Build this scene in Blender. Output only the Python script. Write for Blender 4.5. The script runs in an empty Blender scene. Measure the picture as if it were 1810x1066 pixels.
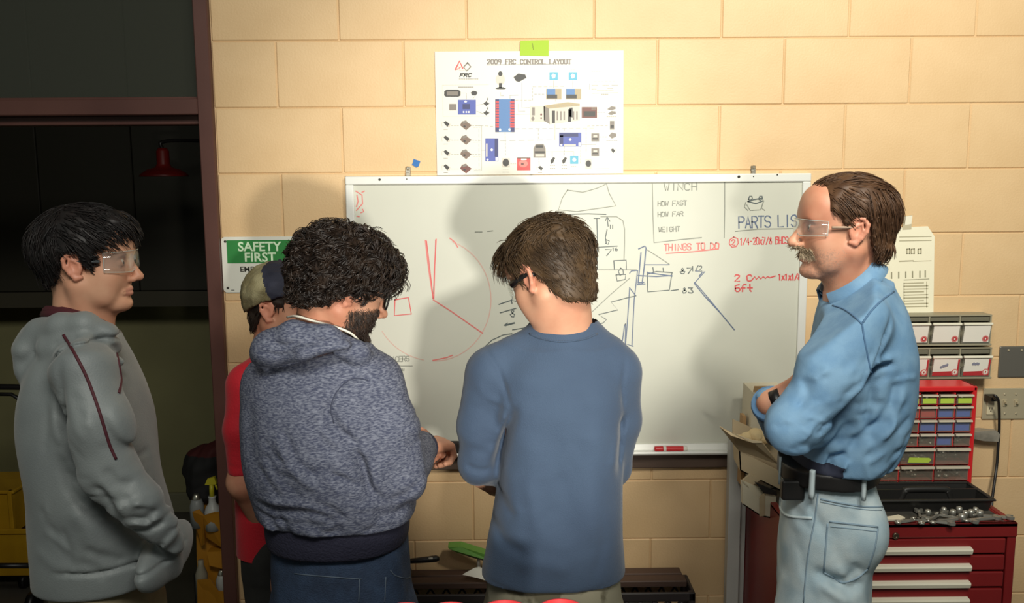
import bpy, bmesh, math, random
import numpy as np
from mathutils import Vector, Matrix
random.seed(7)
rng = np.random.default_rng(7)
SC = bpy.context.scene
COL = SC.collection

# ------------------------------------------------------------------ camera
FPX, PITCH, YAW, ROLL, DIST, EYE = 1596.1, .1361, .0050, -.0072, 2.8832, 1.81
def ray(u, v):
    """direction of the pixel (u, v) of the 1810x1066 photograph, in the room's axes"""
    u = np.asarray(u, float) - 905.; v = np.asarray(v, float) - 533.
    c, s = math.cos(ROLL), math.sin(ROLL); u, v = c*u+s*v, -s*u+c*v
    x, y, z = u, FPX+0*u, -v
    c, s = math.cos(PITCH), math.sin(PITCH); y, z = c*y+s*z, -s*y+c*z
    c, s = math.cos(YAW), math.sin(YAW); x, y = c*x+s*y, -s*x+c*y
    return x, y, z
def at(u, v, Y=0.):
    """point in the room seen at pixel (u, v) in the vertical plane Y"""
    x, y, z = ray(u, v); t = (Y+DIST)/y
    return np.array([float(x*t), float(Y), float(EYE+z*t)])
def px(Y, n=1., v=600):
    """length in metres of n pixels in plane Y"""
    return n*abs(at(906, v, Y)[0]-at(905, v, Y)[0])
cam = bpy.data.cameras.new('camera'); camo = bpy.data.objects.new('camera', cam); COL.objects.link(camo)
cam.sensor_width = 36.; cam.lens = FPX*36/1810; cam.clip_start = .05
f0 = np.array(ray(905, 533)); r0 = np.array(ray(906, 533))-f0; u0 = np.array(ray(905, 532))-f0
camo.matrix_world = Matrix(((r0[0], u0[0], -f0[0]/FPX, 0), (r0[1], u0[1], -f0[1]/FPX, -DIST), (r0[2], u0[2], -f0[2]/FPX, EYE), (0, 0, 0, 1)))
SC.camera = camo

# ------------------------------------------------------------------ light
SC.view_settings.view_transform = 'Standard'; SC.view_settings.look = 'None'
SC.view_settings.gamma = 1.; SC.view_settings.use_curve_mapping = False
SC.view_settings.exposure = -.11
w = bpy.data.worlds.new('world'); SC.world = w; w.use_nodes = True
w.node_tree.nodes['Background'].inputs[0].default_value = (.88, 1., .88, 1)
w.node_tree.nodes['Background'].inputs[1].default_value = .115
def lamp(name, kind, loc, target, energy, color, **kw):
    l = bpy.data.lights.new(name, kind); l.energy = energy; l.color = color
    for k, v in kw.items(): setattr(l, k, v)
    o = bpy.data.objects.new(name, l); COL.objects.link(o); o.location = loc
    o.rotation_euler = (Vector(target)-Vector(loc)).to_track_quat('-Z', 'Y').to_euler()
    return o
lamp('work_lamp', 'SPOT', (.40, -3.30, 1.47), (-.06, 0, 1.58), 265, (1., .96, .86), spot_size=math.radians(34), spot_blend=.75, shadow_soft_size=.07)
lamp('ceiling_and_fill_flood', 'SPOT', (1.0, -2.2, 2.95), (.98, 0, 2.16), 245, (1., .965, .84), spot_size=math.radians(92), spot_blend=1., shadow_soft_size=.16)
lamp('ceiling_and_fill_flood', 'SPOT', (-.35, -2.5, 2.95), (-.80, 0, 1.95), 26, (1., .96, .84), spot_size=math.radians(86), spot_blend=1., shadow_soft_size=.22)  # fill added to brighten the left side, no known fixture there
lamp('overhead_fill', 'AREA', (.1, -2.9, 3.0), (-.1, -.3, 1.25), 46, (1., .98, .90), shape='RECTANGLE', size=1.5, size_y=.5)  # broad unseen fill, added from overhead to brighten the people

# ------------------------------------------------------------------ materials
def rgb(r, g, b):
    f = lambda c: (c/255/12.92 if c <= 10 else ((c/255+.055)/1.055)**2.4)
    return (f(r), f(g), f(b), 1)
MATS = {}
def mat(name, col, rough=.6, col2=None, scale=8., stretch=(1, 1, 1), bump=0., bscale=None, metal=0., spec=.5, contrast=(.35, .65), detail=4., sheen=0., coat=0.):
    if name in MATS: return MATS[name]
    m = bpy.data.materials.new(name); m.use_nodes = True; MATS[name] = m
    nt = m.node_tree; b = nt.nodes['Principled BSDF']
    b.inputs['Base Color'].default_value = col; b.inputs['Roughness'].default_value = rough
    b.inputs['Metallic'].default_value = metal; b.inputs['Specular IOR Level'].default_value = spec
    b.inputs['Sheen Weight'].default_value = sheen; b.inputs['Coat Weight'].default_value = coat
    if col2 is not None or bump:
        tc = nt.nodes.new('ShaderNodeTexCoord'); mp = nt.nodes.new('ShaderNodeMapping'); mp.inputs['Scale'].default_value = stretch
        nt.links.new(tc.outputs['Object'], mp.inputs[0])
    if col2 is not None:
        n = nt.nodes.new('ShaderNodeTexNoise'); n.inputs['Scale'].default_value = scale; n.inputs['Detail'].default_value = detail
        r = nt.nodes.new('ShaderNodeValToRGB'); r.color_ramp.elements[0].position = contrast[0]; r.color_ramp.elements[1].position = contrast[1]
        r.color_ramp.elements[0].color = col; r.color_ramp.elements[1].color = col2
        nt.links.new(mp.outputs[0], n.inputs[0]); nt.links.new(n.outputs[0], r.inputs[0]); nt.links.new(r.outputs[0], b.inputs['Base Color'])
    if bump:
        n = nt.nodes.new('ShaderNodeTexNoise'); n.inputs['Scale'].default_value = bscale or scale; n.inputs['Detail'].default_value = 3
        k = nt.nodes.new('ShaderNodeBump'); k.inputs['Strength'].default_value = bump; k.inputs['Distance'].default_value = .01
        nt.links.new(mp.outputs[0], n.inputs[0]); nt.links.new(n.outputs[0], k.inputs['Height']); nt.links.new(k.outputs[0], b.inputs['Normal'])
    return m
def clear(name, tint=(1, 1, 1, 1), gloss=.12, rough=.03, alpha=0.):
    """thin clear plastic or glass: mostly see-through with a reflection on top"""
    if name in MATS: return MATS[name]
    m = bpy.data.materials.new(name); m.use_nodes = True; MATS[name] = m
    nt = m.node_tree; nt.nodes.clear()
    o = nt.nodes.new('ShaderNodeOutputMaterial'); t = nt.nodes.new('ShaderNodeBsdfTransparent'); g = nt.nodes.new('ShaderNodeBsdfGlossy')
    d = nt.nodes.new('ShaderNodeBsdfDiffuse'); d.inputs[0].default_value = tint
    t.inputs[0].default_value = (*[.86+.14*q for q in tint[:3]], 1); g.inputs['Roughness'].default_value = rough
    m1 = nt.nodes.new('ShaderNodeMixShader'); m1.inputs[0].default_value = gloss
    m2 = nt.nodes.new('ShaderNodeMixShader'); m2.inputs[0].default_value = alpha
    nt.links.new(t.outputs[0], m2.inputs[1]); nt.links.new(d.outputs[0], m2.inputs[2])
    nt.links.new(m2.outputs[0], m1.inputs[1]); nt.links.new(g.outputs[0], m1.inputs[2]); nt.links.new(m1.outputs[0], o.inputs[0])
    return m

# ------------------------------------------------------------------ object helpers
def empty(name, label, cat, loc=(0, 0, 0), group=None, rotz=0.):
    o = bpy.data.objects.new(name, None); COL.objects.link(o); o.location = loc; o.rotation_euler[2] = rotz
    o.empty_display_size = .05
    return tag(o, label, cat, group)
def tag(o, label=None, cat=None, group=None, kind=None):
    if label: o['label'] = label
    if cat: o['category'] = cat
    if group: o['group'] = group
    if kind: o['kind'] = kind
    return o
def link(name, me, m, parent=None, smooth=False):
    o = bpy.data.objects.new(name, me); COL.objects.link(o)
    if m is not None:
        for k in (m if isinstance(m, (list, tuple)) else [m]): me.materials.append(k)
    if parent is not None:
        o.parent = parent                       # vertices are given in room axes; take the parent's place off again
        mw = parent_world(parent)
        o.matrix_parent_inverse = mw.inverted()
    if smooth: me.shade_smooth()
    return o
def parent_world(p):
    m = Matrix.LocRotScale(p.location, p.rotation_euler, p.scale)
    if p.parent is not None: m = parent_world(p.parent) @ p.matrix_parent_inverse @ m
    return m
class MB:
    """collects boxes, tubes, prisms ... and links them as one mesh"""
    def __init__(s): s.bm = bmesh.new()
    def box(s, lo, hi, bevel=0., seg=1, mi=0):
        lo = np.minimum(lo, hi)*1.0 if False else np.array(lo, float); hi = np.array(hi, float)
        a, b = np.minimum(lo, hi), np.maximum(lo, hi)
        r = bmesh.ops.create_cube(s.bm, size=1., matrix=Matrix.Translation(Vector((a+b)/2)) @ Matrix.Diagonal((*(b-a), 1)))
        fs = {f for v in r['verts'] for f in v.link_faces}
        for f in fs: f.material_index = mi
        if bevel:
            es = {e for v in r['verts'] for e in v.link_edges}
            bmesh.ops.bevel(s.bm, geom=list(es), offset=bevel, segments=seg, affect='EDGES', profile=.5)
        return s
    def hexa(s, bot, top, mi=0):
        """solid between two quads (four points each, same order)"""
        b = [s.bm.verts.new(p) for p in bot]; t = [s.bm.verts.new(p) for p in top]
        fs = [s.bm.faces.new(b[::-1]), s.bm.faces.new(t)]
        for i in range(len(b)):
            j = (i+1) % len(b); fs.append(s.bm.faces.new((b[i], b[j], t[j], t[i])))
        for f in fs: f.material_index = mi
        return s
    def prism(s, pts, off, mi=0):
        """polygon pts (3-D) swept by the vector off"""
        return s.hexa(pts, [np.array(p)+np.array(off) for p in pts], mi)
    def tube(s, pts, r, n=8, cap=True, mi=0):
        pts = [np.array(p, float) for p in pts]; rs = r if isinstance(r, (list, tuple, np.ndarray)) else [r]*len(pts)
        rings = []; up = None
        for i, p in enumerate(pts):
            t = pts[min(i+1, len(pts)-1)]-pts[max(i-1, 0)]; t = t/(np.linalg.norm(t)+1e-9)
            if up is None: up = np.array([0, 0, 1.]) if abs(t[2]) < .9 else np.array([1., 0, 0])
            a = np.cross(up, t); a /= np.linalg.norm(a)+1e-9; up = np.cross(t, a)
            rings.append([s.bm.verts.new(p+rs[i]*(math.cos(2*math.pi*k/n)*a+math.sin(2*math.pi*k/n)*up)) for k in range(n)])
        for A, B in zip(rings, rings[1:]):
            for k in range(n):
                f = s.bm.faces.new((A[k], A[(k+1) % n], B[(k+1) % n], B[k])); f.smooth = True; f.material_index = mi
        if cap:
            for R, fl in ((rings[0], 1), (rings[-1], 0)):
                f = s.bm.faces.new(R[::-1] if fl else R); f.material_index = mi
        return s
    def lathe(s, c, prof, n=20, axis='z', mi=0, closed=False):
        """profile [(r, h)] turned about an axis through c"""
        c = np.array(c, float); rings = []
        for r, h in prof:
            R = []
            for k in range(n):
                a = 2*math.pi*k/n; q = {'z': (r*math.cos(a), r*math.sin(a), h), 'y': (r*math.cos(a), h, r*math.sin(a)), 'x': (h, r*math.cos(a), r*math.sin(a))}[axis]
                R.append(s.bm.verts.new(c+np.array(q)))
            rings.append(R)
        for A, B in zip(rings, rings[1:]):
            for k in range(n):
                f = s.bm.faces.new((A[k], A[(k+1) % n], B[(k+1) % n], B[k])); f.smooth = True; f.material_index = mi
        for R, fl in ((rings[0], 1), (rings[-1], 0)):
            if not closed: f = s.bm.faces.new(R[::-1] if fl else R); f.material_index = mi
        return s
    def ball(s, c, r, n=10, mi=0):
        c = np.array(c, float); rad = np.array(r)*np.ones(3)
        x = bmesh.ops.create_uvsphere(s.bm, u_segments=n+2, v_segments=n, radius=1., matrix=Matrix.Translation(Vector(c)) @ Matrix.Diagonal((*rad, 1)))
        for v in x['verts']:
            for f in v.link_faces: f.smooth = True; f.material_index = mi
        return s
    def ribbon(s, pts, wd, n=(0, -1, 0), th=0., mi=0):
        """flat stroke through points lying in a plane with normal n"""
        pts = [np.array(p, float) for p in pts]; n = np.array(n, float); L = []
        for i, p in enumerate(pts):
            t = pts[min(i+1, len(pts)-1)]-pts[max(i-1, 0)]; t = t/(np.linalg.norm(t)+1e-9)
            a = np.cross(n, t); a /= np.linalg.norm(a)+1e-9
            ww = wd[i] if isinstance(wd, (list, tuple)) else wd
            if i == 0: p = p-t*ww*.4
            if i == len(pts)-1: p = p+t*ww*.4
            L.append((s.bm.verts.new(p-a*ww/2), s.bm.verts.new(p+a*ww/2)))
        for A, B in zip(L, L[1:]):
            f = s.bm.faces.new((A[0], A[1], B[1], B[0])); f.material_index = mi
        return s
    def poly(s, pts, mi=0):
        f = s.bm.faces.new([s.bm.verts.new(p) for p in pts]); f.material_index = mi; return s
    def fix(s):
        bmesh.ops.recalc_face_normals(s.bm, faces=s.bm.faces); return s
    def build(s, name, m, parent=None, smooth=False, recalc=True):
        if recalc: bmesh.ops.recalc_face_normals(s.bm, faces=s.bm.faces)
        me = bpy.data.meshes.new(name); s.bm.to_mesh(me); s.bm.free()
        return link(name, me, m, parent, smooth)
def dup(o, parent=None, delta=(0, 0, 0)):
    c = o.copy(); COL.objects.link(c)
    if parent is not None: c.parent = parent
    else: c.location = Vector(o.location)+Vector(delta)
    for ch in list(o.children): dup(ch, c)
    return c
def struct(o): o['kind'] = 'structure'; return o
def smoothline(pts, n=6):
    """Catmull-Rom through the points"""
    P = [np.array(p, float) for p in pts]; P = [2*P[0]-P[1]]+P+[2*P[-1]-P[-2]]; out = []
    for i in range(1, len(P)-2):
        for k in range(n):
            t = k/n; a, b, c, d = P[i-1:i+3]
            out.append(.5*((2*b)+(c-a)*t+(2*a-5*b+4*c-d)*t*t+(3*b-a-3*c+d)*t**3))
    return out+[P[-2]]
def text_mesh(body, size, loc, name, m, parent, spacing=1., xs=1., bold=0., align='LEFT'):
    """flat lettering standing in a wall plane, facing the room (-Y)"""
    cu = bpy.data.curves.new('lettering', 'FONT'); cu.body = body; cu.size = size; cu.space_character = spacing; cu.offset = bold; cu.align_x = align
    cu.resolution_u = 3
    t = bpy.data.objects.new('lettering', cu); COL.objects.link(t)
    dg = bpy.context.evaluated_depsgraph_get(); me = bpy.data.meshes.new_from_object(t.evaluated_get(dg))
    bpy.data.objects.remove(t)
    me.materials.clear()
    loc = np.array(loc, float)
    for v in me.vertices: v.co = Vector((loc[0]+v.co.x*xs, loc[1], loc[2]+v.co.y))
    return link(name, me, m, parent)

def rect(u0, v0, u1, v1, Y):
    """x0, x1, z0, z1 of the pixel rectangle in plane Y"""
    um, vm = (u0+u1)/2, (v0+v1)/2
    return at(u0, vm, Y)[0], at(u1, vm, Y)[0], at(um, v1, Y)[2], at(um, v0, Y)[2]

# ================================================================== SETTING
M_wall = mat('painted_block', rgb(224, 191, 146), .55, rgb(217, 183, 137), 5., bump=.10, bscale=160.)
M_joint = mat('painted_joint', rgb(214, 181, 137), .6)
M_brown = mat('brown_enamel', rgb(96, 62, 54), .45, rgb(84, 52, 46), 3.)
M_concrete = mat('sealed_concrete', rgb(96, 90, 82), .5, rgb(76, 72, 66), 3.)
M_olive = mat('olive_wall_paint', rgb(146, 142, 100), .7, rgb(132, 128, 90), 2.)
M_dark = mat('dark_wood', rgb(40, 36, 30), .6)
XJ, XL = -.912, -.957                     # door jamb, outer and inner edge
ROW, BLK, BX0 = .2032, .3952, -.5153
XR = 2.5
b = MB(); b.box((XJ-.02, .004, 0), (XR, .2, 2.85)); wall = struct(b.build('wall_back', M_joint))
# concrete blocks, one object each; alike blocks share a mesh
block_mesh = {}
def block(x0, x1, r):
    key = round(x1-x0, 3)
    if key not in block_mesh:
        m = MB(); m.box((-key/2+.0012, 0, -ROW/2+.0007), (key/2-.0012, .03, ROW/2-.0007), .0034)
        bmesh.ops.recalc_face_normals(m.bm, faces=m.bm.faces)
        me = bpy.data.meshes.new('block'); m.bm.to_mesh(me); m.bm.free(); me.materials.append(M_wall); block_mesh[key] = me
    o = bpy.data.objects.new('block', block_mesh[key]); COL.objects.link(o); o.parent = wall
    o.location = ((x0+x1)/2, random.uniform(-.0006, .0006), (r+.5)*ROW)
for r in range(14):
    off = 0. if r % 2 else .5
    k = -4
    while True:
        x0 = BX0+BLK*(k+off); x1 = x0+BLK; k += 1
        if x0 >= XR: break
        a, c = max(x0, XJ), min(x1, XR)
        if c-a > .02: block(a, c, r)
b = MB(); b.box((-3.3, -3.9, -.1), (XR+.1, 2.1, 0)); struct(b.build('floor', M_concrete))
# the dark store room behind the doorway
b = MB(); b.box((-3.4, 1.91, 0), (XJ+1.2, 2.05, 2.85)); struct(b.build('wall_storeroom_rear', M_olive))
b = MB(); b.box((-3.4, .12, 0), (-3.25, 1.91, 2.85)); struct(b.build('wall_storeroom_left', M_olive))
b = MB(); b.box((.1, .2, 0), (.2, 1.91, 2.85)); struct(b.build('wall_storeroom_right', M_olive))
b = MB(); b.box((-3.4, .0, 2.85), (XR, 2.05, 2.95)); struct(b.build('ceiling', mat('ceiling_board', rgb(90, 88, 80), .8)))
b = MB(); b.box((-3.25, 1.885, 0), (.1, 1.91, .11), .004); struct(b.build('baseboard_storeroom', mat('old_baseboard', rgb(128, 126, 100), .6)))
b = MB(); b.box((-3.3, 0, 0), (-2.05, .2, 2.85)); struct(b.build('wall_left', M_wall))
# doorway: steel frame with a glazed transom above the header
door = MB(); door.box((XL, -.022, 0), (XJ, .16, 2.85), .003); dj = struct(door.build('door_1', M_brown))
m = MB(); m.box((XL-.014, .03, 0), (XL, .12, 2.012), .002); m.build('door_stop', M_brown, dj)
m = MB(); m.box((-2.05, -.022, 0), (-2.005, .16, 2.85), .003); m.build('jamb', M_brown, dj)
m = MB(); m.box((-2.005, -.022, 2.012), (XL, .16, 2.061), .003); m.build('header', M_brown, dj)
m = MB(); m.box((-2.005, .03, 1.985), (XL-.014, .12, 2.012), .002); m.build('head_stop', M_brown, dj)
m = MB(); m.box((XL-.013, .02, 2.061), (XL, .07, 2.85), .002); m.box((-2.005, .02, 2.061), (XL-.013, .07, 2.070), .002); m.build('glazing_bead', M_brown, dj)
m = MB(); m.box((-2.0, .04, 2.066), (XL-.004, .046, 2.84)); m.build('transom_pane', clear('transom_glass', rgb(110, 112, 96), .05, .12, .14), dj)
for v0, v1 in ((288, 302), (318, 332)):
    x0, x1, z0, z1 = rect(355, v0, 361, v1, -.02)
    m = MB(); m.box((XL-.004, .0, z0), (XL+.004, .03, z1), .001); m.build('strike_plate', mat('worn_steel', rgb(150, 140, 125), .35, metal=.8), dj)
# wooden rail on the wall under the board
x0, x1, z0, z1 = rect(700, 806, 1287, 829, -.02)
b = MB(); b.box((x0-.1, -.022, z0), (x1, .002, z1+.004), .003); struct(b.build('trim_1', mat('rail_wood', rgb(88, 70, 58), .6, rgb(74, 58, 48), 6., (.3, 1, 4))))

# ================================================================== WHITEBOARD
M_alu = mat('brushed_aluminium', rgb(226, 226, 220), .38, metal=.15)
M_board = mat('white_board_enamel', rgb(200, 200, 187), .42, rgb(195, 195, 182), 3., spec=.4)
BX = (-.507, .9595); BZ = (.917, 1.818); YB = -.012
wb = empty('whiteboard', 'large white marker board in a pale aluminium frame covered in hand drawings', 'whiteboard', ((BX[0]+BX[1])/2, 0, BZ[0]))
m = MB(); m.box((BX[0]+.006, YB, BZ[0]+.006), (BX[1]-.006, -.001, BZ[1]-.006)); m.build('writing_surface', M_board, wb)
FW = .026
for nm, lo, hi in (('frame_rail', (BX[0], -.021, BZ[1]-FW), (BX[1], -.001, BZ[1])),
                   ('frame_rail', (BX[0], -.021, BZ[0]), (BX[0]+FW, -.001, BZ[1]-FW)), ('frame_rail', (BX[1]-FW, -.021, BZ[0]), (BX[1], -.001, BZ[1]-FW))):
    m = MB(); m.box(lo, hi, .003, 2); m.build(nm, M_alu, wb)
m = MB()
prof = [(-.001, 0), (-.058, 0), (-.062, .006), (-.060, .012), (-.055, .008), (-.026, .008), (-.021, .026), (-.001, .026)]
m.prism([(BX[0], y, BZ[0]+z) for y, z in prof], (BX[1]-BX[0], 0, 0)); m.build('pen_tray', M_alu, wb)
def ink_point(u, v): return at(u, v, YB-.0007)
INK = {}
def ink(col, width, *lines):
    INK.setdefault(col, [])
    for l in lines: INK[col].append((width, l))
# small alphabet of single strokes on a 4 x 6 grid, for handwriting
GL = {'A': ['06 20 46', '14 34'], 'B': ['00 06', '00 30 41 32 02', '32 44 36 06'], 'C': ['41 30 10 01 05 16 36 45'], 'D': ['00 06 26 44 42 20 00'], 'E': ['40 00 06 46', '03 33'], 'F': ['40 00 06', '03 33'],
      'G': ['41 30 10 01 05 16 36 45 43 23'], 'H': ['00 06', '40 46', '03 43'], 'I': ['20 26'], 'K': ['00 06', '40 03 46'], 'L': ['00 06 46'], 'M': ['06 00 23 40 46'], 'N': ['06 00 46 40'], 'O': ['10 01 05 16 36 45 41 30 10'],
      'P': ['06 00 30 41 42 33 03'], 'R': ['06 00 30 41 42 33 03', '23 46'], 'S': ['41 30 10 01 02 13 33 44 45 36 16 05'], 'T': ['00 40', '20 26'], 'U': ['00 05 16 36 45 40'], 'W': ['00 16 22 36 40'], 'X': ['00 46', '40 06'], 'Y': ['00 23 40', '23 26'], 'V': ['00 26 40'],
      '0': ['10 01 05 16 36 45 41 30 10'], '1': ['11 20 26'], '2': ['01 10 30 41 42 06 46'], '3': ['00 40 22 33 44 45 36 16 05'], '4': ['36 30 04 44'], '5': ['40 00 02 32 43 45 36 06'], '6': ['30 01 05 16 36 45 44 33 13 04'], '7': ['00 40 16'],
      '8': ['23 11 20 31 23 04 16 36 44 23'], '9': ['43 13 02 01 10 30 41 43 36'], '/': ['40 06'], '-': ['13 33'], '"': ['10 12', '30 32'], 'x': ['12 46', '42 06'], 'c': ['43 22 04 16 36 45'], 'f': ['40 20 11 16', '03 33'], 't': ['20 25 36', '03 43'], '.': ['26 26']}
def write(col, width, s, u, v, w, h, slope=0., gap=1.35):
    for i, ch in enumerate(s):
        if ch == ' ': continue
        for st in GL[ch]:
            ink(col, width, [(u+i*w*gap+w*int(q[0])/4+random.uniform(-.4, .4), v+slope*i*w*gap+h*int(q[1])/6+random.uniform(-.4, .4)) for q in st.split()])
K, KF, R, RF, B_ = 'black', 'faint', 'red', 'faint_red', 'blue'
write(KF, 1.8, 'WINCH', 1174, 325, 9, 12, -.02); write(KF, 1.6, 'HOW FAST', 1163, 356, 5.2, 8, -.03, 1.25); write(KF, 1.6, 'HOW FAR', 1163, 375, 5.2, 8, -.03, 1.25); write(KF, 1.6, 'WEIGHT', 1164, 402, 5, 8, -.04, 1.3)
ink(KF, 1.6, [(1153, 325), (1154, 380), (1156, 429), (1200, 424), (1240, 420)], [(1281, 322), (1281, 370), (1280, 420)])
write(RF, 2., 'THINGS TO DO', 1174, 432, 6.4, 11, -.03, 1.28); ink(RF, 2., [(1178, 448), (1225, 445), (1270, 440)])
write(B_, 2.4, 'PARTS LIST', 1306, 383, 9.5, 20, -.03, 1.22); ink(KF, 1.5, [(1300, 409), (1340, 405), (1402, 404)])
write(R, 2., '2', 1294, 424, 5, 9); ink(R, 1.8, [(1297, 419), (1290, 424), (1289, 431), (1294, 437), (1301, 436), (1305, 430), (1304, 422), (1297, 419)])
write(R, 1.9, '1/4-20x7/8 BHCS', 1308, 421, 4.6, 12, -.03, 1.25)
write(R, 2.5, '2 C', 1299, 486, 8, 11, 0, 1.35); ink(R, 2.4, [(1330, 494), (1334, 489), (1337, 494), (1341, 489), (1345, 493), (1349, 489), (1353, 492), (1357, 489), (1361, 491), (1370, 488)])
write(R, 2.4, '1x1x1/8', 1376, 484, 4.6, 11, 0, 1.25); write(R, 2.5, '6ft', 1300, 503, 8, 12, 0, 1.35)
for c in (1326, 1344): ink(K, 2., [(c-3, 352), (c-1, 347), (c+3, 347), (c+4, 351), (c, 354), (c-3, 352)])
ink(K, 2.2, [(1322, 356), (1332, 353), (1348, 350), (1349, 355), (1336, 360), (1322, 356)]); ink(KF, 1.5, [(1320, 362), (1326, 372), (1344, 371), (1348, 360)], [(1318, 358), (1316, 366), (1322, 372)], [(1350, 355), (1346, 368), (1352, 372)])
# sketch at the top: sagging cloth shape, dimension lines
ink(KF, 1.5, [(1003, 336), (1030, 340), (1055, 333), (1072, 325), (1077, 342), (1089, 364), (1060, 368), (1020, 374), (987, 371), (994, 350), (1003, 336)])
ink(K, 1.8, [(1002, 385), (1002, 379), (1040, 378), (1071, 379)]); ink(KF, 1.5, [(1002, 385), (1001, 400)])
ink(K, 1.7, [(1055, 387), (1056, 430), (1056, 477)], [(1050, 386), (1060, 386)], [(1073, 384), (1075, 400)], [(1070, 390), (1073, 383), (1078, 391)], [(1079, 398), (1079, 404)], [(1083, 398), (1083, 404)], [(1073, 406), (1070, 420), (1072, 431)], [(1072, 424), (1077, 426), (1075, 432), (1070, 430)])
ink(KF, 1.5, [(1062, 383), (1090, 383), (1101, 390), (1104, 405), (1104, 430), (1103, 460)])
ink(K, 1.6, [(1034, 424), (1046, 421), (1045, 430), (1035, 432)], [(1034, 438), (1060, 437), (1091, 435)]); write(K, 1.9, '7', 1070, 441, 11, 11); write(K, 1.4, '16', 1082, 438, 4, 5)
ink(K, 1.7, [(1085, 461), (1107, 460), (1107, 476)], [(1085, 461), (1086, 477)], [(1089, 486), (1106, 485), (1105, 494), (1091, 497), (1089, 486)], [(1097, 474), (1093, 480), (1096, 487), (1102, 484), (1101, 476), (1097, 474)])
ink(B_, 2.2, [(1129, 440), (1140, 435), (1142, 438), (1139, 470), (1135, 502)], [(1133, 447), (1128, 500)], [(1127, 503), (1140, 502)], [(1129, 500), (1138, 499)])
ink(B_, 1.8, [(1113, 483), (1116, 479), (1127, 478)], [(1127, 478), (1121, 530), (1117, 612)], [(1113, 508), (1111, 540), (1106, 608), (1119, 612)], [(1113, 509), (1124, 523)], [(1104, 575), (1106, 572), (1105, 612)], [(1104, 575), (1099, 612)])
ink(K, 1.7, [(1124, 523), (1107, 527), (1080, 534), (1092, 548), (1058, 556), (1072, 565), (1066, 571), (1040, 577)])
ink(KF, 1.3, [(1113, 492), (1080, 520), (1035, 562)], [(1020, 477), (1080, 477), (1125, 477)])
ink(B_, 1.6, [(1139, 468), (1183, 468)]); ink(KF, 1.3, [(1143, 441), (1165, 455), (1183, 467)])
ink(K, 1.8, [(1144, 481), (1145, 516), (1183, 513), (1188, 482)], [(1144, 485), (1160, 480), (1188, 482)], [(1154, 473), (1155, 480)], [(1172, 474), (1173, 481)]); ink(B_, 2., [(1128, 487), (1160, 489), (1187, 487)], [(1144, 482), (1188, 488)])
write(K, 2., '87', 1202, 474, 9, 10); write(K, 1.5, '1/2', 1222, 470, 5, 9); ink(K, 1.8, [(1186, 514), (1199, 512)]); write(K, 2., '83', 1206, 509, 8, 9)
ink(B_, 2., [(1230, 479), (1246, 480), (1227, 501), (1245, 523), (1275, 555), (1298, 583)], [(1236, 488), (1241, 482)]); ink(B_, 1.6, [(1228, 499), (1247, 521), (1272, 551)])
# the big circle, clock hands, small square
circ = [(862+20*0, 500)]
ink(RF, 2.2, [(752, 425), (757, 470), (765, 528), (768, 475), (771, 423)], [(766, 530), (800, 552), (853, 589)]); ink(R, 1.5, [(754, 426), (766, 528)], [(770, 424), (767, 528)])
ink(R, 2.2, [(698, 530), (722, 526), (727, 555), (697, 558), (698, 530)])
cpt = [(768+100*math.cos(a), 530+108*math.sin(a)) for a in np.linspace(-1.25, 1.6, 26)]; ink('pale_red', 1.8, cpt[:]); ink(RF, 2., [(795, 421), (804, 428), (809, 437)], [(765, 637), (790, 632), (800, 628)])
ink('pale_red', 1.5, [(768+108*math.cos(a), 530+108*math.sin(a)) for a in np.linspace(1.75, 2.6, 10)])
ink(KF, 1.6, [(840, 410), (852, 410)], [(862, 409), (871, 408)])
ink(K, 1.9, [(882, 538), (906, 530)], [(884, 553), (912, 545)], [(904, 530), (905, 536)]); write(K, 1.8, '8', 902, 548, 8, 12); ink(K, 3., [(893, 575), (909, 571)]); ink(K, 1.5, [(891, 575), (897, 571)])
ink(K, 1.7, [(858, 612), (870, 601), (890, 592), (905, 590)], [(906, 583), (925, 580), (940, 574)], [(828, 653), (834, 655)], [(893, 470), (897, 470)], [(893, 492), (899, 492)])
write(KF, 1.7, 'R SPACERS', 668, 632, 5, 9, -.05, 1.25); ink(KF, 1.5, [(670, 648), (700, 647), (729, 647)]); write(KF, 1.7, '1/2"', 690, 652, 5, 11); ink(KF, 1.6, [(694, 674), (697, 671), (709, 671)])
ink(RF, 2., [(629, 338), (640, 345), (641, 360), (630, 372)], [(640, 340), (644, 338)], [(641, 370), (643, 374), (638, 376)], [(631, 345), (633, 356), (630, 365)], [(631, 382), (635, 383)])
ICOL = {K: rgb(84, 92, 92), KF: rgb(132, 134, 124), R: rgb(206, 84, 84), RF: rgb(214, 118, 112), 'pale_red': rgb(205, 168, 156), B_: rgb(92, 104, 128)}
for c, ls in INK.items():
    m = MB()
    for k, (wd, l) in enumerate(ls):
        P = [ink_point(*p)-np.array((0, 6e-6*(k % 60), 0)) for p in l]
        m.ribbon(P, wd*.00178)
    o = m.build('marker_drawing', mat('ink_'+c, ICOL[c], .5), wb, recalc=False); o['kind'] = 'stuff'; o['label'] = {K: 'black marker sketches', KF: 'faded black handwriting', R: 'bright red marker notes', RF: 'faded red marker lines', 'pale_red': 'half wiped red circle', B_: 'blue marker sketches'}[c]
m = MB()
for u, v, r in ((671, 317.5, .004), (1306, 312.5, .0045), (719, 316.5, .002), (1332, 312, .002), (1374, 309, .0025)):
    p = at(u, v, -.0215); m.lathe(p, [(r, 0), (r, -.001), (r*.6, -.002)], 8, 'y')
m.build('frame_screw', mat('dark_screw', rgb(60, 58, 54), .4, metal=.6), wb)['kind'] = 'stuff'
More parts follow.
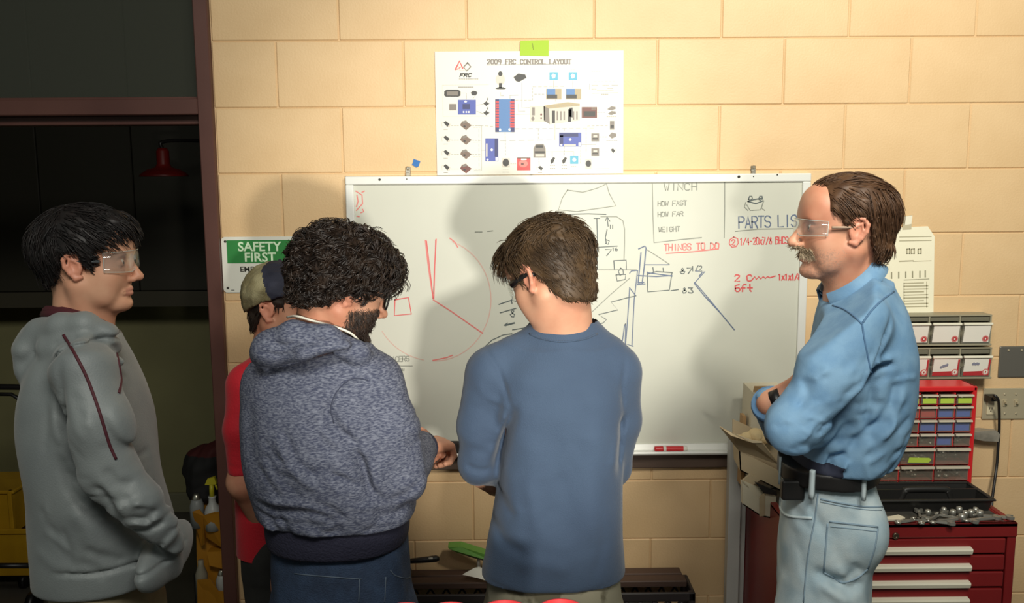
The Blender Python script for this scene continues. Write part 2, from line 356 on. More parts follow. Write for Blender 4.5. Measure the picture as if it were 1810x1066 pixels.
# hanging clips
M_steel = mat('bright_steel', rgb(200, 195, 182), .28, metal=.9)
for u, v, lb in ((721, 298, 'small metal hanging clip above the left part of the whiteboard'), (1332, 296, 'small metal hanging clip above the right part of the whiteboard')):
    c = at(u, v, -.004); t = empty('hanging_clip', lb, 'clip', (c[0], 0, c[2]), 'hanging clips along the whiteboard top')
    m = MB(); m.box((c[0]-.008, -.004, BZ[1]-.004), (c[0]+.008, -.0005, c[2]+.006), .0015); m.box((c[0]-.006, -.009, BZ[1]+.0005), (c[0]+.006, -.004, BZ[1]+.010), .001); m.build('bracket', M_steel, t)
    m = MB(); m.lathe((c[0], -.004, c[2]+.001), [(.006, 0), (.006, -.002), (.003, -.005)], 10, 'y'); m.build('screw', M_steel, t)
b = MB()
P = [at(u, v, -.002) for u, v in ((731, 281), (743, 285), (740, 294), (736, 296), (728, 291), (730, 288))]
b.prism(P, (0, -.0012, 0)); tag(b.build('tape_scrap', mat('blue_tape', rgb(52, 110, 176), .7)), 'torn scrap of blue painter tape stuck on the wall above the whiteboard', 'tape')

# ================================================================== POSTER
M_paper = mat('glossy_paper', rgb(218, 215, 203), .4)
YP = -.004
def pq(X, Y, dy=0.):            # point of the sheet from its 1476x1066 layout grid
    return at(760+X/4.1, 60+Y/4.1, YP-.0006-dy)
c = at(935, 306, 0); po = empty('wall_poster', 'white printed control layout poster taped to the wall above the whiteboard', 'poster', (c[0], 0, c[2]))
m = MB(); nx, ny = 12, 8; G = []
for j in range(ny+1):
    for i in range(nx+1):
        s, t = i/nx, j/ny; L = np.array((35+17*t, 128+897*t)); Rr = np.array((1403-3*t, 120+890*t)); q = L*(1-s)+Rr*s
        p = at(760+q[0]/4.1, 60+q[1]/4.1, YP); p[1] -= 0; G.append(p)
vs = [m.bm.verts.new(p) for p in G]; vb = [m.bm.verts.new(np.array(p)+(0, .0007, 0)) for p in G]
n1 = nx+1
for j in range(ny):
    for i in range(nx):
        k = j*n1+i; m.bm.faces.new((vs[k], vs[k+1], vs[k+1+n1], vs[k+n1])); m.bm.faces.new((vb[k], vb[k+n1], vb[k+1+n1], vb[k+1]))
m.build('sheet', M_paper, po, recalc=False)
PR = {}
PCOL = {'black': rgb(44, 42, 40), 'grey': rgb(120, 112, 104), 'pale': rgb(196, 188, 176), 'line': rgb(150, 146, 138), 'blue': rgb(70, 84, 160), 'deep': rgb(40, 46, 96), 'steel': rgb(74, 116, 168), 'red': rgb(196, 66, 66), 'maroon': rgb(104, 58, 52), 'teal': rgb(84, 162, 188), 'brown': rgb(112, 92, 80), 'white': rgb(240, 236, 226), 'pink': rgb(226, 120, 110), 'tan': rgb(164, 148, 116)}
def pp(col, *pts, lv=0): PR.setdefault(col, MB()).poly([pq(x, y, lv*.0002) for x, y in pts])
def pr(col, x0, y0, x1, y1, lv=0): pp(col, (x0, y0), (x1, y0), (x1, y1), (x0, y1), lv=lv)
LIFT = [0]
def pl(col, wd, *pts):
    LIFT[0] = (LIFT[0]+1) % 40; PR.setdefault(col, MB()).ribbon([pq(x, y, 4e-6*LIFT[0]) for x, y in pts], wd*.00178/4.1)
def pd(col, wd, x0, y0, x1, y1, n):      # dashed
    for i in range(n):
        a, c = i/n, (i+.62)/n; pl(col, wd, (x0+(x1-x0)*a, y0+(y1-y0)*a), (x0+(x1-x0)*c, y0+(y1-y0)*c))
def pe(col, cx, cy, rx, ry, n=14, lv=0): pp(col, *[(cx+rx*math.cos(2*math.pi*i/n), cy+ry*math.sin(2*math.pi*i/n)) for i in range(n)], lv=lv)
def serif(s, x, y, w_, h, gap, col='grey'):     # heavy slab lettering for the heading
    for i, ch in enumerate(s):
        if ch == ' ': continue
        X = x+i*gap; pt = lambda q: (X+w_*int(q[0])/4, y+h*int(q[1])/6)
        for st in GL[ch]:
            P = [pt(q) for q in st.split()]
            for A, B in zip(P, P[1:]):
                up = abs(B[1]-A[1]) > abs(B[0]-A[0])*.8
                pl(col, 8.5 if up else 4., A, B)
            for q in (st.split()[0], st.split()[-1]):
                if q[1] in '06' and ch not in 'COGS0289': P0 = pt(q); pl(col, 3.5, (P0[0]-6, P0[1]), (P0[0]+6, P0[1]))
serif('2009 FRC CONTROL LAYOUT', 416, 187, 19, 30, 26.6); pl('grey', 2.5, (414, 225), (700, 221), (1015, 216))
# logo: triangle, circle, square
pl('red', 11, (185, 256), (215, 196), (236, 248)); pl('red', 6, (185, 258), (206, 252), (222, 240)); pl('grey', 10, (272, 210), (296, 238), (266, 268), (244, 240), (272, 210))
pl('pale', 5, *[(232+26*math.cos(a), 244+22*math.sin(a)) for a in np.linspace(.3, 3.6, 12)])
for i, ch in enumerate('FRC'):
    for st in GL[ch]: pl('black', 8, *[(217+i*29+20*int(q[0])/4+(6-int(q[1]))*1.2, 286+24*int(q[1])/6) for q in st.split()])
pd('grey', 4, 212, 327, 355, 327, 9); pd('grey', 5, 207, 385, 318, 385, 8)
pl('pale', 2, (90, 370), (425, 368)); pl('pale', 2, (90, 370), (95, 598), (430, 596))
# driver station
pp('black', (104, 415), (120, 404), (205, 404), (222, 416), (222, 446), (206, 455), (116, 455), (103, 445)); pr('grey', 122, 416, 204, 446, 1)
pp('black', (296, 425), (310, 412), (334, 414), (346, 428), (332, 446), (304, 444)); pl('line', 3, (224, 428), (264, 428), (264, 472)); pl('line', 3, (326, 452), (312, 468))
pr('blue', 203, 477, 333, 584); pr('deep', 236, 507, 290, 545, 1); pr('grey', 140, 507, 192, 554); pe('white', 258, 490, 10, 7, lv=1)
for x in (244, 263, 281): pe('white', x, 566, 6, 7, lv=1)
for y in (490, 558): pl('black', 5, (420, y-26), (408, y+4)); pp('black', (386, y+14), (406, y), (432, y+14), (408, y+32)); pl('line', 3, (338, y+26-(y-490)*.35), (384, y+20))
# camera and access point
pe('pale', 510, 330, 34, 40, 16); pe('black', 510, 288, 16, 18, lv=1); pr('black', 500, 356, 522, 392, 1); pp('black', (474, 396), (492, 386), (532, 386), (552, 394), (540, 400), (488, 400), lv=1)
pp('black', (606, 313), (640, 287), (690, 294), (700, 318), (644, 349), (622, 340)); pl('line', 3, (512, 425), (512, 448), (536, 448))
pl('line', 3, (667, 352), (667, 534), (722, 534)); pl('line', 3, (640, 508), (640, 560), (690, 560)); pl('line', 3, (580, 445), (640, 443)); pl('line', 3, (580, 445), (580, 470))
pd('line', 3, 620, 480, 745, 480, 4); pd('line', 3, 745, 480, 745, 382, 4); pd('line', 3, 745, 382, 985, 380, 6); pd('line', 3, 757, 436, 838, 436, 3)
# power board
pr('steel', 473, 472, 614, 711); pr('deep', 473, 472, 500, 711, 1); pr('deep', 586, 472, 614, 711, 1)
for i in range(10): pr('red', 475, 488+i*19.6, 500, 502+i*19.6, 2); pr('red', 580, 488+i*19.6, 612, 502+i*19.6, 2)
pe('white', 508, 695, 8, 9, lv=2); pe('white', 576, 693, 8, 9, lv=2)
pl('line', 3, (618, 582), (724, 580)); pd('line', 3, 618, 688, 1205, 684, 12); pd('line', 3, 545, 715, 548, 890, 7); pd('line', 3, 510, 773, 910, 768, 6); pd('line', 3, 785, 690, 785, 770, 3)
# teal modules and cards
for x in (866, 1006): pr('teal', x, 276, x+61, 334); pp('white', (x+14, 300), (x+26, 288), (x+46, 296), (x+40, 318), (x+22, 322), lv=1); pl('line', 2.5, (x+30, 338), (x+30, 392)); pd('pale', 3, x+14, 258, x+50, 258, 2)
for x in (842, 984): pr('tan', x, 397, x+112, 474); pr('steel', x+4, 397, x+66, 440, 1); pr('black', x+4, 440, x+80, 468, 1); pl('line', 2.5, (x+66, 476), (x+66, 490))
# controller
pr('pale', 726, 522, 832, 634); pp('tan', (824, 520), (1000, 494), (1086, 506), (1086, 522), (862, 542)); pp('pale', (862, 542), (1086, 520), (1086, 626), (868, 654), lv=1); pp('grey', (824, 522), (862, 542), (868, 654), (826, 628))
pe('grey', 746, 614, 11, 16, lv=1); pe('maroon', 806, 584, 7, 9, lv=1); pe('maroon', 806, 610, 6, 7, lv=1); pr('grey', 740, 532, 760, 590, 1)
for x, y in ((884, 556), (1000, 546)): pr('black', x, y, x+22, y+90, 2)
for x in (918, 944, 968, 1036, 1060): pr('grey', x, 560, x+10, 628-(x-900)*.05, 2)
pp('black', (1010, 536), (1034, 534), (1034, 606), (1010, 600), lv=2)
for i in range(7): pl('line', 2.5, (866+i*31, 520-i*1.5), (884+i*31, 538-i*2.6))
pr('maroon', 1100, 530, 1211, 608); pr('black', 1114, 560, 1198, 598, 1); pd('line', 3, 1215, 568, 1278, 568, 3); pl('line', 3, (906, 655), (906, 768)); pr('brown', 1170, 532, 1206, 552, 1)
for px_, py_ in ((1318, 536), (1320, 570)): pp('grey', (px_-34, py_+10), (px_-4, py_-12), (px_+26, py_-8), (px_+28, py_+8), (px_-6, py_+18))
pd('grey', 4, 1282, 598, 1352, 598, 5); pr('grey', 1304, 630, 1336, 694); pr('black', 1308, 660, 1332, 682, 1); pp('grey', (1296, 736), (1318, 714), (1350, 722), (1350, 744), (1318, 758)); pd('grey', 3, 1280, 772, 1362, 772, 6)
# legend at right
for x0, x1, y in ((1172, 1218, 372), (1250, 1296, 372), (1318, 1364, 370), (1172, 1206, 398), (1284, 1326, 396), (1210, 1330, 410)): pl('line', 3, (x0, y), (x1, y))
pl('grey', 4, (1174, 429), (1364, 427)); pd('grey', 4, 1242, 438, 1296, 438, 4); pl('grey', 3, (1158, 360), (1157, 402)); pd('pale', 3, 1170, 270, 1240, 270, 4); pd('pale', 3, 1190, 345, 1350, 343, 6)
# motors and speed controllers at left
for i, y in enumerate((656, 762, 866, 970)):
    pl('pale', 4, (96, y-22), (84, y-8), (88, y+14)); pp('pale', (120, y+4), (150, y-6), (142, y+20), (128, y+18)); pp('black', (98, y-14), (114, y-26), (142, y-4), (126, y+18), lv=1); pd('grey', 3, 100, y+36, 132, y+36, 3)
    pp('brown' if i < 3 else 'maroon', (218, y+6), (232, y-22), (262, y-30), (274, y-14), (303, y+6), (262, y+42)); pp('grey', (232, y-20), (262, y-28), (272, y-14), (240, y-4), lv=1); pe('black', 250, y+14, 9, 7, 8, lv=1)
    pd('line', 3, 154, y+8, 216, y+8, 3); pd('line', 3, 306, y+8, 372, y+10, 3); pd('pale', 3, 316, y+22, 372, y+22, 3)
pl('line', 3, (374, 668), (374, 990), (322, 990)); pd('line', 3, 355, 690, 356, 970, 8); pl('line', 2.5, (374, 842), (400, 842)); pd('line', 3, 330, 664, 470, 670, 4)
# sidecars
for x0, y0, x1, y1 in ((401, 756, 495, 923), (936, 715, 1097, 816)):
    pr('blue', x0, y0, x1, y1)
    if y1-y0 > 120: pr('pale', x0+5, y0+38, x0+16, y1-34, 1); pr('deep', x1-26, y0+4, x1-2, y1-34, 1)
    else: pr('pale', x0+36, y1-16, x1-40, y1-4, 1); pr('deep', x0+4, y0+4, x1-22, y0+30, 1); pr('deep', x0+4, y0+20, x0+30, y1-18, 1)
    pe('white', (x0+x1)/2, (y0+y1)/2, 9, 10, 8, lv=2); pe('white', x0+16, y1-12, 8, 7, 8, lv=2); pr('white', x1-20, y1-28, x1-3, y1-4, 2)
pr('pale', 523, 900, 579, 966); pe('black', 550, 932, 24, 28, lv=1); pd('grey', 3, 526, 1002, 576, 1002, 4); pd('pale', 3, 530, 980, 574, 980, 3); pd('line', 3, 584, 942, 630, 942, 3)
pr('red', 631, 896, 728, 988); pe('pink', 676, 940, 34, 26, 14, 1); pr('white', 660, 904, 700, 914, 2); pr('maroon', 660, 934, 680, 950, 2); pr('black', 633, 896, 727, 902, 1)
pp('grey', (750, 830), (766, 800), (822, 796), (838, 830), (840, 896), (750, 896)); pr('black', 768, 806, 820, 824, 1); pr('black', 760, 850, 832, 864, 1); pr('pale', 764, 872, 828, 888, 1)
pl('line', 3, (842, 854), (1042, 852)); pd('line', 3, 790, 900, 792, 960, 3)
for x in (890, 975): pp('black', (x-18, 918), (x+4, 892), (x+18, 900), (x+4, 932), (x-12, 942)); pd('grey', 3, x-20, 954, x+20, 954, 3); pd('grey', 3, x-20, 974, x+22, 974, 3); pl('line', 2.5, (x-4, 854), (x-4, 888))
pr('teal', 1015, 884, 1076, 942); pe('white', 1046, 912, 14, 14, 8, 1); pd('grey', 3, 1022, 960, 1064, 960, 3); pl('line', 2.5, (1042, 852), (1042, 882))
pr('pale', 1126, 908, 1171, 978); pe('black', 1148, 940, 20, 24, lv=1); pd('line', 3, 1092, 818, 1090, 945, 6); pd('line', 3, 1132, 686, 1132, 860, 6); pl('line', 3, (1100, 802), (1205, 800), (1205, 780)); pd('line', 3, 975, 688, 975, 712, 1); pd('line', 3, 975, 818, 973, 885, 3)
for y in (720, 828): pr('grey', 1170, y, 1226, y+58); pr('pale', 1184, y+14, 1212, y+28, 1); pr('black', 1178, y+34, 1218, y+44, 1); pd('line', 3, 1230, y+26, 1290, y+26, 3)
pl('pale', 4, (1340, 828), (1348, 850), (1340, 866)); pp('black', (1310, 838), (1326, 828), (1342, 846), (1328, 864)); pd('line', 3, 1140, 668, 1300, 664, 5); pd('pale', 3, 1196, 976, 1362, 974, 1); pd('pale', 3, 1196, 992, 1362, 990, 1)
pp('black', (782, 966), (800, 956), (820, 974), (806, 990)); pl('pale', 4, (782, 990), (770, 976), (776, 960)); pd('grey', 3, 784, 1006, 816, 1006, 3)
for c, m in PR.items(): m.build('printed_diagram', mat('print_'+c, PCOL[c], .45), po, recalc=False)['kind'] = 'stuff'
c = at(944, 85, 0); t = empty('sticky_note', 'lime green sticky note holding up the top edge of the poster', 'note', (c[0], 0, c[2]))
P = [at(*q) for q in ((920, 72, -.0068), (970, 70.5, -.0068), (970, 99, -.0062), (919, 98, -.0062))]
m = MB(); m.prism(P, (0, .0006, 0)); m.build('paper', mat('lime_paper', rgb(158, 190, 52), .7), t)
m = MB(); m.ribbon([at(941, 77, -.0075), at(943, 87, -.0075)], .003); m.build('pen_mark', mat('olive_ink', rgb(130, 150, 50), .7), t)

# ================================================================== SAFETY SIGN
c = at(460, 518, 0); sg = empty('safety_sign', 'white rounded safety first sign with a green top band beside the doorway', 'sign', (c[0], 0, c[2]))
M_sign = mat('sign_plastic', rgb(226, 226, 214), .35); M_green = mat('sign_green', rgb(50, 132, 66), .4)
m = MB(); x0, x1, z0, z1 = rect(393, 418.5, 529, 517, -.004)
rr = .012; P = []
for cx, cz, a0 in ((x1-rr, z1-rr, 0), (x0+rr, z1-rr, 90), (x0+rr, z0+rr, 180), (x1-rr, z0+rr, 270)):
    for k in range(5): a = math.radians(a0+22.5*k); P.append((cx+rr*math.cos(a), -.004, cz+rr*math.sin(a)))
m.prism(P, (0, .003, 0)); m.build('panel', M_sign, sg)
m = MB(); a0, a1, b0, b1 = rect(401, 424.5, 522, 465, -.0045); m.poly([(a0, -.0045, b0), (a1, -.0045, b0), (a1, -.0045, b1), (a0, -.0045, b1)]); m.build('green_band', M_green, sg, recalc=False)
M_sw = mat('sign_white_print', rgb(216, 240, 206), .4); M_sb = mat('sign_black_print', rgb(56, 54, 48), .5)
def line_at(s, u0, v1, hpx, wpx, m_, bold):
    p = at(u0, v1, -.005); o = text_mesh(s, 1., (0, 0, 0), 'lettering', m_, sg, 1., 1., bold)
    xs = [v.co.x for v in o.data.vertices]; zs = [v.co.z for v in o.data.vertices]
    kx = wpx*.00178/(max(xs)-min(xs)); kz = hpx*.00178/(max(zs)-min(zs)); mx, mz = min(xs), min(zs)
    for v in o.data.vertices: v.co = Vector((p[0]+(v.co.x-mx)*kx, p[1], p[2]+(v.co.z-mz)*kz))
line_at('SAFETY', 421, 444.5, 17, 78, M_sw, .022); line_at('FIRST', 433, 463, 17, 56, M_sw, .022)
line_at('EMER', 425, 480.5, 9.5, 34, M_sb, .02); line_at('S', 435, 494, 9, 7, M_sb, .02)
m = MB()
for u, v in ((398, 427), (521, 427), (403, 509), (519, 509)): m.lathe(at(u, v, -.0042), [(.0042, 0), (.0042, -.001), (.002, -.002)], 8, 'y')
m.ribbon([at(409, 513, -.0046), at(414, 513, -.0046)], .002); m.build('screw', M_sb, sg)['kind'] = 'stuff'

# ================================================================== PAPERS ON THE RIGHT
M_doc = mat('office_paper', rgb(240, 234, 208), .7); M_print = mat('pale_print', rgb(176, 168, 140), .7); M_print2 = mat('grey_print', rgb(150, 146, 122), .7)
def sheet(name, label, quad, Y, lines, cut=None):
    c = at((quad[0][0]+quad[2][0])/2, quad[2][1], 0); t = empty(name, label, 'paper', (c[0], 0, c[2]))
    P = [at(u, v, Y) for u, v in quad]; m = MB(); m.prism(P, (0, .0006, 0)); m.build('sheet_of_paper', M_doc, t)
    m, m2 = MB(), MB()
    for wd, dark, pts in lines: (m2 if dark else m).ribbon([at(u, v, Y-.0005) for u, v in pts], wd*.00178)
    m.build('printed_text', M_print, t, recalc=False)['kind'] = 'stuff'; m2.build('printed_marks', M_print2, t, recalc=False)['kind'] = 'stuff'
    return t
ln = [(1.2, 0, [(1560, 434+i*8.2), (1582, 434.5+i*8.2)]) for i in range(5)] + [(1.2, 0, [(1556, 508+i*8), (1592, 507+i*8)]) for i in range(5)]
sheet('wall_paper_sheet', 'white printed form partly hidden behind the long haired man and another sheet', [(1540, 405), (1588, 402), (1596, 548), (1545, 552)], -.0025, ln)
ln = [(1.6, 0, [(1590, 419+i*7), (1646, 418+i*7)]) for i in range(2)]+[(2.2, 0, [(1590, 462), (1614, 461)]), (1.2, 0, [(1614, 462), (1646, 461)])]
for i, u in enumerate((1576, 1588.5, 1601, 1613, 1626, 1635.5)): ln.append((2.4, 1, [(u, 482-i*.6), (u, 492-i*.5)]))
ln += [(1.2, 1, [(1598, 495), (1642, 493)])]+[(1.8+.5*(i % 2), 0, [(1598, 501+i*5.2), (1602+38*(1 if i % 3 else .8), 500+i*5.2)]) for i in range(9)]
ln += [(1.2, 0, [(1598, 500), (1598, 545)]), (1.2, 0, [(1638, 498), (1638, 543)])]
for k, u in enumerate((1606, 1614, 1626)): ln += [(2.6, 0, [(u-3, 441), (u-3, 448)]), (2.6, 0, [(u+2, 440), (u+2, 448)]), (1.6, 0, [(u-3, 440), (u+2, 440)]), (1.6, 0, [(u-3, 448), (u+2, 448)])]
sheet('wall_paper_sheet', 'white printed chart sheet with a folded corner taped over the form beside the bins', [(1572, 403), (1640, 400), (1652, 418), (1650, 552), (1572, 555)], -.0042, ln)
c = at(1606, 396, 0); b = MB(); b.prism([at(1598, 382, -.0055), at(1612, 380, -.0055), at(1611, 405, -.0055), at(1595, 406, -.0055)], (0, .0006, 0)); b.prism([at(1599, 383, -.006), at(1613, 381, -.006), at(1611, 396, -.006), at(1600, 398, -.006)], (0, .0004, 0), 1)
tag(b.build('masking_tape_strip', [mat('clear_tape', rgb(196, 186, 158), .3), mat('tape_gloss', rgb(238, 232, 212), .2)]), 'shiny strip of clear tape at the top of the papers', 'tape')

# ================================================================== TILT-OUT BINS ON THE WALL
M_grey = mat('grey_plastic', rgb(150, 144, 122), .45); M_clearbin = clear('clear_bin_plastic', rgb(226, 222, 205), .16, .06, .12)
M_card = mat('white_card', rgb(236, 232, 220), .6); M_cred = mat('red_card', rgb(186, 52, 56), .6); M_cpink = mat('pink_card', rgb(214, 130, 124), .6); M_parts = mat('zinc_parts', rgb(160, 156, 146), .35, metal=.7)
YB1 = -.075
def bin_row(v0, v1, lab, red):
    xa, xb, z0, z1 = rect(1536, v0, 1754, v1, YB1)
    t = empty('tilt_bin_rack', lab, 'bin rack', ((xa+xb)/2, 0, z0), 'racks of tilt-out bins on the wall')
    m = MB(); m.box((xa-.004, YB1+.006, z0-.006), (xb+.004, -.001, z0), .001); m.box((xa-.004, YB1+.012, z1), (xb+.004, -.001, z1+.005), .001); m.box((xa, -.006, z0), (xb, -.001, z1))
    n = 4; wd = (xb-xa)/n
    for i in range(n+1): m.box((xa+wd*i-.0025, YB1+.012, z0), (xa+wd*i+.0025, -.001, z1))
    m.build('rack_frame', M_grey, t)
    for i in range(n):
        a, c = xa+wd*i+.004, xa+wd*(i+1)-.004; h = z1-z0
        m = MB(); f = [(YB1-.006, z0+h*.74), (YB1+.006, z0+.002), (YB1+.05, z0+.002), (YB1+.06, z0+h*.70)]
        th = .0018
        m.hexa([(a, f[0][0], f[0][1]), (c, f[0][0], f[0][1]), (c, f[1][0], f[1][1]), (a, f[1][0], f[1][1])], [(a, f[0][0]+th, f[0][1]), (c, f[0][0]+th, f[0][1]), (c, f[1][0]+th, f[1][1]), (a, f[1][0]+th, f[1][1])])
        for s_ in (a, c-th): m.hexa([(s_, y, z) for y, z in f], [(s_+th, y, z) for y, z in f])
        m.box((a, YB1+.006, z0+.002), (c, YB1+.05, z0+.002+th))
        bn = m.build('bin', M_clearbin, t)
        m = MB(); m.box((a-.001, YB1-.011, z0+h*.715), (c+.001, YB1-.002, z0+h*.80), .0015); m.build('bin_lip', mat('frosted_lip', rgb(232, 228, 208), .35), bn)
        # label card inside the front
        def F(s, q): y = f[1][0]+(f[0][0]-f[1][0])*q-.0006; return (a+.004+(c-a-.008)*s, y, z0+.002+(h*.72)*q)
        m = MB(); m.poly([F(.0, .06), F(1, .06), F(1, .93), F(0, .93)])
        if red: m.poly([np.array(F(s, q))+(0, -.0005, 0) for s, q in ((0, .06), (1, .06), (1, .9), (.93, .9), (.93, .3), (0, .26))], 1)
        cx, cz = (.86, .24); P = [np.array(F(cx+.13*math.cos(k*math.pi/6), cz+.17*math.sin(k*math.pi/6)))+(0, -.0008, 0) for k in range(12)]; m.poly(P, 2)
        P = [np.array(F(cx+.085*math.cos(k*math.pi/6), cz+.11*math.sin(k*math.pi/6)))+(0, -.0012, 0) for k in range(12)]; m.poly(P, 1 if not red else 0)
        P = [np.array(F(cx+.03*math.cos(k*math.pi/3), cz+.06*math.sin(k*math.pi/3)))+(0, -.0016, 0) for k in range(6)]; m.poly(P, 0 if not red else 1)
        if red:
            for k in range(5): q = (.32+.05*k+random.uniform(-.02, .02), .6+random.uniform(-.1, .1)); m.poly([np.array(F(q[0]+.05*math.cos(j*1.05), q[1]+.08*math.sin(j*1.05)))+(0, -.0009-.0002*k, 0) for j in range(6)], 3)
        m.build('label_card', [M_card, M_cred, M_cpink, mat('grey_blue_print', rgb(136, 138, 156), .6)], bn, recalc=False)
        m = MB()
        for k in range(7): m.ball((random.uniform(a+.012, c-.012), YB1+.03+random.uniform(-.008, .012), z0+.008+.35*h*random.random()), (.009, .007, .006), 5)
        m.build('small_parts', M_parts, bn)['kind'] = 'stuff'
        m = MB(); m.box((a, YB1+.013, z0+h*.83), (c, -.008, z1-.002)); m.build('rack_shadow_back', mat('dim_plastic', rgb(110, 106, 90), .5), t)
bin_row(561, 609, 'upper rack of clear tilt-out bins with plain white cards on the wall', False)
bin_row(619, 668, 'lower rack of clear tilt-out bins with red edged cards on the wall', True)

# ================================================================== WALL PLATES, PLUG AND CORD
M_plate = mat('satin_steel', rgb(190, 178, 150), .34, metal=.3); M_plate2 = mat('dull_steel', rgb(120, 116, 108), .38, metal=.45)
M_black = mat('black_plastic', rgb(30, 28, 28), .4); M_ivory = mat('ivory_plastic', rgb(214, 202, 170), .4)
x0, x1, z0, z1 = rect(1766, 612, 1846, 667, -.006)
t = empty('blank_wall_plate', 'dull steel blank plate on the wall above the power outlet', 'wall plate', ((x0+x1)/2, 0, z0))
m = MB(); m.box((x0, -.007, z0), (x1, -.0005, z1), .003, 2); m.build('plate', M_plate2, t)
m = MB()
for i in range(4): m.lathe((x0+.028+.043*i, -.007, z1-.013), [(.0042, 0), (.0042, -.0015), (.002, -.0022)], 8, 'y')
m.build('screw', M_plate, t)['kind'] = 'stuff'
x0, x1, z0, z1 = rect(1737, 686, 1850, 741, -.006)
t = empty('outlet_wall_plate', 'satin steel wall plate with an ivory outlet and black plug', 'wall plate', ((x0+x1)/2, 0, z0))
m = MB(); m.box((x0, -.007, z0), (x1, -.0005, z1), .003, 2); m.build('plate', M_plate, t)
a, c, d, e = rect(1744, 698, 1758, 733, -.007)
m = MB(); m.box((a, -.0105, d), (c, -.006, e), .003, 2); oc = m.build('outlet', M_ivory, t)
m = MB(); q = (a+c)/2; zz = d+(e-d)*.28
for dx in (-.004, .004): m.box((q+dx-.0009, -.0108, zz), (q+dx+.0009, -.0104, zz+.007))
m.lathe((q, -.0104, zz-.006), [(.0022, 0), (.0022, -.0004)], 8, 'y'); m.build('outlet_slots', M_black, oc)
for u in (1776, 1796): 
    p = at(u, 712, -.007); m = MB(); m.box((p[0]-.006, -.010, p[2]-.012), (p[0]+.006, -.006, p[2]+.012), .001); m.box((p[0]-.0035, -.022, p[2]-.002), (p[0]+.0035, -.008, p[2]+.006), .001); m.build('toggle_switch', M_plate, t)
m = MB()
for u in (1776, 1796, 1816):
    for v in (697, 731): m.lathe(at(u, v, -.007), [(.004, 0), (.004, -.0014), (.002, -.002)], 8, 'y')
m.build('screw', M_plate, t)['kind'] = 'stuff'
c = at(1751, 704, -.02); t = empty('power_cord', 'black plug and cord hanging from the outlet down behind the tool tray', 'cord', tuple(c))
m = MB(); m.hexa([(c[0]-.016, -.0108, c[2]-.009), (c[0]+.014, -.0108, c[2]-.009), (c[0]+.014, -.0108, c[2]+.012), (c[0]-.016, -.0108, c[2]+.012)], [(c[0]-.009, -.042, c[2]-.005), (c[0]+.011, -.042, c[2]-.005), (c[0]+.011, -.042, c[2]+.008), (c[0]-.009, -.042, c[2]+.008)]); m.build('plug', M_black, t)
cp = [(c[0], -.042, c[2]+.002), at(1757, 699, -.062), at(1764, 706, -.066), at(1766, 725, -.05), at(1766, 760, -.035), at(1764, 790, -.035), at(1762, 820, -.04), at(1758, 850, -.06), at(1754, 880, -.09), at(1752, 905, -.11), at(1750, 935, -.12), at(1752, 985, -.10)]
m = MB(); m.tube(smoothline(cp, 5), .0046, 8); m.build('cable', M_black, t)
m = MB(); P = [at(u, v, -.040) for u, v in ((1722, 764), (1740, 762), (1761, 761), (1768, 768), (1765, 781), (1740, 780), (1722, 776))]; P2 = [p+np.array((0, .003, 0)) for p in P]
for p, q in zip(P, P2): q[1] = -.001 if p[0] < at(1745, 770, -.04)[0] else -.028
m.hexa(P, P2); tag(m.build('duct_tape_strip', mat('grey_tape', rgb(150, 144, 132), .35, rgb(120, 116, 106), 30.)), 'crumpled strip of grey tape holding the black cord to the wall', 'tape')

# ================================================================== TOOL CHEST
M_chest = mat('red_enamel', rgb(132, 32, 32), .38, rgb(118, 26, 28), 3.); M_gap = mat('dark_gap', rgb(18, 12, 12), .8); M_mat = mat('rubber_mat', rgb(72, 68, 60), .8, rgb(56, 54, 48), 30.); M_handle = mat('cream_handle', rgb(226, 220, 200), .4)
TX0, TX1, TY0, TY1, TZ = .772, 1.408, -.50, -.03, .855
t = empty('tool_chest', 'dark red steel tool chest with cream drawer pulls beside the old man', 'tool chest', ((TX0+TX1)/2, (TY0+TY1)/2, 0))
m = MB()
m.box((TX0, TY0+.004, .06), (TX0+.022, TY1, TZ-.002), .002); m.box((TX1-.024, TY0+.004, .06), (TX1, TY1, TZ-.002), .002); m.box((TX0+.02, TY1-.01, .06), (TX1-.02, TY1, TZ-.03)); m.box((TX0+.02, TY0+.03, .06), (TX1-.02, TY1-.01, .08))
m.box((TX0, TY0, TZ-.042), (TX1, TY0+.012, TZ), .003, 2)
for lo, hi in (((TX0, TY0, TZ-.012), (TX0+.018, TY1, TZ)), ((TX1-.018, TY0, TZ-.012), (TX1, TY1, TZ)), ((TX0, TY1-.018, TZ-.012), (TX1, TY1, TZ)), ((TX0, TY0, TZ-.014), (TX1, TY0+.018, TZ))): m.box(lo, hi, .003, 2)
m.build('body', M_chest, t)
m = MB(); m.box((TX0+.018, TY0+.018, TZ-.012), (TX1-.018, TY1-.018, TZ-.004)); m.build('top_mat', M_mat, t)
m = MB(); m.box((TX0+.022, TY0+.022, .08), (TX1-.024, TY0+.03, TZ-.042)); m.build('drawer_gap', M_gap, t)
zt = TZ-.046
for i, h in enumerate((.049, .049, .049, .075, .11, .13, .16)):
    m = MB(); m.box((TX0+.026, TY0+.001, zt-h+.006), (TX1-.030, TY0+.024, zt), .003, 2); d = m.build('drawer', M_chest, t)
    hx0, hx1 = TX0+.13, TX1-.128
    m = MB(); P = [(TY0+.001, zt-.022), (TY0-.014, zt-.024), (TY0-.016, zt-.029), (TY0-.012, zt-.040), (TY0-.003, zt-.042), (TY0+.001, zt-.040)]
    m.prism([(hx0, y, z) for y, z in P], (hx1-hx0, 0, 0)); m.build('pull', M_handle, d)
    zt -= h
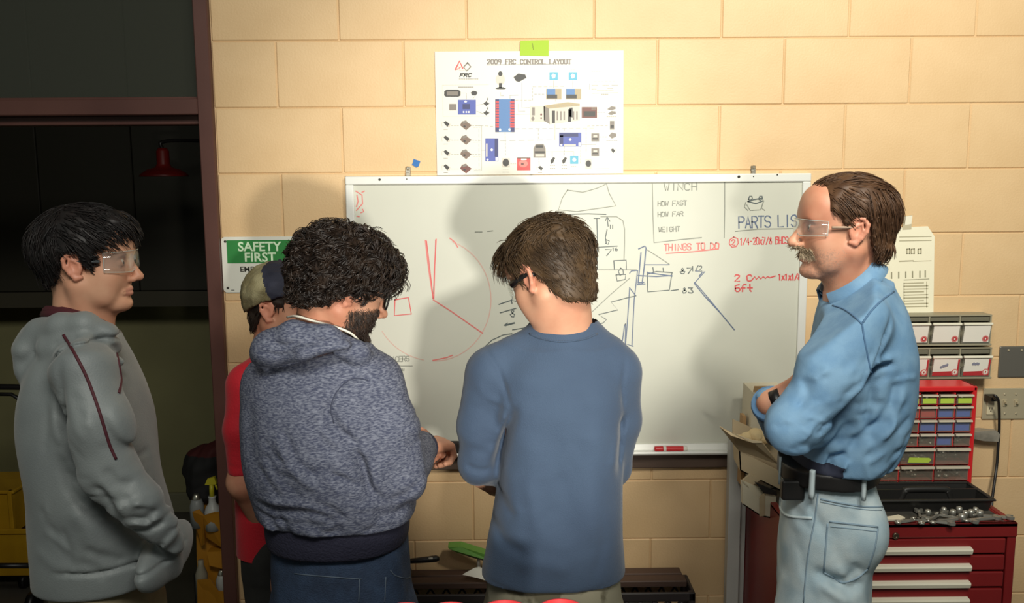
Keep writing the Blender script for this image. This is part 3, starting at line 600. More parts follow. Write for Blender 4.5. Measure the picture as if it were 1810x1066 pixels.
p = at(1583, 947, TY0); m = MB(); m.lathe((p[0], TY0+.001, p[2]), [(.0095, 0), (.0095, -.004), (.007, -.006), (.004, -.0055), (.003, -.004)], 14, 'y'); m.build('lock', mat('dark_chrome', rgb(120, 104, 88), .3, metal=.9), t)
for x in (TX0+.06, TX1-.06):
    for y in (TY0+.06, TY1-.06):
        m = MB(); m.lathe((x-.012, y, .03), [(.03, 0), (.03, .024)], 14, 'x'); m.box((x-.02, y-.02, .035), (x+.02, y+.02, .062)); m.build('caster', M_black, t)
# ------------------------------------------------------------------ red small-parts cabinet
M_rp = mat('red_plastic', rgb(206, 36, 40), .35); M_dr = clear('smoky_drawer_plastic', rgb(206, 198, 180), .09, .08, .10)
CY = -.225; cx1 = at(1722, 770, CY)[0]; cx0 = cx1-.345; cz0, cz1 = TZ, at(1670, 683, CY)[2]
t = empty('parts_cabinet', 'bright red small-parts cabinet with see-through drawers on the tool chest', 'parts cabinet', ((cx0+cx1)/2, CY, TZ))
m = MB(); e = .012
m.box((cx0, CY-.004, cz0), (cx0+e, -.135, cz1), .003); m.box((cx1-e, CY-.004, cz0), (cx1, -.135, cz1), .003); m.box((cx0, CY-.004, cz1-e-.004), (cx1, -.135, cz1), .004, 2); m.box((cx0+e, CY, cz0), (cx1-e, -.135, cz0+.01)); m.box((cx0+e, -.14, cz0), (cx1-e, -.135, cz1-e))
zs = [at(1665, v, CY)[2] for v in (700, 712, 738, 763.5, 789, 822, 849, 880)]
zs[0] = cz1-e-.003
rows = [(6, zs[0], zs[1]), (6, zs[1], zs[2]), (6, zs[2], zs[3]), (6, zs[3], zs[4]), (3, zs[4], zs[5]), (3, zs[5], zs[6]), (3, zs[6], cz0+.01)]
# small rows are four, big rows three
vv = [(695, 713), (714, 738), (740, 762), (764, 787)]
body_dividers = []
grid = []
rz = [at(1665, v, CY)[2] for v in (694.5, 715, 739, 763.5, 788.5, 820.5, 848.5)]+[cz0+.008]
x_in0, x_in1 = cx0+e, cx1-e
for r in range(7):
    n = 6 if r < 4 else 3
    zt_, zb = rz[r], rz[r+1]
    m.box((x_in0, CY, zb-.0012), (x_in1, -.14, zb+.0012))
    for i in range(n+1): xx = x_in0+(x_in1-x_in0)*i/n; m.box((xx-.0018, CY, zb), (xx+.0018, -.14, zt_))
    for i in range(n): grid.append((r, i, n, x_in0+(x_in1-x_in0)*i/n+.0028, x_in0+(x_in1-x_in0)*(i+1)/n-.0028, zb+.002, zt_-.0025))
m.build('cabinet_frame', M_rp, t)
M_lime = mat('lime_label', rgb(176, 200, 70), .7); M_bin = mat('blue_inner', rgb(50, 104, 214), .5); M_rin = mat('red_inner', rgb(206, 34, 46), .5); M_inner = mat('drawer_shade', rgb(112, 104, 92), .7)
for r, i, n, a, c, zb, zt_ in grid:
    big = n == 3; h = zt_-zb
    m = MB(); th = .0014
    m.box((a, CY-.006, zb), (c, CY-.006+th, zt_-h*.12)); m.box((a, CY-.006, zb), (a+th, CY+.07, zt_-h*.2)); m.box((c-th, CY-.006, zb), (c, CY+.07, zt_-h*.2)); m.box((a, CY-.006, zb), (c, CY+.07, zb+th)); m.box((a, CY+.07-th, zb), (c, CY+.07, zt_-h*.2))
    d = m.build('drawer', M_dr, t)
    m = MB(); m.hexa([(a, CY-.016, zt_-h*.17), (c, CY-.016, zt_-h*.17), (c, CY-.006, zt_-h*.22), (a, CY-.006, zt_-h*.22)], [(a, CY-.014, zt_-h*.03), (c, CY-.014, zt_-h*.03), (c, CY-.004, zt_-h*.03), (a, CY-.004, zt_-h*.03)]); m.build('finger_lip', mat('clear_lip', rgb(188, 178, 160), .25), d)
    if not big:
        col = M_inner
        if r == 1: col = M_rin if i < 4 else M_bin
        if r == 2 and i >= 3: col = M_bin
        if r == 3 and i == 4: col = M_bin
        if col is not M_inner:
            m = MB(); m.box((a+.003, CY-.003, zb+.002), (c-.003, CY+.06, zb+h*.68), .001); m.build('bin_liner', col, d)
        else:
            m = MB()
            for k in range(8): m.ball((random.uniform(a+.008, c-.008), CY+random.uniform(.004, .05), zb+.005+random.uniform(0, h*.3)), (.006, .005, .004), 4)
            m.build('small_parts', M_parts, d)['kind'] = 'stuff'
        if r == 0 and i >= 2:
            m = MB(); m.box((a+.004, CY-.0072, zb+.003), (c-.003, CY-.0064, zb+h*.62)); m.build('label_sticker', M_lime, d)
    else:
        m = MB()
        for k in range(16): m.ball((random.uniform(a+.012, c-.012), CY+random.uniform(.004, .055), zb+.006+random.uniform(0, h*.4)), (.010*random.uniform(.5, 1), .006, .005), 4)
        m.build('small_parts', M_parts, d)['kind'] = 'stuff'
        if r == 4 and i < 2:
            m = MB(); m.prism([(a+.022, CY-.0068, zb+.006), (c-.016, CY-.0068, zb+.005), (c-.008, CY-.0068, zb+.014), (c-.014, CY-.0068, zb+.020), (a+.026, CY-.0068, zb+.022)], (0, .0006, 0)); m.build('label_sticker', M_lime, d)
# ------------------------------------------------------------------ black tote tray on the chest
M_blk2 = mat('black_tote_plastic', rgb(34, 33, 32), .42, spec=.5)
p = at(1747, 906, -.40); tx1 = p[0]; tx0 = tx1-.44; ty0, ty1 = -.40, -.268; tz0 = TZ; tz1 = at(1680, 882, -.405)[2]
t = empty('tote_tray', 'black plastic tool tote with an arched carry handle on the tool chest', 'tote', ((tx0+tx1)/2, -.33, TZ))
m = MB(); th = .004
def sl(x0, x1, y0, y1, z0, z1, fl): m.hexa([(x0, y0, z0), (x1, y0, z0), (x1, y1, z0), (x0, y1, z0)], [(x0-fl, y0-fl, z1), (x1+fl, y0-fl, z1), (x1+fl, y1+fl, z1), (x0-fl, y1+fl, z1)])
m.box((tx0, ty0, tz0-.0035), (tx1, ty1, tz0+.004))
fl = .008
O = [(tx0, ty0), (tx1, ty0), (tx1, ty1), (tx0, ty1)]; T = [(tx0-fl, ty0-fl), (tx1+fl, ty0-fl), (tx1+fl, ty1+fl), (tx0-fl, ty1+fl)]
for i in range(4):
    j = (i+1) % 4; ins = lambda q: (q[0]+(th if q[0] < (tx0+tx1)/2 else -th), q[1]+(th if q[1] < -.33 else -th))
    m.hexa([(*O[i], tz0), (*O[j], tz0), (*ins(O[j]), tz0), (*ins(O[i]), tz0)], [(*T[i], tz1), (*T[j], tz1), (*ins(T[j]), tz1), (*ins(T[i]), tz1)])
for lo, hi in (((tx0-fl-.006, ty0-fl-.006, tz1-.006), (tx1+fl+.006, ty0-fl+.006, tz1)), ((tx0-fl-.006, ty1+fl-.006, tz1-.006), (tx1+fl+.006, ty1+fl+.006, tz1)), ((tx0-fl-.006, ty0-fl, tz1-.006), (tx0-fl+.006, ty1+fl, tz1)), ((tx1+fl-.006, ty0-fl, tz1-.006), (tx1+fl+.006, ty1+fl, tz1))): m.box(lo, hi, .002)
m.build('tray', M_blk2, t)
hx0, hx1, hz = at(1596, 872, -.33)[0], at(1680, 872, -.33)[0], at(1640, 866, -.33)[2]
m = MB(); m.tube(smoothline([(hx0-.006, -.325, tz0+.002), (hx0, -.325, hz-.02), (hx0+.006, -.325, hz-.006), (hx0+.02, -.325, hz), (hx1-.02, -.325, hz), (hx1-.006, -.325, hz-.006), (hx1, -.325, hz-.02), (hx1+.006, -.325, tz0+.002)], 4), .010, 8)
m.box((tx0+.002, -.329, tz0), (tx1-.002, -.321, tz0+.036)); m.build('handle', M_blk2, t)
# hand tools lying on the mat
M_chrome = mat('chrome', rgb(176, 174, 166), .36, metal=.75)
tools = [(1612, 921, 18, 'w'), (1626, 915, 70, 'w'), (1648, 923, -20, 'w'), (1655, 914, 40, 'w'), (1674, 921, 15, 'w'), (1690, 917, -35, 'w'), (1735, 919, 10, 'w'), (1752, 914, -15, 'w')]
from mathutils import Euler
def floor_at(u, v, Z):
    x, y, z = ray(u, v); k = (Z-EYE)/z; return np.array([float(x*k), float(y*k-DIST), Z])
names = ['lying nearest the paper tag', 'crossing others behind it', 'low at the mat edge', 'angled behind the sockets', 'lying flat in the middle of the mat', 'steeply angled near the bolts', 'lying flat toward the right of the mat', 'at the right end of the mat']
for k, (u, v, a, kind) in enumerate(tools):
    c = floor_at(u, v, TZ+.002); t = empty('wrench', 'small chrome wrench '+names[k]+' on the tool chest', 'wrench', tuple(c), 'loose wrenches on the tool chest', 0)
    L = .040; ca, sa = math.cos(math.radians(a)), math.sin(math.radians(a)); Rm = lambda x, y, z: (c[0]+x*ca-y*sa, c[1]+x*sa+y*ca, c[2]+z)
    m = MB(); m.hexa([Rm(-L, -.004, 0), Rm(L, -.004, 0), Rm(L, .004, 0), Rm(-L, .004, 0)], [Rm(-L, -.003, .006), Rm(L, -.003, .006), Rm(L, .003, .006), Rm(-L, .003, .006)]); m.build('shank', M_chrome, t)
    m = MB(); R_ = [(.012*math.cos(q), .012*math.sin(q)) for q in np.linspace(.7, 5.6, 9)]+[(.004, -.004), (-.002, 0), (.004, .004)]
    m.hexa([Rm(L+.008+x, y, -.0005) for x, y in R_], [Rm(L+.008+x, y, .008) for x, y in R_]); m.build('open_end', M_chrome, t)
    m = MB(); m.lathe(Rm(-L-.008, 0, 0), [(.005, 0), (.009, 0), (.009, .006), (.005, .006), (.005, 0)], 12, closed=True); m.build('ring_end', M_chrome, t)
sock = [(1640, 912), (1668, 908), (1684, 912), (1695, 907), (1706, 914), (1716, 912), (1724, 908), (1731, 913), (1700, 920)]
snames = ['behind the first wrenches', 'tall one near the tote', 'left of the bolt pile', 'behind the bolt pile, against the tote', 'front of the bolt pile', 'middle of the bolt pile', 'rear of the bolt pile', 'right end of the bolt pile', 'alone at the front of the mat']
for k, (u, v) in enumerate(sock):
    c = floor_at(u, v, TZ+.001); r = random.uniform(.0075, .011)
    m = MB(); m.lathe((c[0], c[1], c[2]-.002), [(r*.6, 0), (r, 0), (r, .014), (r*.85, .020), (r*.5, .020), (r*.5, .006)], 14)
    tag(m.build('socket', M_chrome, None, True), 'chrome socket '+snames[k], 'socket', 'chrome sockets on the tool chest')['kind'] = 'thing'
m = MB(); P = [floor_at(u, v, TZ-.002) for u, v in ((1560, 921), (1593, 920), (1600, 917), (1588, 912), (1560, 917))]
m.prism(P, (0, 0, .004)); tag(m.build('paper_tag', mat('tag_paper', rgb(220, 212, 190), .7)), 'cream paper tag lying on the tool chest by the old man', 'paper')
# ------------------------------------------------------------------ white strut, boxes
M_white = mat('white_painted_wood', rgb(196, 196, 190), .55, rgb(186, 186, 180), 4.)
x0, x1 = at(1287, 930, -.105)[0], at(1308, 930, -.105)[0]
m = MB(); zt = at(1293, 776, -.105)[2]
m.hexa([(x0, -.105, 0), (x1, -.105, 0), (x1, -.07, 0), (x0, -.07, 0)], [(x0, -.105, zt+.008), (x1, -.105, zt-.016), (x1, -.07, zt-.016), (x0, -.07, zt+.008)]); tag(m.build('strut', M_white), 'white painted upright strut standing between the whiteboard end and the tool chest', 'post')
M_cb = mat('cardboard', rgb(196, 176, 142), .75, rgb(184, 164, 132), 6.); M_cbin = mat('cardboard_inside', rgb(176, 140, 96), .8); M_cw = mat('white_carton', rgb(206, 196, 172), .7)
# tall narrow carton standing behind
c0 = at(1325, 762, -.195)
t = empty('carton', 'narrow upright carton with an open brown top behind the torn box', 'box', (c0[0]+.06, -.15, TZ))
xa, xb = at(1327, 730, -.20)[0], at(1327, 730, -.20)[0]+.11; zt = at(1340, 693, -.20)[2]; lean = .003
m = MB(); m.hexa([(xa-lean, -.20, TZ), (xb-lean, -.20, TZ), (xb-lean, -.09, TZ), (xa-lean, -.09, TZ)], [(xa+.004, -.20, zt), (xb, -.20, zt), (xb, -.09, zt+.004), (xa+.004, -.09, zt+.004)]); m.build('body', M_cw, t)
m = MB(); m.hexa([(xa+.006, -.198, zt-.002), (xb, -.198, zt-.002), (xb, -.194, zt-.002), (xa+.006, -.194, zt-.002)], [(xa+.010, -.196, zt+.017), (xb, -.196, zt+.017), (xb, -.193, zt+.017), (xa+.010, -.193, zt+.017)]); m.build('flap', M_cbin, t)
xs_, zz0, zz1 = at(1312, 740, -.17)[0], at(1315, 762, -.17)[2], at(1315, 736, -.17)[2]
m = MB(); m.hexa([(xs_, -.17, TZ), (xa-.005, -.17, TZ), (xa-.005, -.13, TZ), (xs_, -.13, TZ)], [(xs_+.003, -.17, zz1), (xa-.005, -.17, zz1), (xa-.005, -.13, zz1), (xs_+.003, -.13, zz1)])
tag(m.build('cardboard_piece', M_cbin), 'small brown cardboard piece standing between the white strut and the carton', 'box')
m = MB(); m.box((.742, -.29, TZ-.012), (TX0-.002, -.06, TZ-.0005), .001); m.box((.746, -.068, .0), (TX0-.002, -.055, TZ-.012))
tag(m.build('side_shelf', M_white), 'white shelf under the cardboard boxes between the strut and the tool chest', 'shelf')
# torn open box, tilted on the edge of the chest
Yb = -.30
def bp(u, v, Y): return at(u, v, Y)
t = empty('torn_box', 'torn open cardboard box with raised flaps in front of the old man', 'box', tuple(at(1345, 850, Yb)))
wl, wr = 1306, 1392
m = MB()
fr = [bp(1306, 796, Yb), bp(1392, 840, Yb), bp(1388, 872, Yb), bp(1308, 832, Yb)]; bk = [p+np.array((.0, .075, .012)) for p in fr]
th = np.array((0, .004, 0))
m.hexa(fr, [p+th for p in fr])                                             # front wall
m.hexa([fr[0], fr[3], bk[3], bk[0]], [p+np.array((.004, 0, 0)) for p in (fr[0], fr[3], bk[3], bk[0])])
m.hexa([fr[1], fr[2], bk[2], bk[1]], [p-np.array((.004, 0, 0)) for p in (fr[1], fr[2], bk[2], bk[1])])
m.hexa([fr[3], fr[2], bk[2], bk[3]], [p+np.array((0, 0, .004)) for p in (fr[3], fr[2], bk[2], bk[3])]); m.hexa(bk, [p-th for p in bk])
m.build('body', M_cb, t)
def flap(P, off, mm, name='flap'):
    m = MB(); m.prism(P, off); m.build(name, mm, t)
Yf = Yb-.07
flap([bp(1272, 755, Yb-.05), bp(1292, 768, Yf), bp(1330, 781, Yf), bp(1347, 782, Yf), bp(1377, 822, Yb-.01), bp(1306, 797, Yb-.001)], (.001, .004, .003), M_cb)
flap([bp(1272, 754, Yb-.05), bp(1296, 766, Yf-.003), bp(1330, 778, Yf-.003), bp(1347, 780, Yf-.003), bp(1347, 783, Yf-.003), bp(1330, 783, Yf-.003), bp(1292, 770, Yf-.003)], (0, .003, 0), mat('torn_edge', rgb(216, 196, 160), .8), 'torn_edge')
flap([bk[0]+np.array((0, 0, 0)), bk[1], bk[1]+np.array((.0, .008, .07)), bk[0]+np.array((.0, .008, .06))], (0, .004, 0), M_cb)
m = MB()
for u, v, r in ((1308, 772, (.022, .02, .012)), (1322, 769, (.024, .02, .016)), (1336, 766, (.026, .03, .022)), (1350, 768, (.028, .03, .022))): m.ball(at(u, v+4, Yb+.03), r, 8)
m.build('packing_paper', mat('kraft_paper', rgb(206, 184, 140), .8, bump=.5, bscale=60.), t)
# lower box
t = empty('crushed_box', 'crushed pale carton hanging open under the torn box over the chest side', 'box', tuple(at(1340, 900, -.34)))
Y2 = -.325
fr = [at(1312, 852, Y2), at(1322, 861, Y2), at(1340, 882, Y2), at(1360, 872, Y2), at(1372, 878, Y2), at(1370, 918, Y2), at(1343, 912, Y2), at(1313, 892, Y2)]
m = MB(); m.prism(fr, (0, .005, 0)); m.prism([fr[0], fr[1], fr[1]+np.array((.004, .018, .0)), fr[0]+np.array((.004, .018, .0))], (.002, 0, -.003)); m.prism([fr[7], fr[6], fr[6]+np.array((0, .018, .002)), fr[7]+np.array((0, .018, .002))], (0, 0, .004)); m.prism([fr[6], fr[5], fr[5]+np.array((0, .018, .002)), fr[6]+np.array((0, .018, .002))], (0, 0, .004)); m.prism([p+np.array((0, .018, .001)) for p in (fr[0], fr[4], fr[5], fr[7])], (0, .004, 0)); m.build('body', M_cw, t)
m = MB(); m.prism([at(1312, 850, Y2+.02), at(1326, 838, Y2+.02), at(1345, 848, Y2+.02), at(1324, 862, Y2+.02)], (0, .004, .002)); m.prism([at(1343, 878, Y2-.008), at(1352, 872, Y2-.008), at(1352, 912, Y2-.004), at(1343, 913, Y2-.004)], (0, .004, 0)); m.build('flap', M_cb, t)
m = MB(); m.hexa([at(1334, 852, Y2-.012), at(1372, 868, Y2-.012), at(1374, 876, Y2-.012), at(1350, 872, Y2-.012)], [p+np.array((.0, .006, .0)) for p in (at(1334, 852, Y2-.012), at(1372, 868, Y2-.012), at(1374, 876, Y2-.012), at(1350, 872, Y2-.012))])
tag(m.build('battery_pack', M_black), 'black plastic battery pack lying in the crushed carton', 'battery')
# ------------------------------------------------------------------ things on the pen tray
zt = BZ[0]+.012
c = at(1187, 795, -.045); t = empty('marker_pen', 'red dry-erase marker lying on the whiteboard pen tray', 'marker', (c[0], -.045, BZ[0]+.008))
zc = BZ[0]+.008+.0085; xa, xb = at(1157, 795, -.045)[0], at(1219, 795, -.045)[0]
m = MB(); m.lathe((xa, -.041, zc), [(.0, 0), (.0075, .001), (.008, .004), (.0085, .026), (.0085, .028)], 14, 'x'); m.build('cap', mat('red_cap', rgb(196, 30, 36), .35), t, True)
m = MB(); m.lathe((xa+.029, -.041, zc), [(.006, 0), (.0078, .001), (.0078, .074), (.006, .078), (.0, .079)], 14, 'x'); br = m.build('barrel', mat('white_barrel', rgb(232, 228, 218), .4), t, True)
m = MB(); m.lathe((xa+.038, -.041, zc), [(.0081, 0), (.0081, .056)], 14, 'x', closed=True); m.build('label_band', mat('red_band', rgb(206, 46, 50), .4), br)
m = MB(); x0, x1, z0, z1 = rect(700, 792, 812, 815, -.05)
m.box((x0, -.058, BZ[0]+.012), (x1, -.028, BZ[0]+.046), .004, 2); eo = m.build('felt_block', mat('black_felt', rgb(34, 28, 26), .9))
tag(eo, 'black board eraser on the pen tray between the curly haired man and the blue sweater', 'eraser'); eo.name = 'board_eraser'
m = MB(); m.prism([at(777, 806, -.064), at(782, 803, -.064), at(788, 804, -.064), at(795, 808, -.064)], (0, .001, 0)); tag(m.build('paper_scrap', M_card), 'small white paper scrap in front of the black eraser', 'paper')

# ================================================================== LOW SHELF, CRATES AND THINGS BY THE WALL
M_bw = mat('brown_wood', rgb(92, 70, 60), .6, rgb(74, 56, 48), 5., (.25, 2, 3))
bx0, bx1 = at(640, 1010, -.06)[0], at(1209, 1010, -.06)[0]; bz = at(1150, 1003, -.012)[2]
t = empty('low_wooden_shelf', 'long low brown wooden shelf against the block wall behind the men', 'shelf', ((bx0+bx1)/2, -.06, 0))
m = MB(); m.box((bx0, -.060, bz-.022), (bx1-.006, -.012, bz), .003); m.build('plank', M_bw, t)
m = MB(); m.box((bx0, -.112, bz-.024), (bx1, -.063, bz-.002), .003); m.build('plank', M_bw, t)
M_crate = mat('black_crate_plastic', rgb(56, 50, 50), .5)
def crate(x0, x1, y0, y1, z1, label):
    t = empty('milk_crate', label, 'crate', ((x0+x1)/2, (y0+y1)/2, 0), 'black crates under the low shelf'); z0 = z1-.28
    m = MB(); m.box((x0, y0, z0), (x1, y1, z0+.008))
    for x in (x0, x1-.022):
        for y in (y0, y1-.022): m.box((x, y, z0), (x+.022, y+.022, z1), .003)
    for y in (y0, y1-.012): m.box((x0, y, z1-.03), (x1, y+.012, z1), .003); m.box((x0, y, z0), (x1, y+.012, z0+.03), .003)
    for x in (x0, x1-.012): m.box((x, y0, z1-.03), (x+.012, y1, z1), .003); m.box((x, y0, z0), (x+.012, y1, z0+.03), .003)
    m.build('crate_frame', M_crate, t)
    for nm, y in (('front_lattice', y0+.004), ('rear_lattice', y1-.008)):
        m = MB(); n = 5; a0, a1 = z0+.03, z1-.03; st = (x1-x0-.04)/n
        for i in range(-3, n+3):
            for s in (1, -1):
                xa = x0+.02+st*i; xb = xa+s*st*2.6; P = []
                for q in np.linspace(0, 1, 12):
                    xx = xa+(xb-xa)*q
                    if x0+.015 <= xx <= x1-.015: P.append((xx, y+(.002 if s > 0 else 0), a0+(a1-a0)*q))
                if len(P) > 1: m.tube([P[0], P[-1]], .0034, 4)
        m.build(nm, M_crate, t)
    return t
cz = bz-.025
CX = [(at(1085, 1045, -.145)[0], at(1229, 1045, -.145)[0]), (at(700, 1045, -.145)[0], at(868, 1045, -.145)[0])]
lbs = ('black lattice milk crate under the low shelf right of the blue sweater', 'black lattice milk crate under the low shelf left of the blue sweater')
for (X0, X1), lb in zip(CX, lbs):
    zt = cz-.28; crate(X0, X1, -.150, -.014, cz, lb)
    m = MB(); m.box((X0+.004, -.146, 0), (X1-.004, -.018, zt-.001), .004); m.box((X0, -.15, zt-.03), (X1, -.014, zt-.001), .003)
    tag(m.build('plastic_bin', M_crate), lb.replace('lattice milk crate under the low shelf', 'plastic bin below the milk crate'), 'bin')
# strips in the right crate
p0, p1 = at(1092, 1058, -.09), at(1160, 1055, -.09)
m = MB(); m.box((p0[0], -.11, cz-.272), (p1[0], -.07, p1[2]), .002)
tag(m.build('carton_strip', mat('pale_carton', rgb(190, 190, 186), .5)), 'pale carton standing inside the right black milk crate', 'box')
# bench brush
t = empty('bench_brush', 'green bench brush with grey bristles propped above the low shelf', 'brush', tuple(at(850, 1003, -.06)))
c = [at(793, 958, -.045), at(815, 957, -.045), at(880, 977, -.075), at(880, 986, -.075), at(808, 967, -.045), at(795, 961, -.045)]
m = MB(); m.prism(c, (0, -.035, -.004)); m.build('block', mat('green_plastic', rgb(104, 158, 68), .5), t)
m = MB(); lo = [at(798, 963, -.05), at(812, 968, -.05), at(880, 987, -.08), at(880, 993, -.08), at(835, 981, -.06), at(803, 970, -.05)]; m.prism(lo, (0, -.022, 0)); m.build('bristles', mat('grey_bristle', rgb(128, 120, 108), .9, rgb(84, 78, 72), 120., bump=.6, bscale=200.), t)
m = MB(); m.tube([at(848, 980, -.066), at(846, 992, -.062), (at(847, 1003, -.06)[0], -.06, bz-.001)], [.007, .006, .007], 8); m.build('handle', M_card, t)
t = empty('frying_pan', 'black pan on the low shelf with its handle sticking out behind the curly haired man', 'pan', tuple(at(690, 1010, -.2)))
pc = np.array((at(676, 1004, -.11)[0], -.112, bz)); m = MB(); m.lathe(pc, [(.0, -.002), (.075, -.002), (.095, .035), (.092, .035), (.073, .003), (0, .003)], 24); m.build('pan', M_black, t)
h0, h1 = at(715, 993, -.14), at(771, 987.5, -.13)
m = MB(); m.tube([pc+np.array((.085, 0, .024)), h0, (h0+h1)/2, h1, h1+np.array((.010, 0, .001))], [.007, .008, .0095, .011, .006], 8); hd = m.build('handle', M_black, t)
m = MB(); q = at(761, 988.5, -.146); m.box((q[0]-.007, -.1425, q[2]-.0025), (q[0]+.007, -.139, q[2]+.003), .001); m.build('label_plate', M_card, hd)
m = MB(); P = [at(818, 1016, -.118), at(838, 1005, -.10), at(846, 1003, -.09), at(870, 1010, -.10), at(870, 1030, -.125), at(845, 1022, -.122)]
m.prism(P, (0, .002, .001)); tag(m.build('white_rag', M_card), 'corner of a white rag hanging over the low shelf edge beside the blue sweater', 'rag')
# ================================================================== WORKBENCH WITH RED BOWLS IN THE FOREGROUND
t = empty('workbench', 'wooden workbench in front of the group carrying the red cups', 'workbench', (.0, -1.62, 0))
wz = .905
for i in range(4):
    m = MB(); m.box((-.75, -1.98+i*.17, wz-.035), (.75, -1.98+i*.17+.167, wz), .003); m.build('plank', M_bw, t)
for x in (-.70, .64):
    for y in (-1.94, -1.40): m = MB(); m.box((x, y, 0), (x+.06, y+.06, wz-.035), .003); m.build('leg', M_bw, t)
m = MB(); m.box((-.70, -1.95, wz-.12), (.70, -1.92, wz-.035)); m.box((-.70, -1.37, wz-.12), (.70, -1.34, wz-.035)); m.build('apron', M_bw, t)
M_cup = mat('red_cup_plastic', rgb(214, 58, 62), .35); M_cream = mat('cream_filling', rgb(224, 206, 168), .7, rgb(206, 182, 140), 60., bump=.5, bscale=90.)
for k, (u, v, lb) in enumerate(((719, 1063, 'leftmost red cup at the bottom edge, in front of the curly haired man'), (797, 1062, 'second red cup from the left at the bottom edge'), (892, 1058.5, 'third red cup from the left at the bottom edge, with cream filling'), (989, 1056.5, 'rightmost red cup at the bottom edge, in front of the blue sweater'))):
    far = 1.42; x, y, z = ray(u, v); tt = far/y; c = np.array((float(x*tt), far-DIST-.041, 0)); rz_ = float(EYE+z*tt)
    t = empty('red_cup', lb, 'cup', (c[0], c[1], wz), 'red cups on the workbench'); h = rz_-wz
    m = MB(); m.lathe((c[0], c[1], wz), [(.0, 0), (.029, 0), (.030, .004), (.036, h-.006), (.0385, h-.004), (.0385, h), (.0352, h), (.029, .006), (.0, .006)], 24); m.build('cup', M_cup, t, True)
    m = MB(); m.lathe((c[0], c[1], wz), [(.0, h-.004), (.020, h-.005), (.0335, h-.012), (.032, h-.03), (.0, h-.03)], 20); m.build('filling', M_cream, t, True)
# ================================================================== STORE ROOM CONTENTS
t = empty('wall_cupboard', 'dark wooden wall cupboard high up in the store room', 'cupboard', (-2.3, 1.75, 1.4))
z0 = at(150, 543, 1.58)[2]; z2 = at(150, 516, 1.58)[2]
m = MB(); m.box((-3.2, 1.58, z0), (-.9, 1.905, z2)); m.build('pelmet', mat('pelmet_wood', rgb(64, 60, 46), .6), t)
for i in range(5):
    m = MB(); m.box((-3.2+.46*i, 1.57, z2+.004), (-3.2+.46*i+.455, 1.905, 2.80), .004); m.build('door', mat('cupboard_wood', rgb(44, 42, 32), .6), t)
t = empty('red_lamp_shade', 'red enamel dome lamp hanging in the dark store room', 'lamp', tuple(at(290, 300, 1.)))
c = at(290, 312, 1.); s = px(1., 1, 300)
m = MB(); m.lathe(c, [(42*s, 0), (40*s, 4*s), (28*s, 12*s), (14*s, 16*s), (11*s, 22*s), (11*s, 44*s), (7*s, 50*s), (0, 50*s)], 24); m.build('shade', mat('red_enamel_lamp', rgb(112, 24, 18), .4), t, True)
m = MB(); m.tube(smoothline([c+np.array((0, 0, 48*s)), c+np.array((.0, .0, 60*s)), c+np.array((.08, .1, 64*s)), c+np.array((.2, .3, 62*s)), c+np.array((.25, .60, 60*s))], 4), .008, 8); m.build('arm', M_black, t)
# black trolley handle
t = empty('trolley', 'black tubular trolley handle at the left edge of the store room', 'trolley', (-2.0, .7, 0))
A = lambda u, v: at(u, v, .72)
m = MB(); m.tube(smoothline([A(-60, 684), A(0, 684), A(42, 685), A(53, 690), A(56, 705), A(55, 760), A(54, 900), (A(54, 900)[0], .72, .06)], 4), .012, 8)
m.tube([A(-60, 684), (A(-60, 684)[0], .72, .06)], .012, 8); m.tube([A(-58, 696), A(20, 697), A(52, 716)], .008, 8); m.tube([A(-58, 1000), A(52, 1000)], .012, 8); m.build('frame', M_black, t)
m = MB(); m.lathe(A(38, 676), [(.009, 0), (.009, .012), (.005, .02), (0, .02)], 10); m.build('knob', M_steel, t)
for u in (-60, 54): m = MB(); p = A(u, 1000); m.lathe((p[0]-.015, .72, .05), [(.05, 0), (.05, .03)], 16, 'x'); m.build('wheel', M_black, t)
# mop bucket
M_yel = mat('yellow_plastic', rgb(206, 160, 34), .45, rgb(188, 142, 28), 4.); by = .95
t = empty('mop_bucket', 'yellow mop bucket with a side wringer at the left edge of the store room', 'bucket', tuple(np.array((at(30, 1000, by)[0], by+.15, 0))))
L0, L1 = at(-70, 1000, by)[0], at(70, 1000, by)[0]; zb, zr = .07, at(40, 936, by)[2]
m = MB(); th = .006
def tub(m, x0, x1, y0, y1, z0, z1, f):
    O = [(x0, y0), (x1, y0), (x1, y1), (x0, y1)]; cx, cy = (x0+x1)/2, (y0+y1)/2; g = lambda q, k, w_: (cx+(q[0]-cx)*k-w_*(1 if q[0] > cx else -1), cy+(q[1]-cy)*k-w_*(1 if q[1] > cy else -1))
    for i in range(4):
        j = (i+1) % 4; m.hexa([(*g(O[i], 1, 0), z0), (*g(O[j], 1, 0), z0), (*g(O[j], 1, th), z0), (*g(O[i], 1, th), z0)], [(*g(O[i], f, 0), z1), (*g(O[j], f, 0), z1), (*g(O[j], f, th), z1), (*g(O[i], f, th), z1)])
    m.box((x0, y0, z0), (x1, y1, z0+.01))
tub(m, L0, L1-.05, by, by+.3, zb, zr, 1.14); m.box((L0-.05, by-.03, zr-.012), (L1+.02, by-.015, zr+.012), .004); m.build('tub', M_yel, t)
wx0, wx1 = at(-50, 900, by)[0], at(20, 900, by)[0]; wz0, wz1 = zr-.02, at(10, 868, by)[2]
m = MB(); tub(m, wx0, wx1, by+.02, by+.25, wz0, wz1-.012, 1.08); m.box((wx0-.02, by, wz1-.016), (wx1+.015, by+.27, wz1), .004); m.box((wx1-.012, by-.004, wz0-.05), (wx1+.006, by+.02, wz1), .003); m.build('wringer', M_yel, t)
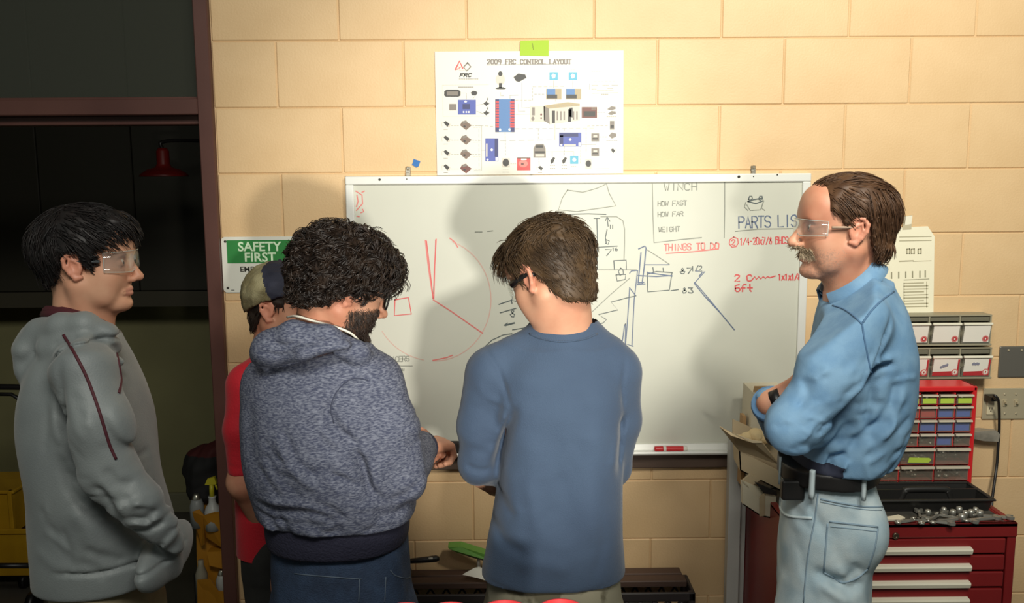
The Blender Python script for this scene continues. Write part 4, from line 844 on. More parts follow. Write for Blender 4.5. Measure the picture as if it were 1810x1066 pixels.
for x in (L0+.03, L1-.09):
    for y in (by+.03, by+.26): m = MB(); m.lathe((x-.012, y, .032), [(.032, 0), (.032, .024)], 14, 'x'); m.box((x-.01, y-.01, .04), (x+.01, y+.01, .076)); m.build('caster', M_black, t)
for (u0, v0, u1, v1, lb, Y) in ((44, 877, 67, 905, 'small white carton standing on the pale carton in the store room', 1.5), (26, 905, 80, 931, 'long pale carton on the store room floor behind the mop bucket', 1.48)):
    a, c_, z0, z1 = rect(u0, v0, u1, v1, Y); base = 0 if v0 == 905 else rect(26, 905, 80, 931, 1.48)[3]
    m = MB(); m.box((a, Y, base), (c_+.1 if base == 0 else c_, Y+.14, z1), .003)
    tag(m.build('white_carton_box', mat('dusty_carton', rgb(176, 172, 160), .7)), lb, 'box')
# janitor caddy bag with bottles, hanging coat
M_bag = mat('yellow_vinyl', rgb(204, 140, 36), .55, rgb(188, 124, 30), 5., bump=.25, bscale=14.); gy = .36
t = empty('janitor_cart', 'cart with a yellow vinyl pocket bag beside the door jamb', 'cart', (at(380, 1000, gy)[0], gy+.15, 0))
def soft(m, pts, off): m.prism([at(u, v, gy+dy) for u, v, dy in pts], off)
m = MB(); soft(m, [(346, 905, 0), (420, 900, 0), (425, 1150, 0), (352, 1150, 0)], (0, .26, 0)); m.build('bag_body', M_bag, t)
m = MB(); soft(m, [(340, 905, -.076), (352, 901, -.076), (360, 912, -.078), (362, 962, -.06), (356, 966, -.03), (346, 935, -.03)], (0, .006, 0)); m.build('pocket', M_bag, t)
m = MB(); soft(m, [(359, 912, -.094), (378, 906, -.096), (412, 905, -.09), (412, 968, -.05), (395, 970, -.05), (364, 950, -.05)], (0, .006, 0)); m.build('pocket', M_bag, t)
m = MB(); soft(m, [(366, 976, -.05), (412, 974, -.05), (412, 1010, -.05), (370, 1000, -.05)], (0, .05, 0)); m.build('pocket', M_bag, t)
m = MB(); soft(m, [(348, 1026, -.06), (372, 1024, -.075), (386, 1046, -.075), (412, 1046, -.075), (412, 1120, -.05), (350, 1120, -.05)], (0, .006, 0)); m.build('pocket', M_bag, t)
zf = at(380, 1150, gy)[2]
m = MB()
for u in (352, 420):
    p = at(u, 1150, gy); m.tube([(p[0], gy+.02, .04), (p[0], gy+.02, zf+.3)], .012, 8); m.tube([(p[0], gy+.24, .04), (p[0], gy+.24, zf+.3)], .012, 8)
m.box((at(350, 1150, gy)[0], gy+.005, .03), (at(422, 1150, gy)[0], gy+.25, max(zf, .06)), .004); m.build('cart_frame', M_black, t)
tb = at(372, 880, gy+.13); zb_ = at(420, 899, gy)[2]+.002
Sb = Solid(axis((tb[0]-.16, tb[0]+.16, .008)), axis((gy+.0, gy+.28, .008)), axis((zb_-.02, zb_+.34, .008))) if False else None
BLK = (tb, zb_)
def bottle(name, label, cat, u, v_top, v_bot, r, dy, prof, m_, extra):
    c = at(u, v_bot, gy+dy); h = at(u, v_top, gy+dy)[2]-c[2]; t = empty(name, label, cat, tuple(c), 'bottles and cans in the janitor cart pockets')
    m = MB(); m.lathe(c, [(r*a, h*b_) for a, b_ in prof], 16); m.build('bottle' if cat == 'bottle' else 'can', m_, t, True)
    extra(t, c, h, r); return t
M_bot = mat('translucent_white_plastic', rgb(196, 196, 192), .4); M_trig = mat('yellow_trigger', rgb(198, 186, 40), .4)
def trig(t, c, h, r):
    m = MB(); k = h/.2; m.tube([c+np.array((0, 0, h-.002)), c+np.array((0, 0, h+.045))], [.010, .008], 8)
    z = h+.045; m.hexa([c+np.array(p) for p in ((-.022, -.009, z), (.020, -.009, z+.002), (.020, .009, z+.002), (-.022, .009, z))], [c+np.array(p) for p in ((-.012, -.007, z+.022), (.014, -.007, z+.030), (.014, .007, z+.030), (-.012, .007, z+.022))]); m.tube([c+np.array((.014, 0, z+.004)), c+np.array((.020, 0, z-.02))], .004, 6); m.build('trigger_head', M_trig, t)
def cap_(t, c, h, r):
    m = MB(); m.lathe(c+np.array((0, 0, h-.001)), [(r*.62, 0), (r*.62, .004), (r*.45, .016), (r*.3, .022), (0, .022)], 14); m.build('cap', M_steel, t, True)
bottle('spray_bottle', 'white spray bottle with a yellow trigger head in the cart pocket', 'bottle', 378, 877, 935, .030, -.055, [(0, 0), (1, 0), (1, .55), (.8, .68), (.45, .80), (.42, .95), (.5, 1), (0, 1)], M_bot, trig)
bottle('spray_can', 'grey spray can with a metal top left of the spray bottle', 'can', 350, 882, 930, .026, -.038, [(0, 0), (1, 0), (1, .75), (.75, .95), (.6, 1), (0, 1)], mat('grey_can', rgb(150, 152, 150), .4), cap_)
bottle('spray_can', 'white can with a metal top in the lowest pocket beside the door jamb', 'can', 394, 1016, 1062, .022, -.032, [(0, 0), (1, 0), (1, .8), (.75, .95), (.6, 1), (0, 1)], M_bot, cap_)
bottle('white_bottle', 'cloudy white bottle in the lowest cart pocket on the left', 'bottle', 358, 990, 1050, .022, -.030, [(0, 0), (1, 0), (1, .6), (.5, .85), (.45, 1), (0, 1)], mat('cloudy_plastic', rgb(168, 160, 140), .5), lambda t, c, h, r: None)

# ================================================================== PEOPLE: solids blended on a grid, then skinned
def axis(*segs):
    """grid coordinates from (from, to, step) pieces"""
    out = []
    for a, b, s in segs: n = max(1, int(round((b-a)/s))); out.append(np.linspace(a, b, n, endpoint=False))
    out.append(np.array([segs[-1][1]])); return np.concatenate(out).astype(np.float32)
def fine_axis(lo, hi, c, half, fine, step):
    """coarse steps with a finely divided stretch of c +- half"""
    a, b = max(lo, c-half), min(hi, c+half); seg = []
    if a-lo > step: seg.append((lo, a, step))
    seg.append((a, b, fine))
    if hi-b > step: seg.append((b, hi, step))
    return axis(*seg)
class Solid:
    def __init__(s, xs, ys, zs):
        s.x, s.y, s.z = xs, ys, zs; s.f = np.full((len(xs), len(ys), len(zs)), .2, np.float32)
    def win(s, lo, hi, m):
        r = []
        for ax, a, b in ((s.x, lo[0], hi[0]), (s.y, lo[1], hi[1]), (s.z, lo[2], hi[2])):
            i, j = np.searchsorted(ax, a-m), np.searchsorted(ax, b+m); r.append(slice(max(0, i-1), min(len(ax), j+1)))
        if any(q.stop-q.start <= 0 for q in r): return None
        return tuple(r), s.x[r[0]][:, None, None], s.y[r[1]][None, :, None], s.z[r[2]][None, None, :]
    def put(s, fn, lo, hi, k=.01, cut=False):
        q = s.win(lo, hi, k+.02)
        if q is None: return s
        sl, X, Y, Z = q; d = fn(X, Y, Z).astype(np.float32); f = s.f[sl]
        if cut: d = -d; h = np.maximum(k-np.abs(f-d), 0)/k; s.f[sl] = np.maximum(f, d)+h*h*k*.25
        else: h = np.maximum(k-np.abs(f-d), 0)/k; s.f[sl] = np.minimum(f, d)-h*h*k*.25
        return s
    def cone(s, a, b, ra, rb=None, k=.01, cut=False, sq=(1, 1, 1)):
        """capsule with changing radius; sq squeezes distances along the axes"""
        rb = ra if rb is None else rb; a, b = np.array(a, float), np.array(b, float); q = np.array(sq, float); R = max(ra, rb)/min(sq)
        ba = (b-a)*q; L = float(ba@ba)+1e-12
        def fn(X, Y, Z):
            x, y, z = (X-a[0])*q[0], (Y-a[1])*q[1], (Z-a[2])*q[2]
            h = np.clip((x*ba[0]+y*ba[1]+z*ba[2])/L, 0, 1)
            return np.sqrt((x-h*ba[0])**2+(y-h*ba[1])**2+(z-h*ba[2])**2)-(ra+(rb-ra)*h)
        return s.put(fn, np.minimum(a, b)-R, np.maximum(a, b)+R, k, cut)
    def chain(s, pts, rs, k=.01, cut=False, sq=(1, 1, 1)):
        for i in range(len(pts)-1): s.cone(pts[i], pts[i+1], rs[i], rs[i+1], k, cut, sq)
        return s
    def ell(s, c, r, k=.01, cut=False, R=None):
        """ellipsoid, R turns it"""
        c, r = np.array(c, float), np.array(r, float)*np.ones(3); M = np.eye(3) if R is None else np.array(R)
        def fn(X, Y, Z):
            x, y, z = X-c[0], Y-c[1], Z-c[2]
            p = [M[0, i]*x+M[1, i]*y+M[2, i]*z for i in range(3)]
            k0 = np.sqrt((p[0]/r[0])**2+(p[1]/r[1])**2+(p[2]/r[2])**2); k1 = np.sqrt((p[0]/r[0]**2)**2+(p[1]/r[1]**2)**2+(p[2]/r[2]**2)**2)+1e-6
            return k0*(k0-1)/k1
        m = r.max(); return s.put(fn, c-m, c+m, k, cut)
    def loft(s, rows, k=.01, pw=2.2, sm=5, yaw=0.):
        """stack of ovals: rows of (z, cx, rx, cy, ry) from top to bottom or back"""
        rows = sorted(rows); z = np.array([r[0] for r in rows]); n = 160; zz = np.linspace(z[0], z[-1], n); T = [np.interp(zz, z, [r[i] for r in rows]) for i in range(1, 5)]
        kn = np.exp(-.5*(np.arange(-3*sm, 3*sm+1)/sm)**2); kn /= kn.sum(); T = [np.convolve(np.pad(t, 3*sm, mode='edge'), kn, 'valid') for t in T]
        ca, sa = math.cos(yaw), math.sin(yaw); cxm, cym = T[0].mean(), T[2].mean()
        def fn(X, Y, Z):
            cx, rx, cy, ry = (np.interp(Z, zz, t) for t in T)
            x, y = X-cx, Y-cy; x, y = ca*x+sa*y, -sa*x+ca*y
            g = (np.abs(x/rx)**pw+np.abs(y/ry)**pw)**(1/pw); d = (g-1)*np.minimum(rx, ry)
            return np.maximum(d, np.maximum(z[0]-Z, Z-z[-1]))
        R = max(T[1].max(), T[3].max()); return s.put(fn, (T[0].min()-R, T[2].min()-R, z[0]), (T[0].max()+R, T[2].max()+R, z[-1]), k)
    def plane(s, p, n, k=.004):
        """take away everything on the side n points to"""
        p, n = np.array(p, float), np.array(n, float); n /= np.linalg.norm(n)
        d = -((s.x[:, None, None]-p[0])*n[0]+(s.y[None, :, None]-p[1])*n[1]+(s.z[None, None, :]-p[2])*n[2]).astype(np.float32)
        f = s.f; d = -d; h = np.maximum(k-np.abs(f-d), 0)/k; s.f = (np.maximum(f, d)+h*h*k*.25).astype(np.float32); return s
    def fold(s, line, w_, amp, ycut, side=-1):
        """raise (amp < 0) or press in (amp > 0) a crease along a line in an x-z plane, on one side of ycut only"""
        P = [np.array((p[0], p[2])) for p in line]; lo = np.min(P, 0)-3*w_; hi = np.max(P, 0)+3*w_
        q = s.win((lo[0], s.y[0], lo[1]), (hi[0], s.y[-1], hi[1]), .0)
        if q is None: return s
        sl, X, Y, Z = q; best = np.full((X.shape[0], 1, Z.shape[2]), 9., np.float32); par = np.zeros_like(best); L = [0]
        for a, b in zip(P, P[1:]): L.append(L[-1]+np.linalg.norm(b-a))
        for i, (a, b) in enumerate(zip(P, P[1:])):
            ba = b-a; h = np.clip(((X-a[0])*ba[0]+(Z-a[1])*ba[1])/(ba@ba+1e-12), 0, 1); d = np.sqrt((X-a[0]-h*ba[0])**2+(Z-a[1]-h*ba[1])**2)
            t = (L[i]+h*(L[i+1]-L[i]))/L[-1]; par = np.where(d < best, t, par); best = np.minimum(best, d)
        g = amp*np.exp(-(best/w_)**2)*np.clip(np.minimum(par, 1-par)*5+.15, 0, 1)
        s.f[sl] += (g*np.clip(.5+side*(Y-ycut)/.03, 0, 1)).astype(np.float32); return s
    def crumple(s, W, box, n, ang, L, w_, amp, ycut, seed):
        """many small creases scattered over a pixel box, roughly along the angle ang"""
        r = np.random.default_rng(seed); u0, v0, u1, v1 = box
        for i in range(n):
            u, v = r.uniform(u0, u1), r.uniform(v0, v1); a = math.radians(ang+r.normal(0, 18)); l = L*r.uniform(.6, 1.4); b = r.normal(0, .25); P = []
            for q in (-.5, 0, .5): P.append(W(u+l*q*math.cos(a)-b*l*(q*q-.08)*math.sin(a)*2, v+l*q*math.sin(a)+b*l*(q*q-.08)*math.cos(a)*2, -.15))
            s.fold(P, w_*r.uniform(.7, 1.4), amp*r.uniform(.5, 1.)*(1 if r.random() < .62 else -.8), ycut)
        return s
    def wobble(s, amp, sc, seed=0, lo=None, hi=None):
        """slow waves all over, like the slack of cloth"""
        r = np.random.default_rng(seed); X, Y, Z = s.x[:, None, None]*sc, s.y[None, :, None]*sc, s.z[None, None, :]*sc; t = 0
        for i in range(5):
            v = r.normal(size=3); v /= np.linalg.norm(v); v *= (.7+.5*i); t = t+np.sin(v[0]*X+v[1]*Y+v[2]*Z+r.uniform(0, 6))/(1+.4*i)
        s.f += (amp*.5*t).astype(np.float32); return s
    def mesh(s, name, relax=1):
        f = s.f; ins = f < 0
        A = ins[:-1, :-1, :-1].astype(np.int8)
        for i, j, k in ((1, 0, 0), (0, 1, 0), (0, 0, 1), (1, 1, 0), (1, 0, 1), (0, 1, 1), (1, 1, 1)):
            A = A+ins[i:ins.shape[0]-1+i, j:ins.shape[1]-1+j, k:ins.shape[2]-1+k]
        cells = np.argwhere((A > 0) & (A < 8)); n = len(cells); idx = np.full(A.shape, -1, np.int32); idx[tuple(cells.T)] = np.arange(n)
        cor = [(i, j, k) for i in (0, 1) for j in (0, 1) for k in (0, 1)]
        val = {c: f[cells[:, 0]+c[0], cells[:, 1]+c[1], cells[:, 2]+c[2]] for c in cor}
        acc = np.zeros((n, 3)); cnt = np.zeros(n)
        for a in cor:
            for ax in range(3):
                if a[ax]: continue
                b = list(a); b[ax] = 1; b = tuple(b); va, vb = val[a], val[b]; cr = (va < 0) != (vb < 0); t = np.where(cr, va/(va-vb+1e-12), 0)
                p = np.tile(np.array(a, float), (n, 1)); p[:, ax] = t; acc[cr] += p[cr]; cnt[cr] += 1
        loc = acc/cnt[:, None]
        G = np.empty((n, 3))
        for ax, g in enumerate((s.x, s.y, s.z)): i = cells[:, ax]; G[:, ax] = g[i]+(g[i+1]-g[i])*loc[:, ax]
        Q = []
        for ax in range(3):
            u, v = (ax+1) % 3, (ax+2) % 3
            sl0 = [slice(None)]*3; sl1 = [slice(None)]*3; sl0[ax] = slice(0, -1); sl1[ax] = slice(1, None)
            e = ins[tuple(sl0)] != ins[tuple(sl1)]
            w_ = np.argwhere(e); w_ = w_[(w_[:, u] > 0) & (w_[:, v] > 0) & (w_[:, u] < f.shape[u]-1) & (w_[:, v] < f.shape[v]-1)]
            def at_(du, dv): q = w_.copy(); q[:, u] += du; q[:, v] += dv; return idx[q[:, 0], q[:, 1], q[:, 2]]
            q = np.stack([at_(-1, -1), at_(0, -1), at_(0, 0), at_(-1, 0)], 1); flip = ins[w_[:, 0], w_[:, 1], w_[:, 2]] == False
            q[flip] = q[flip][:, ::-1]; Q.append(q)
        Q = np.concatenate(Q)
        for _ in range(relax):
            S = np.zeros_like(G); C = np.zeros(n)
            for a, b in ((0, 1), (1, 2), (2, 3), (3, 0)):
                np.add.at(S, Q[:, a], G[Q[:, b]]); np.add.at(S, Q[:, b], G[Q[:, a]]); np.add.at(C, Q[:, a], 1); np.add.at(C, Q[:, b], 1)
            G = G*.5+.5*S/np.maximum(C, 1)[:, None]
        me = bpy.data.meshes.new(name); me.vertices.add(n); me.vertices.foreach_set('co', G.astype(np.float32).ravel())
        me.loops.add(Q.size); me.loops.foreach_set('vertex_index', Q.ravel().astype(np.int32)); me.polygons.add(len(Q)); me.polygons.foreach_set('loop_start', np.arange(0, Q.size, 4, dtype=np.int32))
        me.update(calc_edges=True); me.validate(); me.polygons.foreach_set('use_smooth', np.ones(len(me.polygons), bool)); return me
def paint(me, fn):
    """material slot of every face from its centre (x, y, z arrays)"""
    n = len(me.polygons); c = np.empty(n*3, np.float32); me.polygons.foreach_get('center', c); c = c.reshape(-1, 3)
    me.polygons.foreach_set('material_index', fn(c).astype(np.int32))
def keep_outside(me, fn):
    """drop faces that fn marks"""
    bm = bmesh.new(); bm.from_mesh(me); n = len(bm.faces); bm.faces.ensure_lookup_table(); c = np.array([f.calc_center_median() for f in bm.faces]); k = fn(c)
    bmesh.ops.delete(bm, geom=[f for f, q in zip(bm.faces, k) if q], context='FACES'); bm.to_mesh(me); bm.free()

class Frame:
    """head axes: x out of the face, y to its left, z up"""
    def __init__(s, origin, yaw, pitch, roll=0., scale=1.):
        cy, sy, cp, sp, cr, sr = math.cos(yaw), math.sin(yaw), math.cos(pitch), math.sin(pitch), math.cos(roll), math.sin(roll)
        Rz = np.array(((cy, -sy, 0), (sy, cy, 0), (0, 0, 1))); Ry = np.array(((cp, 0, sp), (0, 1, 0), (-sp, 0, cp))); Rx = np.array(((1, 0, 0), (0, cr, -sr), (0, sr, cr)))
        s.R = Rz@Ry@Rx; s.o = np.array(origin, float); s.k = scale
    def __call__(s, *p): p = np.array(p if len(p) == 3 else p[0], float); return s.o+s.R@(p*s.k)
    def vec(s, p): return s.R@np.array(p, float)
    def inv(s, P): return ((np.asarray(P)-s.o)@s.R)/s.k
def head(S, F, jaw=1., nose=1., neck_to=None, neck_r=(.056, .062), chin=1., lips=1., nf=.03):
    k = F.k; E = lambda c, r, kk=.012, cut=False: S.ell(F(*c), np.array(r)*k, kk*k, cut, F.R)
    Cn = lambda a, b, ra, rb=None, kk=.01, cut=False: S.cone(F(*a), F(*b), ra*k, (ra if rb is None else rb)*k, kk*k, cut)
    E((-.014, 0, .036), (.096, .075, .080)); E((-.045, 0, .010), (.062, .066, .066), .02)
    E((.030, 0, -.018), (.056, .060, .082), .03)
    for s in (1, -1):
        Cn((-.004, .053*s*jaw, -.046), (.050, .022*s*jaw, -.096*chin), .019, .015, .025); E((.045, .040*s, -.026), (.026, .022, .026), .02); E((.030, .045*s, -.055), (.03, .018*jaw, .035), .02)
    E((.064, 0, -.097*chin), (.017, .020, .015), .02)
    Cn((.0, 0, -.070), (.045, 0, -.092*chin), .030, .014, .02)
    Cn((.072, -.030, .021), (.072, .030, .021), .0125, None, .015)
    E((.058, 0, .050), (.032, .055, .045), .03)
    for s in (1, -1): E((.090, .031*s, .002), (.016, .018, .013), .012, True)
    for s in (1, -1): E((.0685, .031*s, .001), (.014, .0155, .0125), .004)
    Cn((.079, 0, .012), (.100*nose+.0*k, 0, -.030), .0075, .0095, .008); E((.1015*nose, 0, -.035), (.0115, .0105, .0095), .006)
    for s in (1, -1): E((.090*nose, .0115*s, -.039), (.0105, .0065, .0075), .006); E((.093*nose, .0065*s, -.046), (.005, .0035, .004), .002, True)
    for s in (1, -1): Cn((.0795, .0, -.0612), (.071, .021*s, -.066), .0050*lips, .0034, .008); Cn((.0785, .0, -.0722), (.070, .019*s, -.069), .0052*lips, .0034, .008)
    for s in (1, -1): Cn((.0872, .0, -.0668), (.0735, .026*s, -.0675), .0018, .0014, .002, True)
    E((.086, 0, -.084), (.008, .018, .005), .008, True)
    for s in (1, -1):                                               # ears
        pts = [(.006, .071, .002), (.006, .075, .018), (-.004, .080, .029), (-.018, .085, .029), (-.027, .087, .017), (-.026, .086, .001), (-.018, .082, -.014), (-.008, .077, -.026), (.002, .073, -.024)]
        E((-.009, .076*s, .002), (.017, .006, .027), .004)
        S.chain([F(x, y*s, z) for x, y, z in pts], [q*k for q in (.004, .0042, .0045, .0048, .0048, .0044, .0044, .0058, .0048)], .003*k)
        E((-.006, .086*s, .002), (.010, .0075, .014), .004, True); S.chain([F(x, y*s, z) for x, y, z in ((-.001, .079, .008), (-.016, .083, .019), (-.019, .084, .004), (-.012, .080, -.012))], [.0022*k]*4, .003*k)
        E((.003, .073*s, -.004), (.004, .006, .006), .003)
    if neck_to is not None:
        a = F(-.030, 0, -.035); S.cone(a, neck_to, neck_r[0]*k, neck_r[1]*k, .03); S.cone(F(.0, 0, -.07), np.array(neck_to)+F.vec((nf, 0, 0)), .036*k, .045*k, .03)
        for s in (1, -1): S.cone(F(-.02, .058*s, -.045), np.array(neck_to)+F.vec((.045, .012*s, -.02)), .013*k, .013*k, .02)
def hand(S, wrist, d, up, s=1., curl=(.5, .6, .7, .8), thumb=.5, mirror=1, k=.006, back=.05):
    """hand from the wrist along d; up = back of the hand; fingers bend away from up"""
    d = np.array(d, float); d /= np.linalg.norm(d); up = np.array(up, float); up -= d*(d@up); up /= np.linalg.norm(up); sd = np.cross(d, up)*mirror; w0 = np.array(wrist, float)
    P = lambda a, b, c: w0+s*(a*d+b*sd+c*up)
    for b in (-.026, -.009, .009, .026): S.cone(P(.010, b*.6, 0), P(.085-.25*abs(b+.004), b, 0), .0135*s, .0125*s, k*1.4)
    S.cone(P(-back, 0, 0), P(.02, 0, 0), .024*s, .022*s, .02)
    for b, ln, c in zip((-.030, -.010, .011, .031), (.9, 1.02, .96, .76), curl):
        p = P(.085-.25*abs(b+.004), b, .002); a = .15; r = .0092*s
        for L, da in ((.042*ln, c*.9), (.027*ln, c*1.2), (.021*ln, c*.8)):
            a += da; q = p+s*L*(math.cos(a)*d-math.sin(a)*up+.06*b/.03*sd*(1-c)); S.cone(p, q, r, r*.93, k*.35); p = q; r *= .93
    p = P(.022, -.026, -.006); q = P(.052, -.048, -.016-.010*thumb); S.cone(p, q, .0135*s, .011*s, k); q2 = P(.080, -.050+.02*thumb, -.026-.010*thumb); S.cone(q, q2, .0105*s, .0098*s, k*.4); q3 = P(.100, -.044+.03*thumb, -.034-.012*thumb); S.cone(q2, q3, .0098*s, .0085*s, k*.3)
def shoe(name, m, parent, heel, yaw, L=.29):
    c, s_ = math.cos(yaw), math.sin(yaw); B = MB()
    for z0, z1, g in ((0., .022, 1.04), (.022, .05, 1.), (.05, .075, .92)):
        O = [(-.05, -.035), (.0, -.04), (.08, -.04), (.16, -.048), (.21, -.040), (.235, -.01), (.235, .012), (.20, .042), (.14, .046), (.06, .036), (0, .038), (-.05, .034)]
        cut = 1. if z1 < .03 else (.97 if z1 < .06 else .62)
        f = lambda x, y, z, gg: (heel[0]+c*x*gg-s_*y*gg, heel[1]+s_*x*gg+c*y*gg, z)
        B.hexa([f(min(x, .235*cut), y, z0, g) for x, y in O], [f(min(x, .235*cut), y*.97, z1, g*.98) for x, y in O])
    B.build(name, m, parent, False)
def strands(name, m, parent, roots, path, wd, seg=6, taper=True, mi=None):
    """locks of hair: three sided tapered tubes; path(i, root) gives the points of one lock"""
    V, Fc, base = [], [], 0
    for i, r in enumerate(roots):
        P = np.array(path(i, r)); n = len(P); T = np.gradient(P, axis=0); T /= np.linalg.norm(T, axis=1)[:, None]+1e-9
        a = np.cross(T, rng.normal(size=3)); a /= np.linalg.norm(a, axis=1)[:, None]+1e-9; b = np.cross(T, a); W = wd*rng.uniform(.7, 1.3)*(np.linspace(1, .12, n)**.7 if taper else np.ones(n))
        for q in (0, 2.094, 4.189): V.append(P+W[:, None]*(a*math.cos(q)+b*math.sin(q)))
        ids = base+np.arange(3*n).reshape(3, n)
        for u in range(3):
            A, B = ids[u], ids[(u+1) % 3]; Fc.append(np.stack([A[:-1], A[1:], B[1:], B[:-1]], 1))
        base += 3*n
    V = np.concatenate(V).astype(np.float32); Fc = np.concatenate(Fc).astype(np.int32)
    me = bpy.data.meshes.new(name); me.vertices.add(len(V)); me.vertices.foreach_set('co', V.ravel()); me.loops.add(Fc.size); me.loops.foreach_set('vertex_index', Fc.ravel()); me.polygons.add(len(Fc)); me.polygons.foreach_set('loop_start', np.arange(0, Fc.size, 4, dtype=np.int32))
    me.update(calc_edges=True); me.polygons.foreach_set('use_smooth', np.ones(len(Fc), bool))
    return link(name, me, m, parent)
def surface_roots(me, n, F, ok):
    """random points on a mesh (head axes) with normals, where ok(p) holds"""
    N = len(me.polygons); c = np.empty(N*3, np.float32); me.polygons.foreach_get('center', c); c = c.reshape(-1, 3); nn = np.empty(N*3, np.float32); me.polygons.foreach_get('normal', nn); nn = nn.reshape(-1, 3)
    ar = np.empty(N, np.float32); me.polygons.foreach_get('area', ar)
    L = F.inv(c); k = ok(L); i = np.where(k)[0]; p = ar[i]/ar[i].sum(); j = rng.choice(i, n, p=p)
    return list(zip(L[j]+rng.normal(0, .001, (n, 3)), nn[j]@F.R))
def eyes(F, parent, look=0., col=rgb(70, 52, 38)):
    for s in (1, -1):
        m = MB(); c = F(.0712, .031*s, .0015); m.ball(c, .0118*F.k, 10); e = m.build('eye', mat('eye_white', rgb(216, 206, 196), .25), parent)
        m = MB(); d = F.vec((1, look, -.05)); d /= np.linalg.norm(d); m.ball(c+d*.0072*F.k, .0055*F.k, 8); m.build('iris', mat('iris_brown', col, .2), e)
def brows(F, parent, m_, k=1.):
    for s in (1, -1):
        m = MB(); m.tube([F(.086, .014*s, .0205), F(.084, .028*s, .026), F(.074, .045*s, .022)], [.0035*k, .0042*k, .002], 6); m.build('eyebrow', m_, parent)
M_lens = clear('safety_lens', rgb(232, 238, 234), .12, .02, .045)
def round_glasses(F, parent, m_, lens):
    """dark framed eyeglasses: two rims with lenses, bridge and temples"""
    m = MB(); m.tube([F(.096, -.010, .006), F(.099, 0, .010), F(.096, .010, .006)], .0022, 6); g = m.build('eyeglasses', m_, parent)
    for s in (1, -1):
        P = []; D = []
        for q in range(25):
            a = 2*math.pi*q/24; y = .033+.0235*math.copysign(abs(math.cos(a))**.75, math.cos(a)); z = .0185*math.copysign(abs(math.sin(a))**.75, math.sin(a)); P.append(F(.0965-.55*max(0, y-.02)**1.0*.35, y*s, z-.002))
        m = MB(); m.tube(P, .0026, 6, False); m.build('rim', m_, g); m = MB(); m.poly(P[:-1]); m.build('lens', lens, g, recalc=False)
        m = MB(); m.tube([F(.087, .0565*s, .008), F(.078, .071*s, .008), F(.02, .0775*s, .008), F(-.012, .0795*s, .010), F(-.032, .080*s, -.006)], [.0030, .0030, .0026, .0024, .002], 6); m.build('temple', m_, g)
def glasses(F, parent, tem, low=.0, lens=None, wrap=1., th=.0045, nm='safety_glasses', rim=None, hgt=.021, back=-.012):
    """one-piece wraparound lens and two temples"""
    lens = lens or M_lens; g = None; m = MB(); n = 18; rows = []
    for j, (z, o) in enumerate(((hgt, .0), (hgt*.4, .0015), (-hgt*.5, .001), (-hgt, -.003))):
        for off in (0, .0016):
            R_ = []
            for i in range(n+1):
                a = math.radians(-74+148*i/n); nb = math.exp(-(a/.16)**2)*(.5 if z < 0 else 0)
                R_.append(m.bm.verts.new(F((.026+(.074+o+off)*math.cos(a)**.8 if math.cos(a) > 0 else .026), (.073+off*.5)*math.sin(a), low+z+nb*hgt*.9-(.006*abs(math.sin(a))**3 if z < 0 else -.0)*-1)))
            rows.append(R_)
    inn, out = rows[0::2], rows[1::2]
    for A in (inn, out):
        for r0_, r1_ in zip(A, A[1:]):
            for i in range(n): m.bm.faces.new((r0_[i], r0_[i+1], r1_[i+1], r1_[i]))
    for a, b in ((inn[0], out[0]), (inn[-1], out[-1])):
        for i in range(n): m.bm.faces.new((a[i], a[i+1], b[i+1], b[i]))
    edge = [np.array(v.co) for v in out[0]]+[np.array(v.co) for v in out[-1][::-1]]
    g = m.build(nm, lens, parent, True)
    m2 = MB(); rim_pts = [v for v in edge]; m2.tube(rim_pts+[rim_pts[0]], .0008, 5, False); m2.build('lens_edge', mat('lens_edge_plastic', rgb(176, 186, 180), .25), g)
    for s in (1, -1):
        m = MB(); m.tube([F(.046, .0735*s, low+.006), F(.020, .0765*s, low+.008), F(back, .0785*s, low+.010), F(back-.02, .079*s, low+.0)], [th, th*.8, th*.7, th*.5], 6); m.build('temple', tem, g)
    if rim is not None:
        m = MB(); P = []
        for i in range(13): a = math.radians(-72+144*i/12); P.append(F(.027+.0765*max(0, math.cos(a))**.8, .074*math.sin(a), low+hgt))
        m.tube(P, .0022, 6); m.build('brow_bar', rim, g)
    return g

# ---- shared skin, cloth and leg builders
M_skin = mat('skin', rgb(212, 162, 132), .5, rgb(200, 142, 114), 14., spec=.35); M_skin2 = mat('skin_ruddy', rgb(200, 148, 120), .5, rgb(186, 124, 98), 14., spec=.35); M_lip = mat('lips', rgb(196, 134, 112), .5)
M_ear = mat('skin_reddish', rgb(208, 140, 114), .5); M_black_sh = mat('black_shoe', rgb(36, 34, 34), .5); M_brown_sh = mat('brown_shoe', rgb(84, 62, 46), .5)
def body_slots(me, F, base_i=0, ear=1, lip=2, extra=None):
    def fn(c):
        L = F.inv(c); x, y, z = L.T; r = np.zeros(len(L), int)
        r[(np.abs(y) > .0745) & (z > -.034) & (z < .04) & (x < .009) & (x > -.036)] = ear
        r[(x > .072) & (np.abs(y) < .020) & (z < -.0585) & (z > -.0765) & (z < 0)] = lip
        if extra is not None: extra(L, r, c)
        return r
    paint(me, fn)
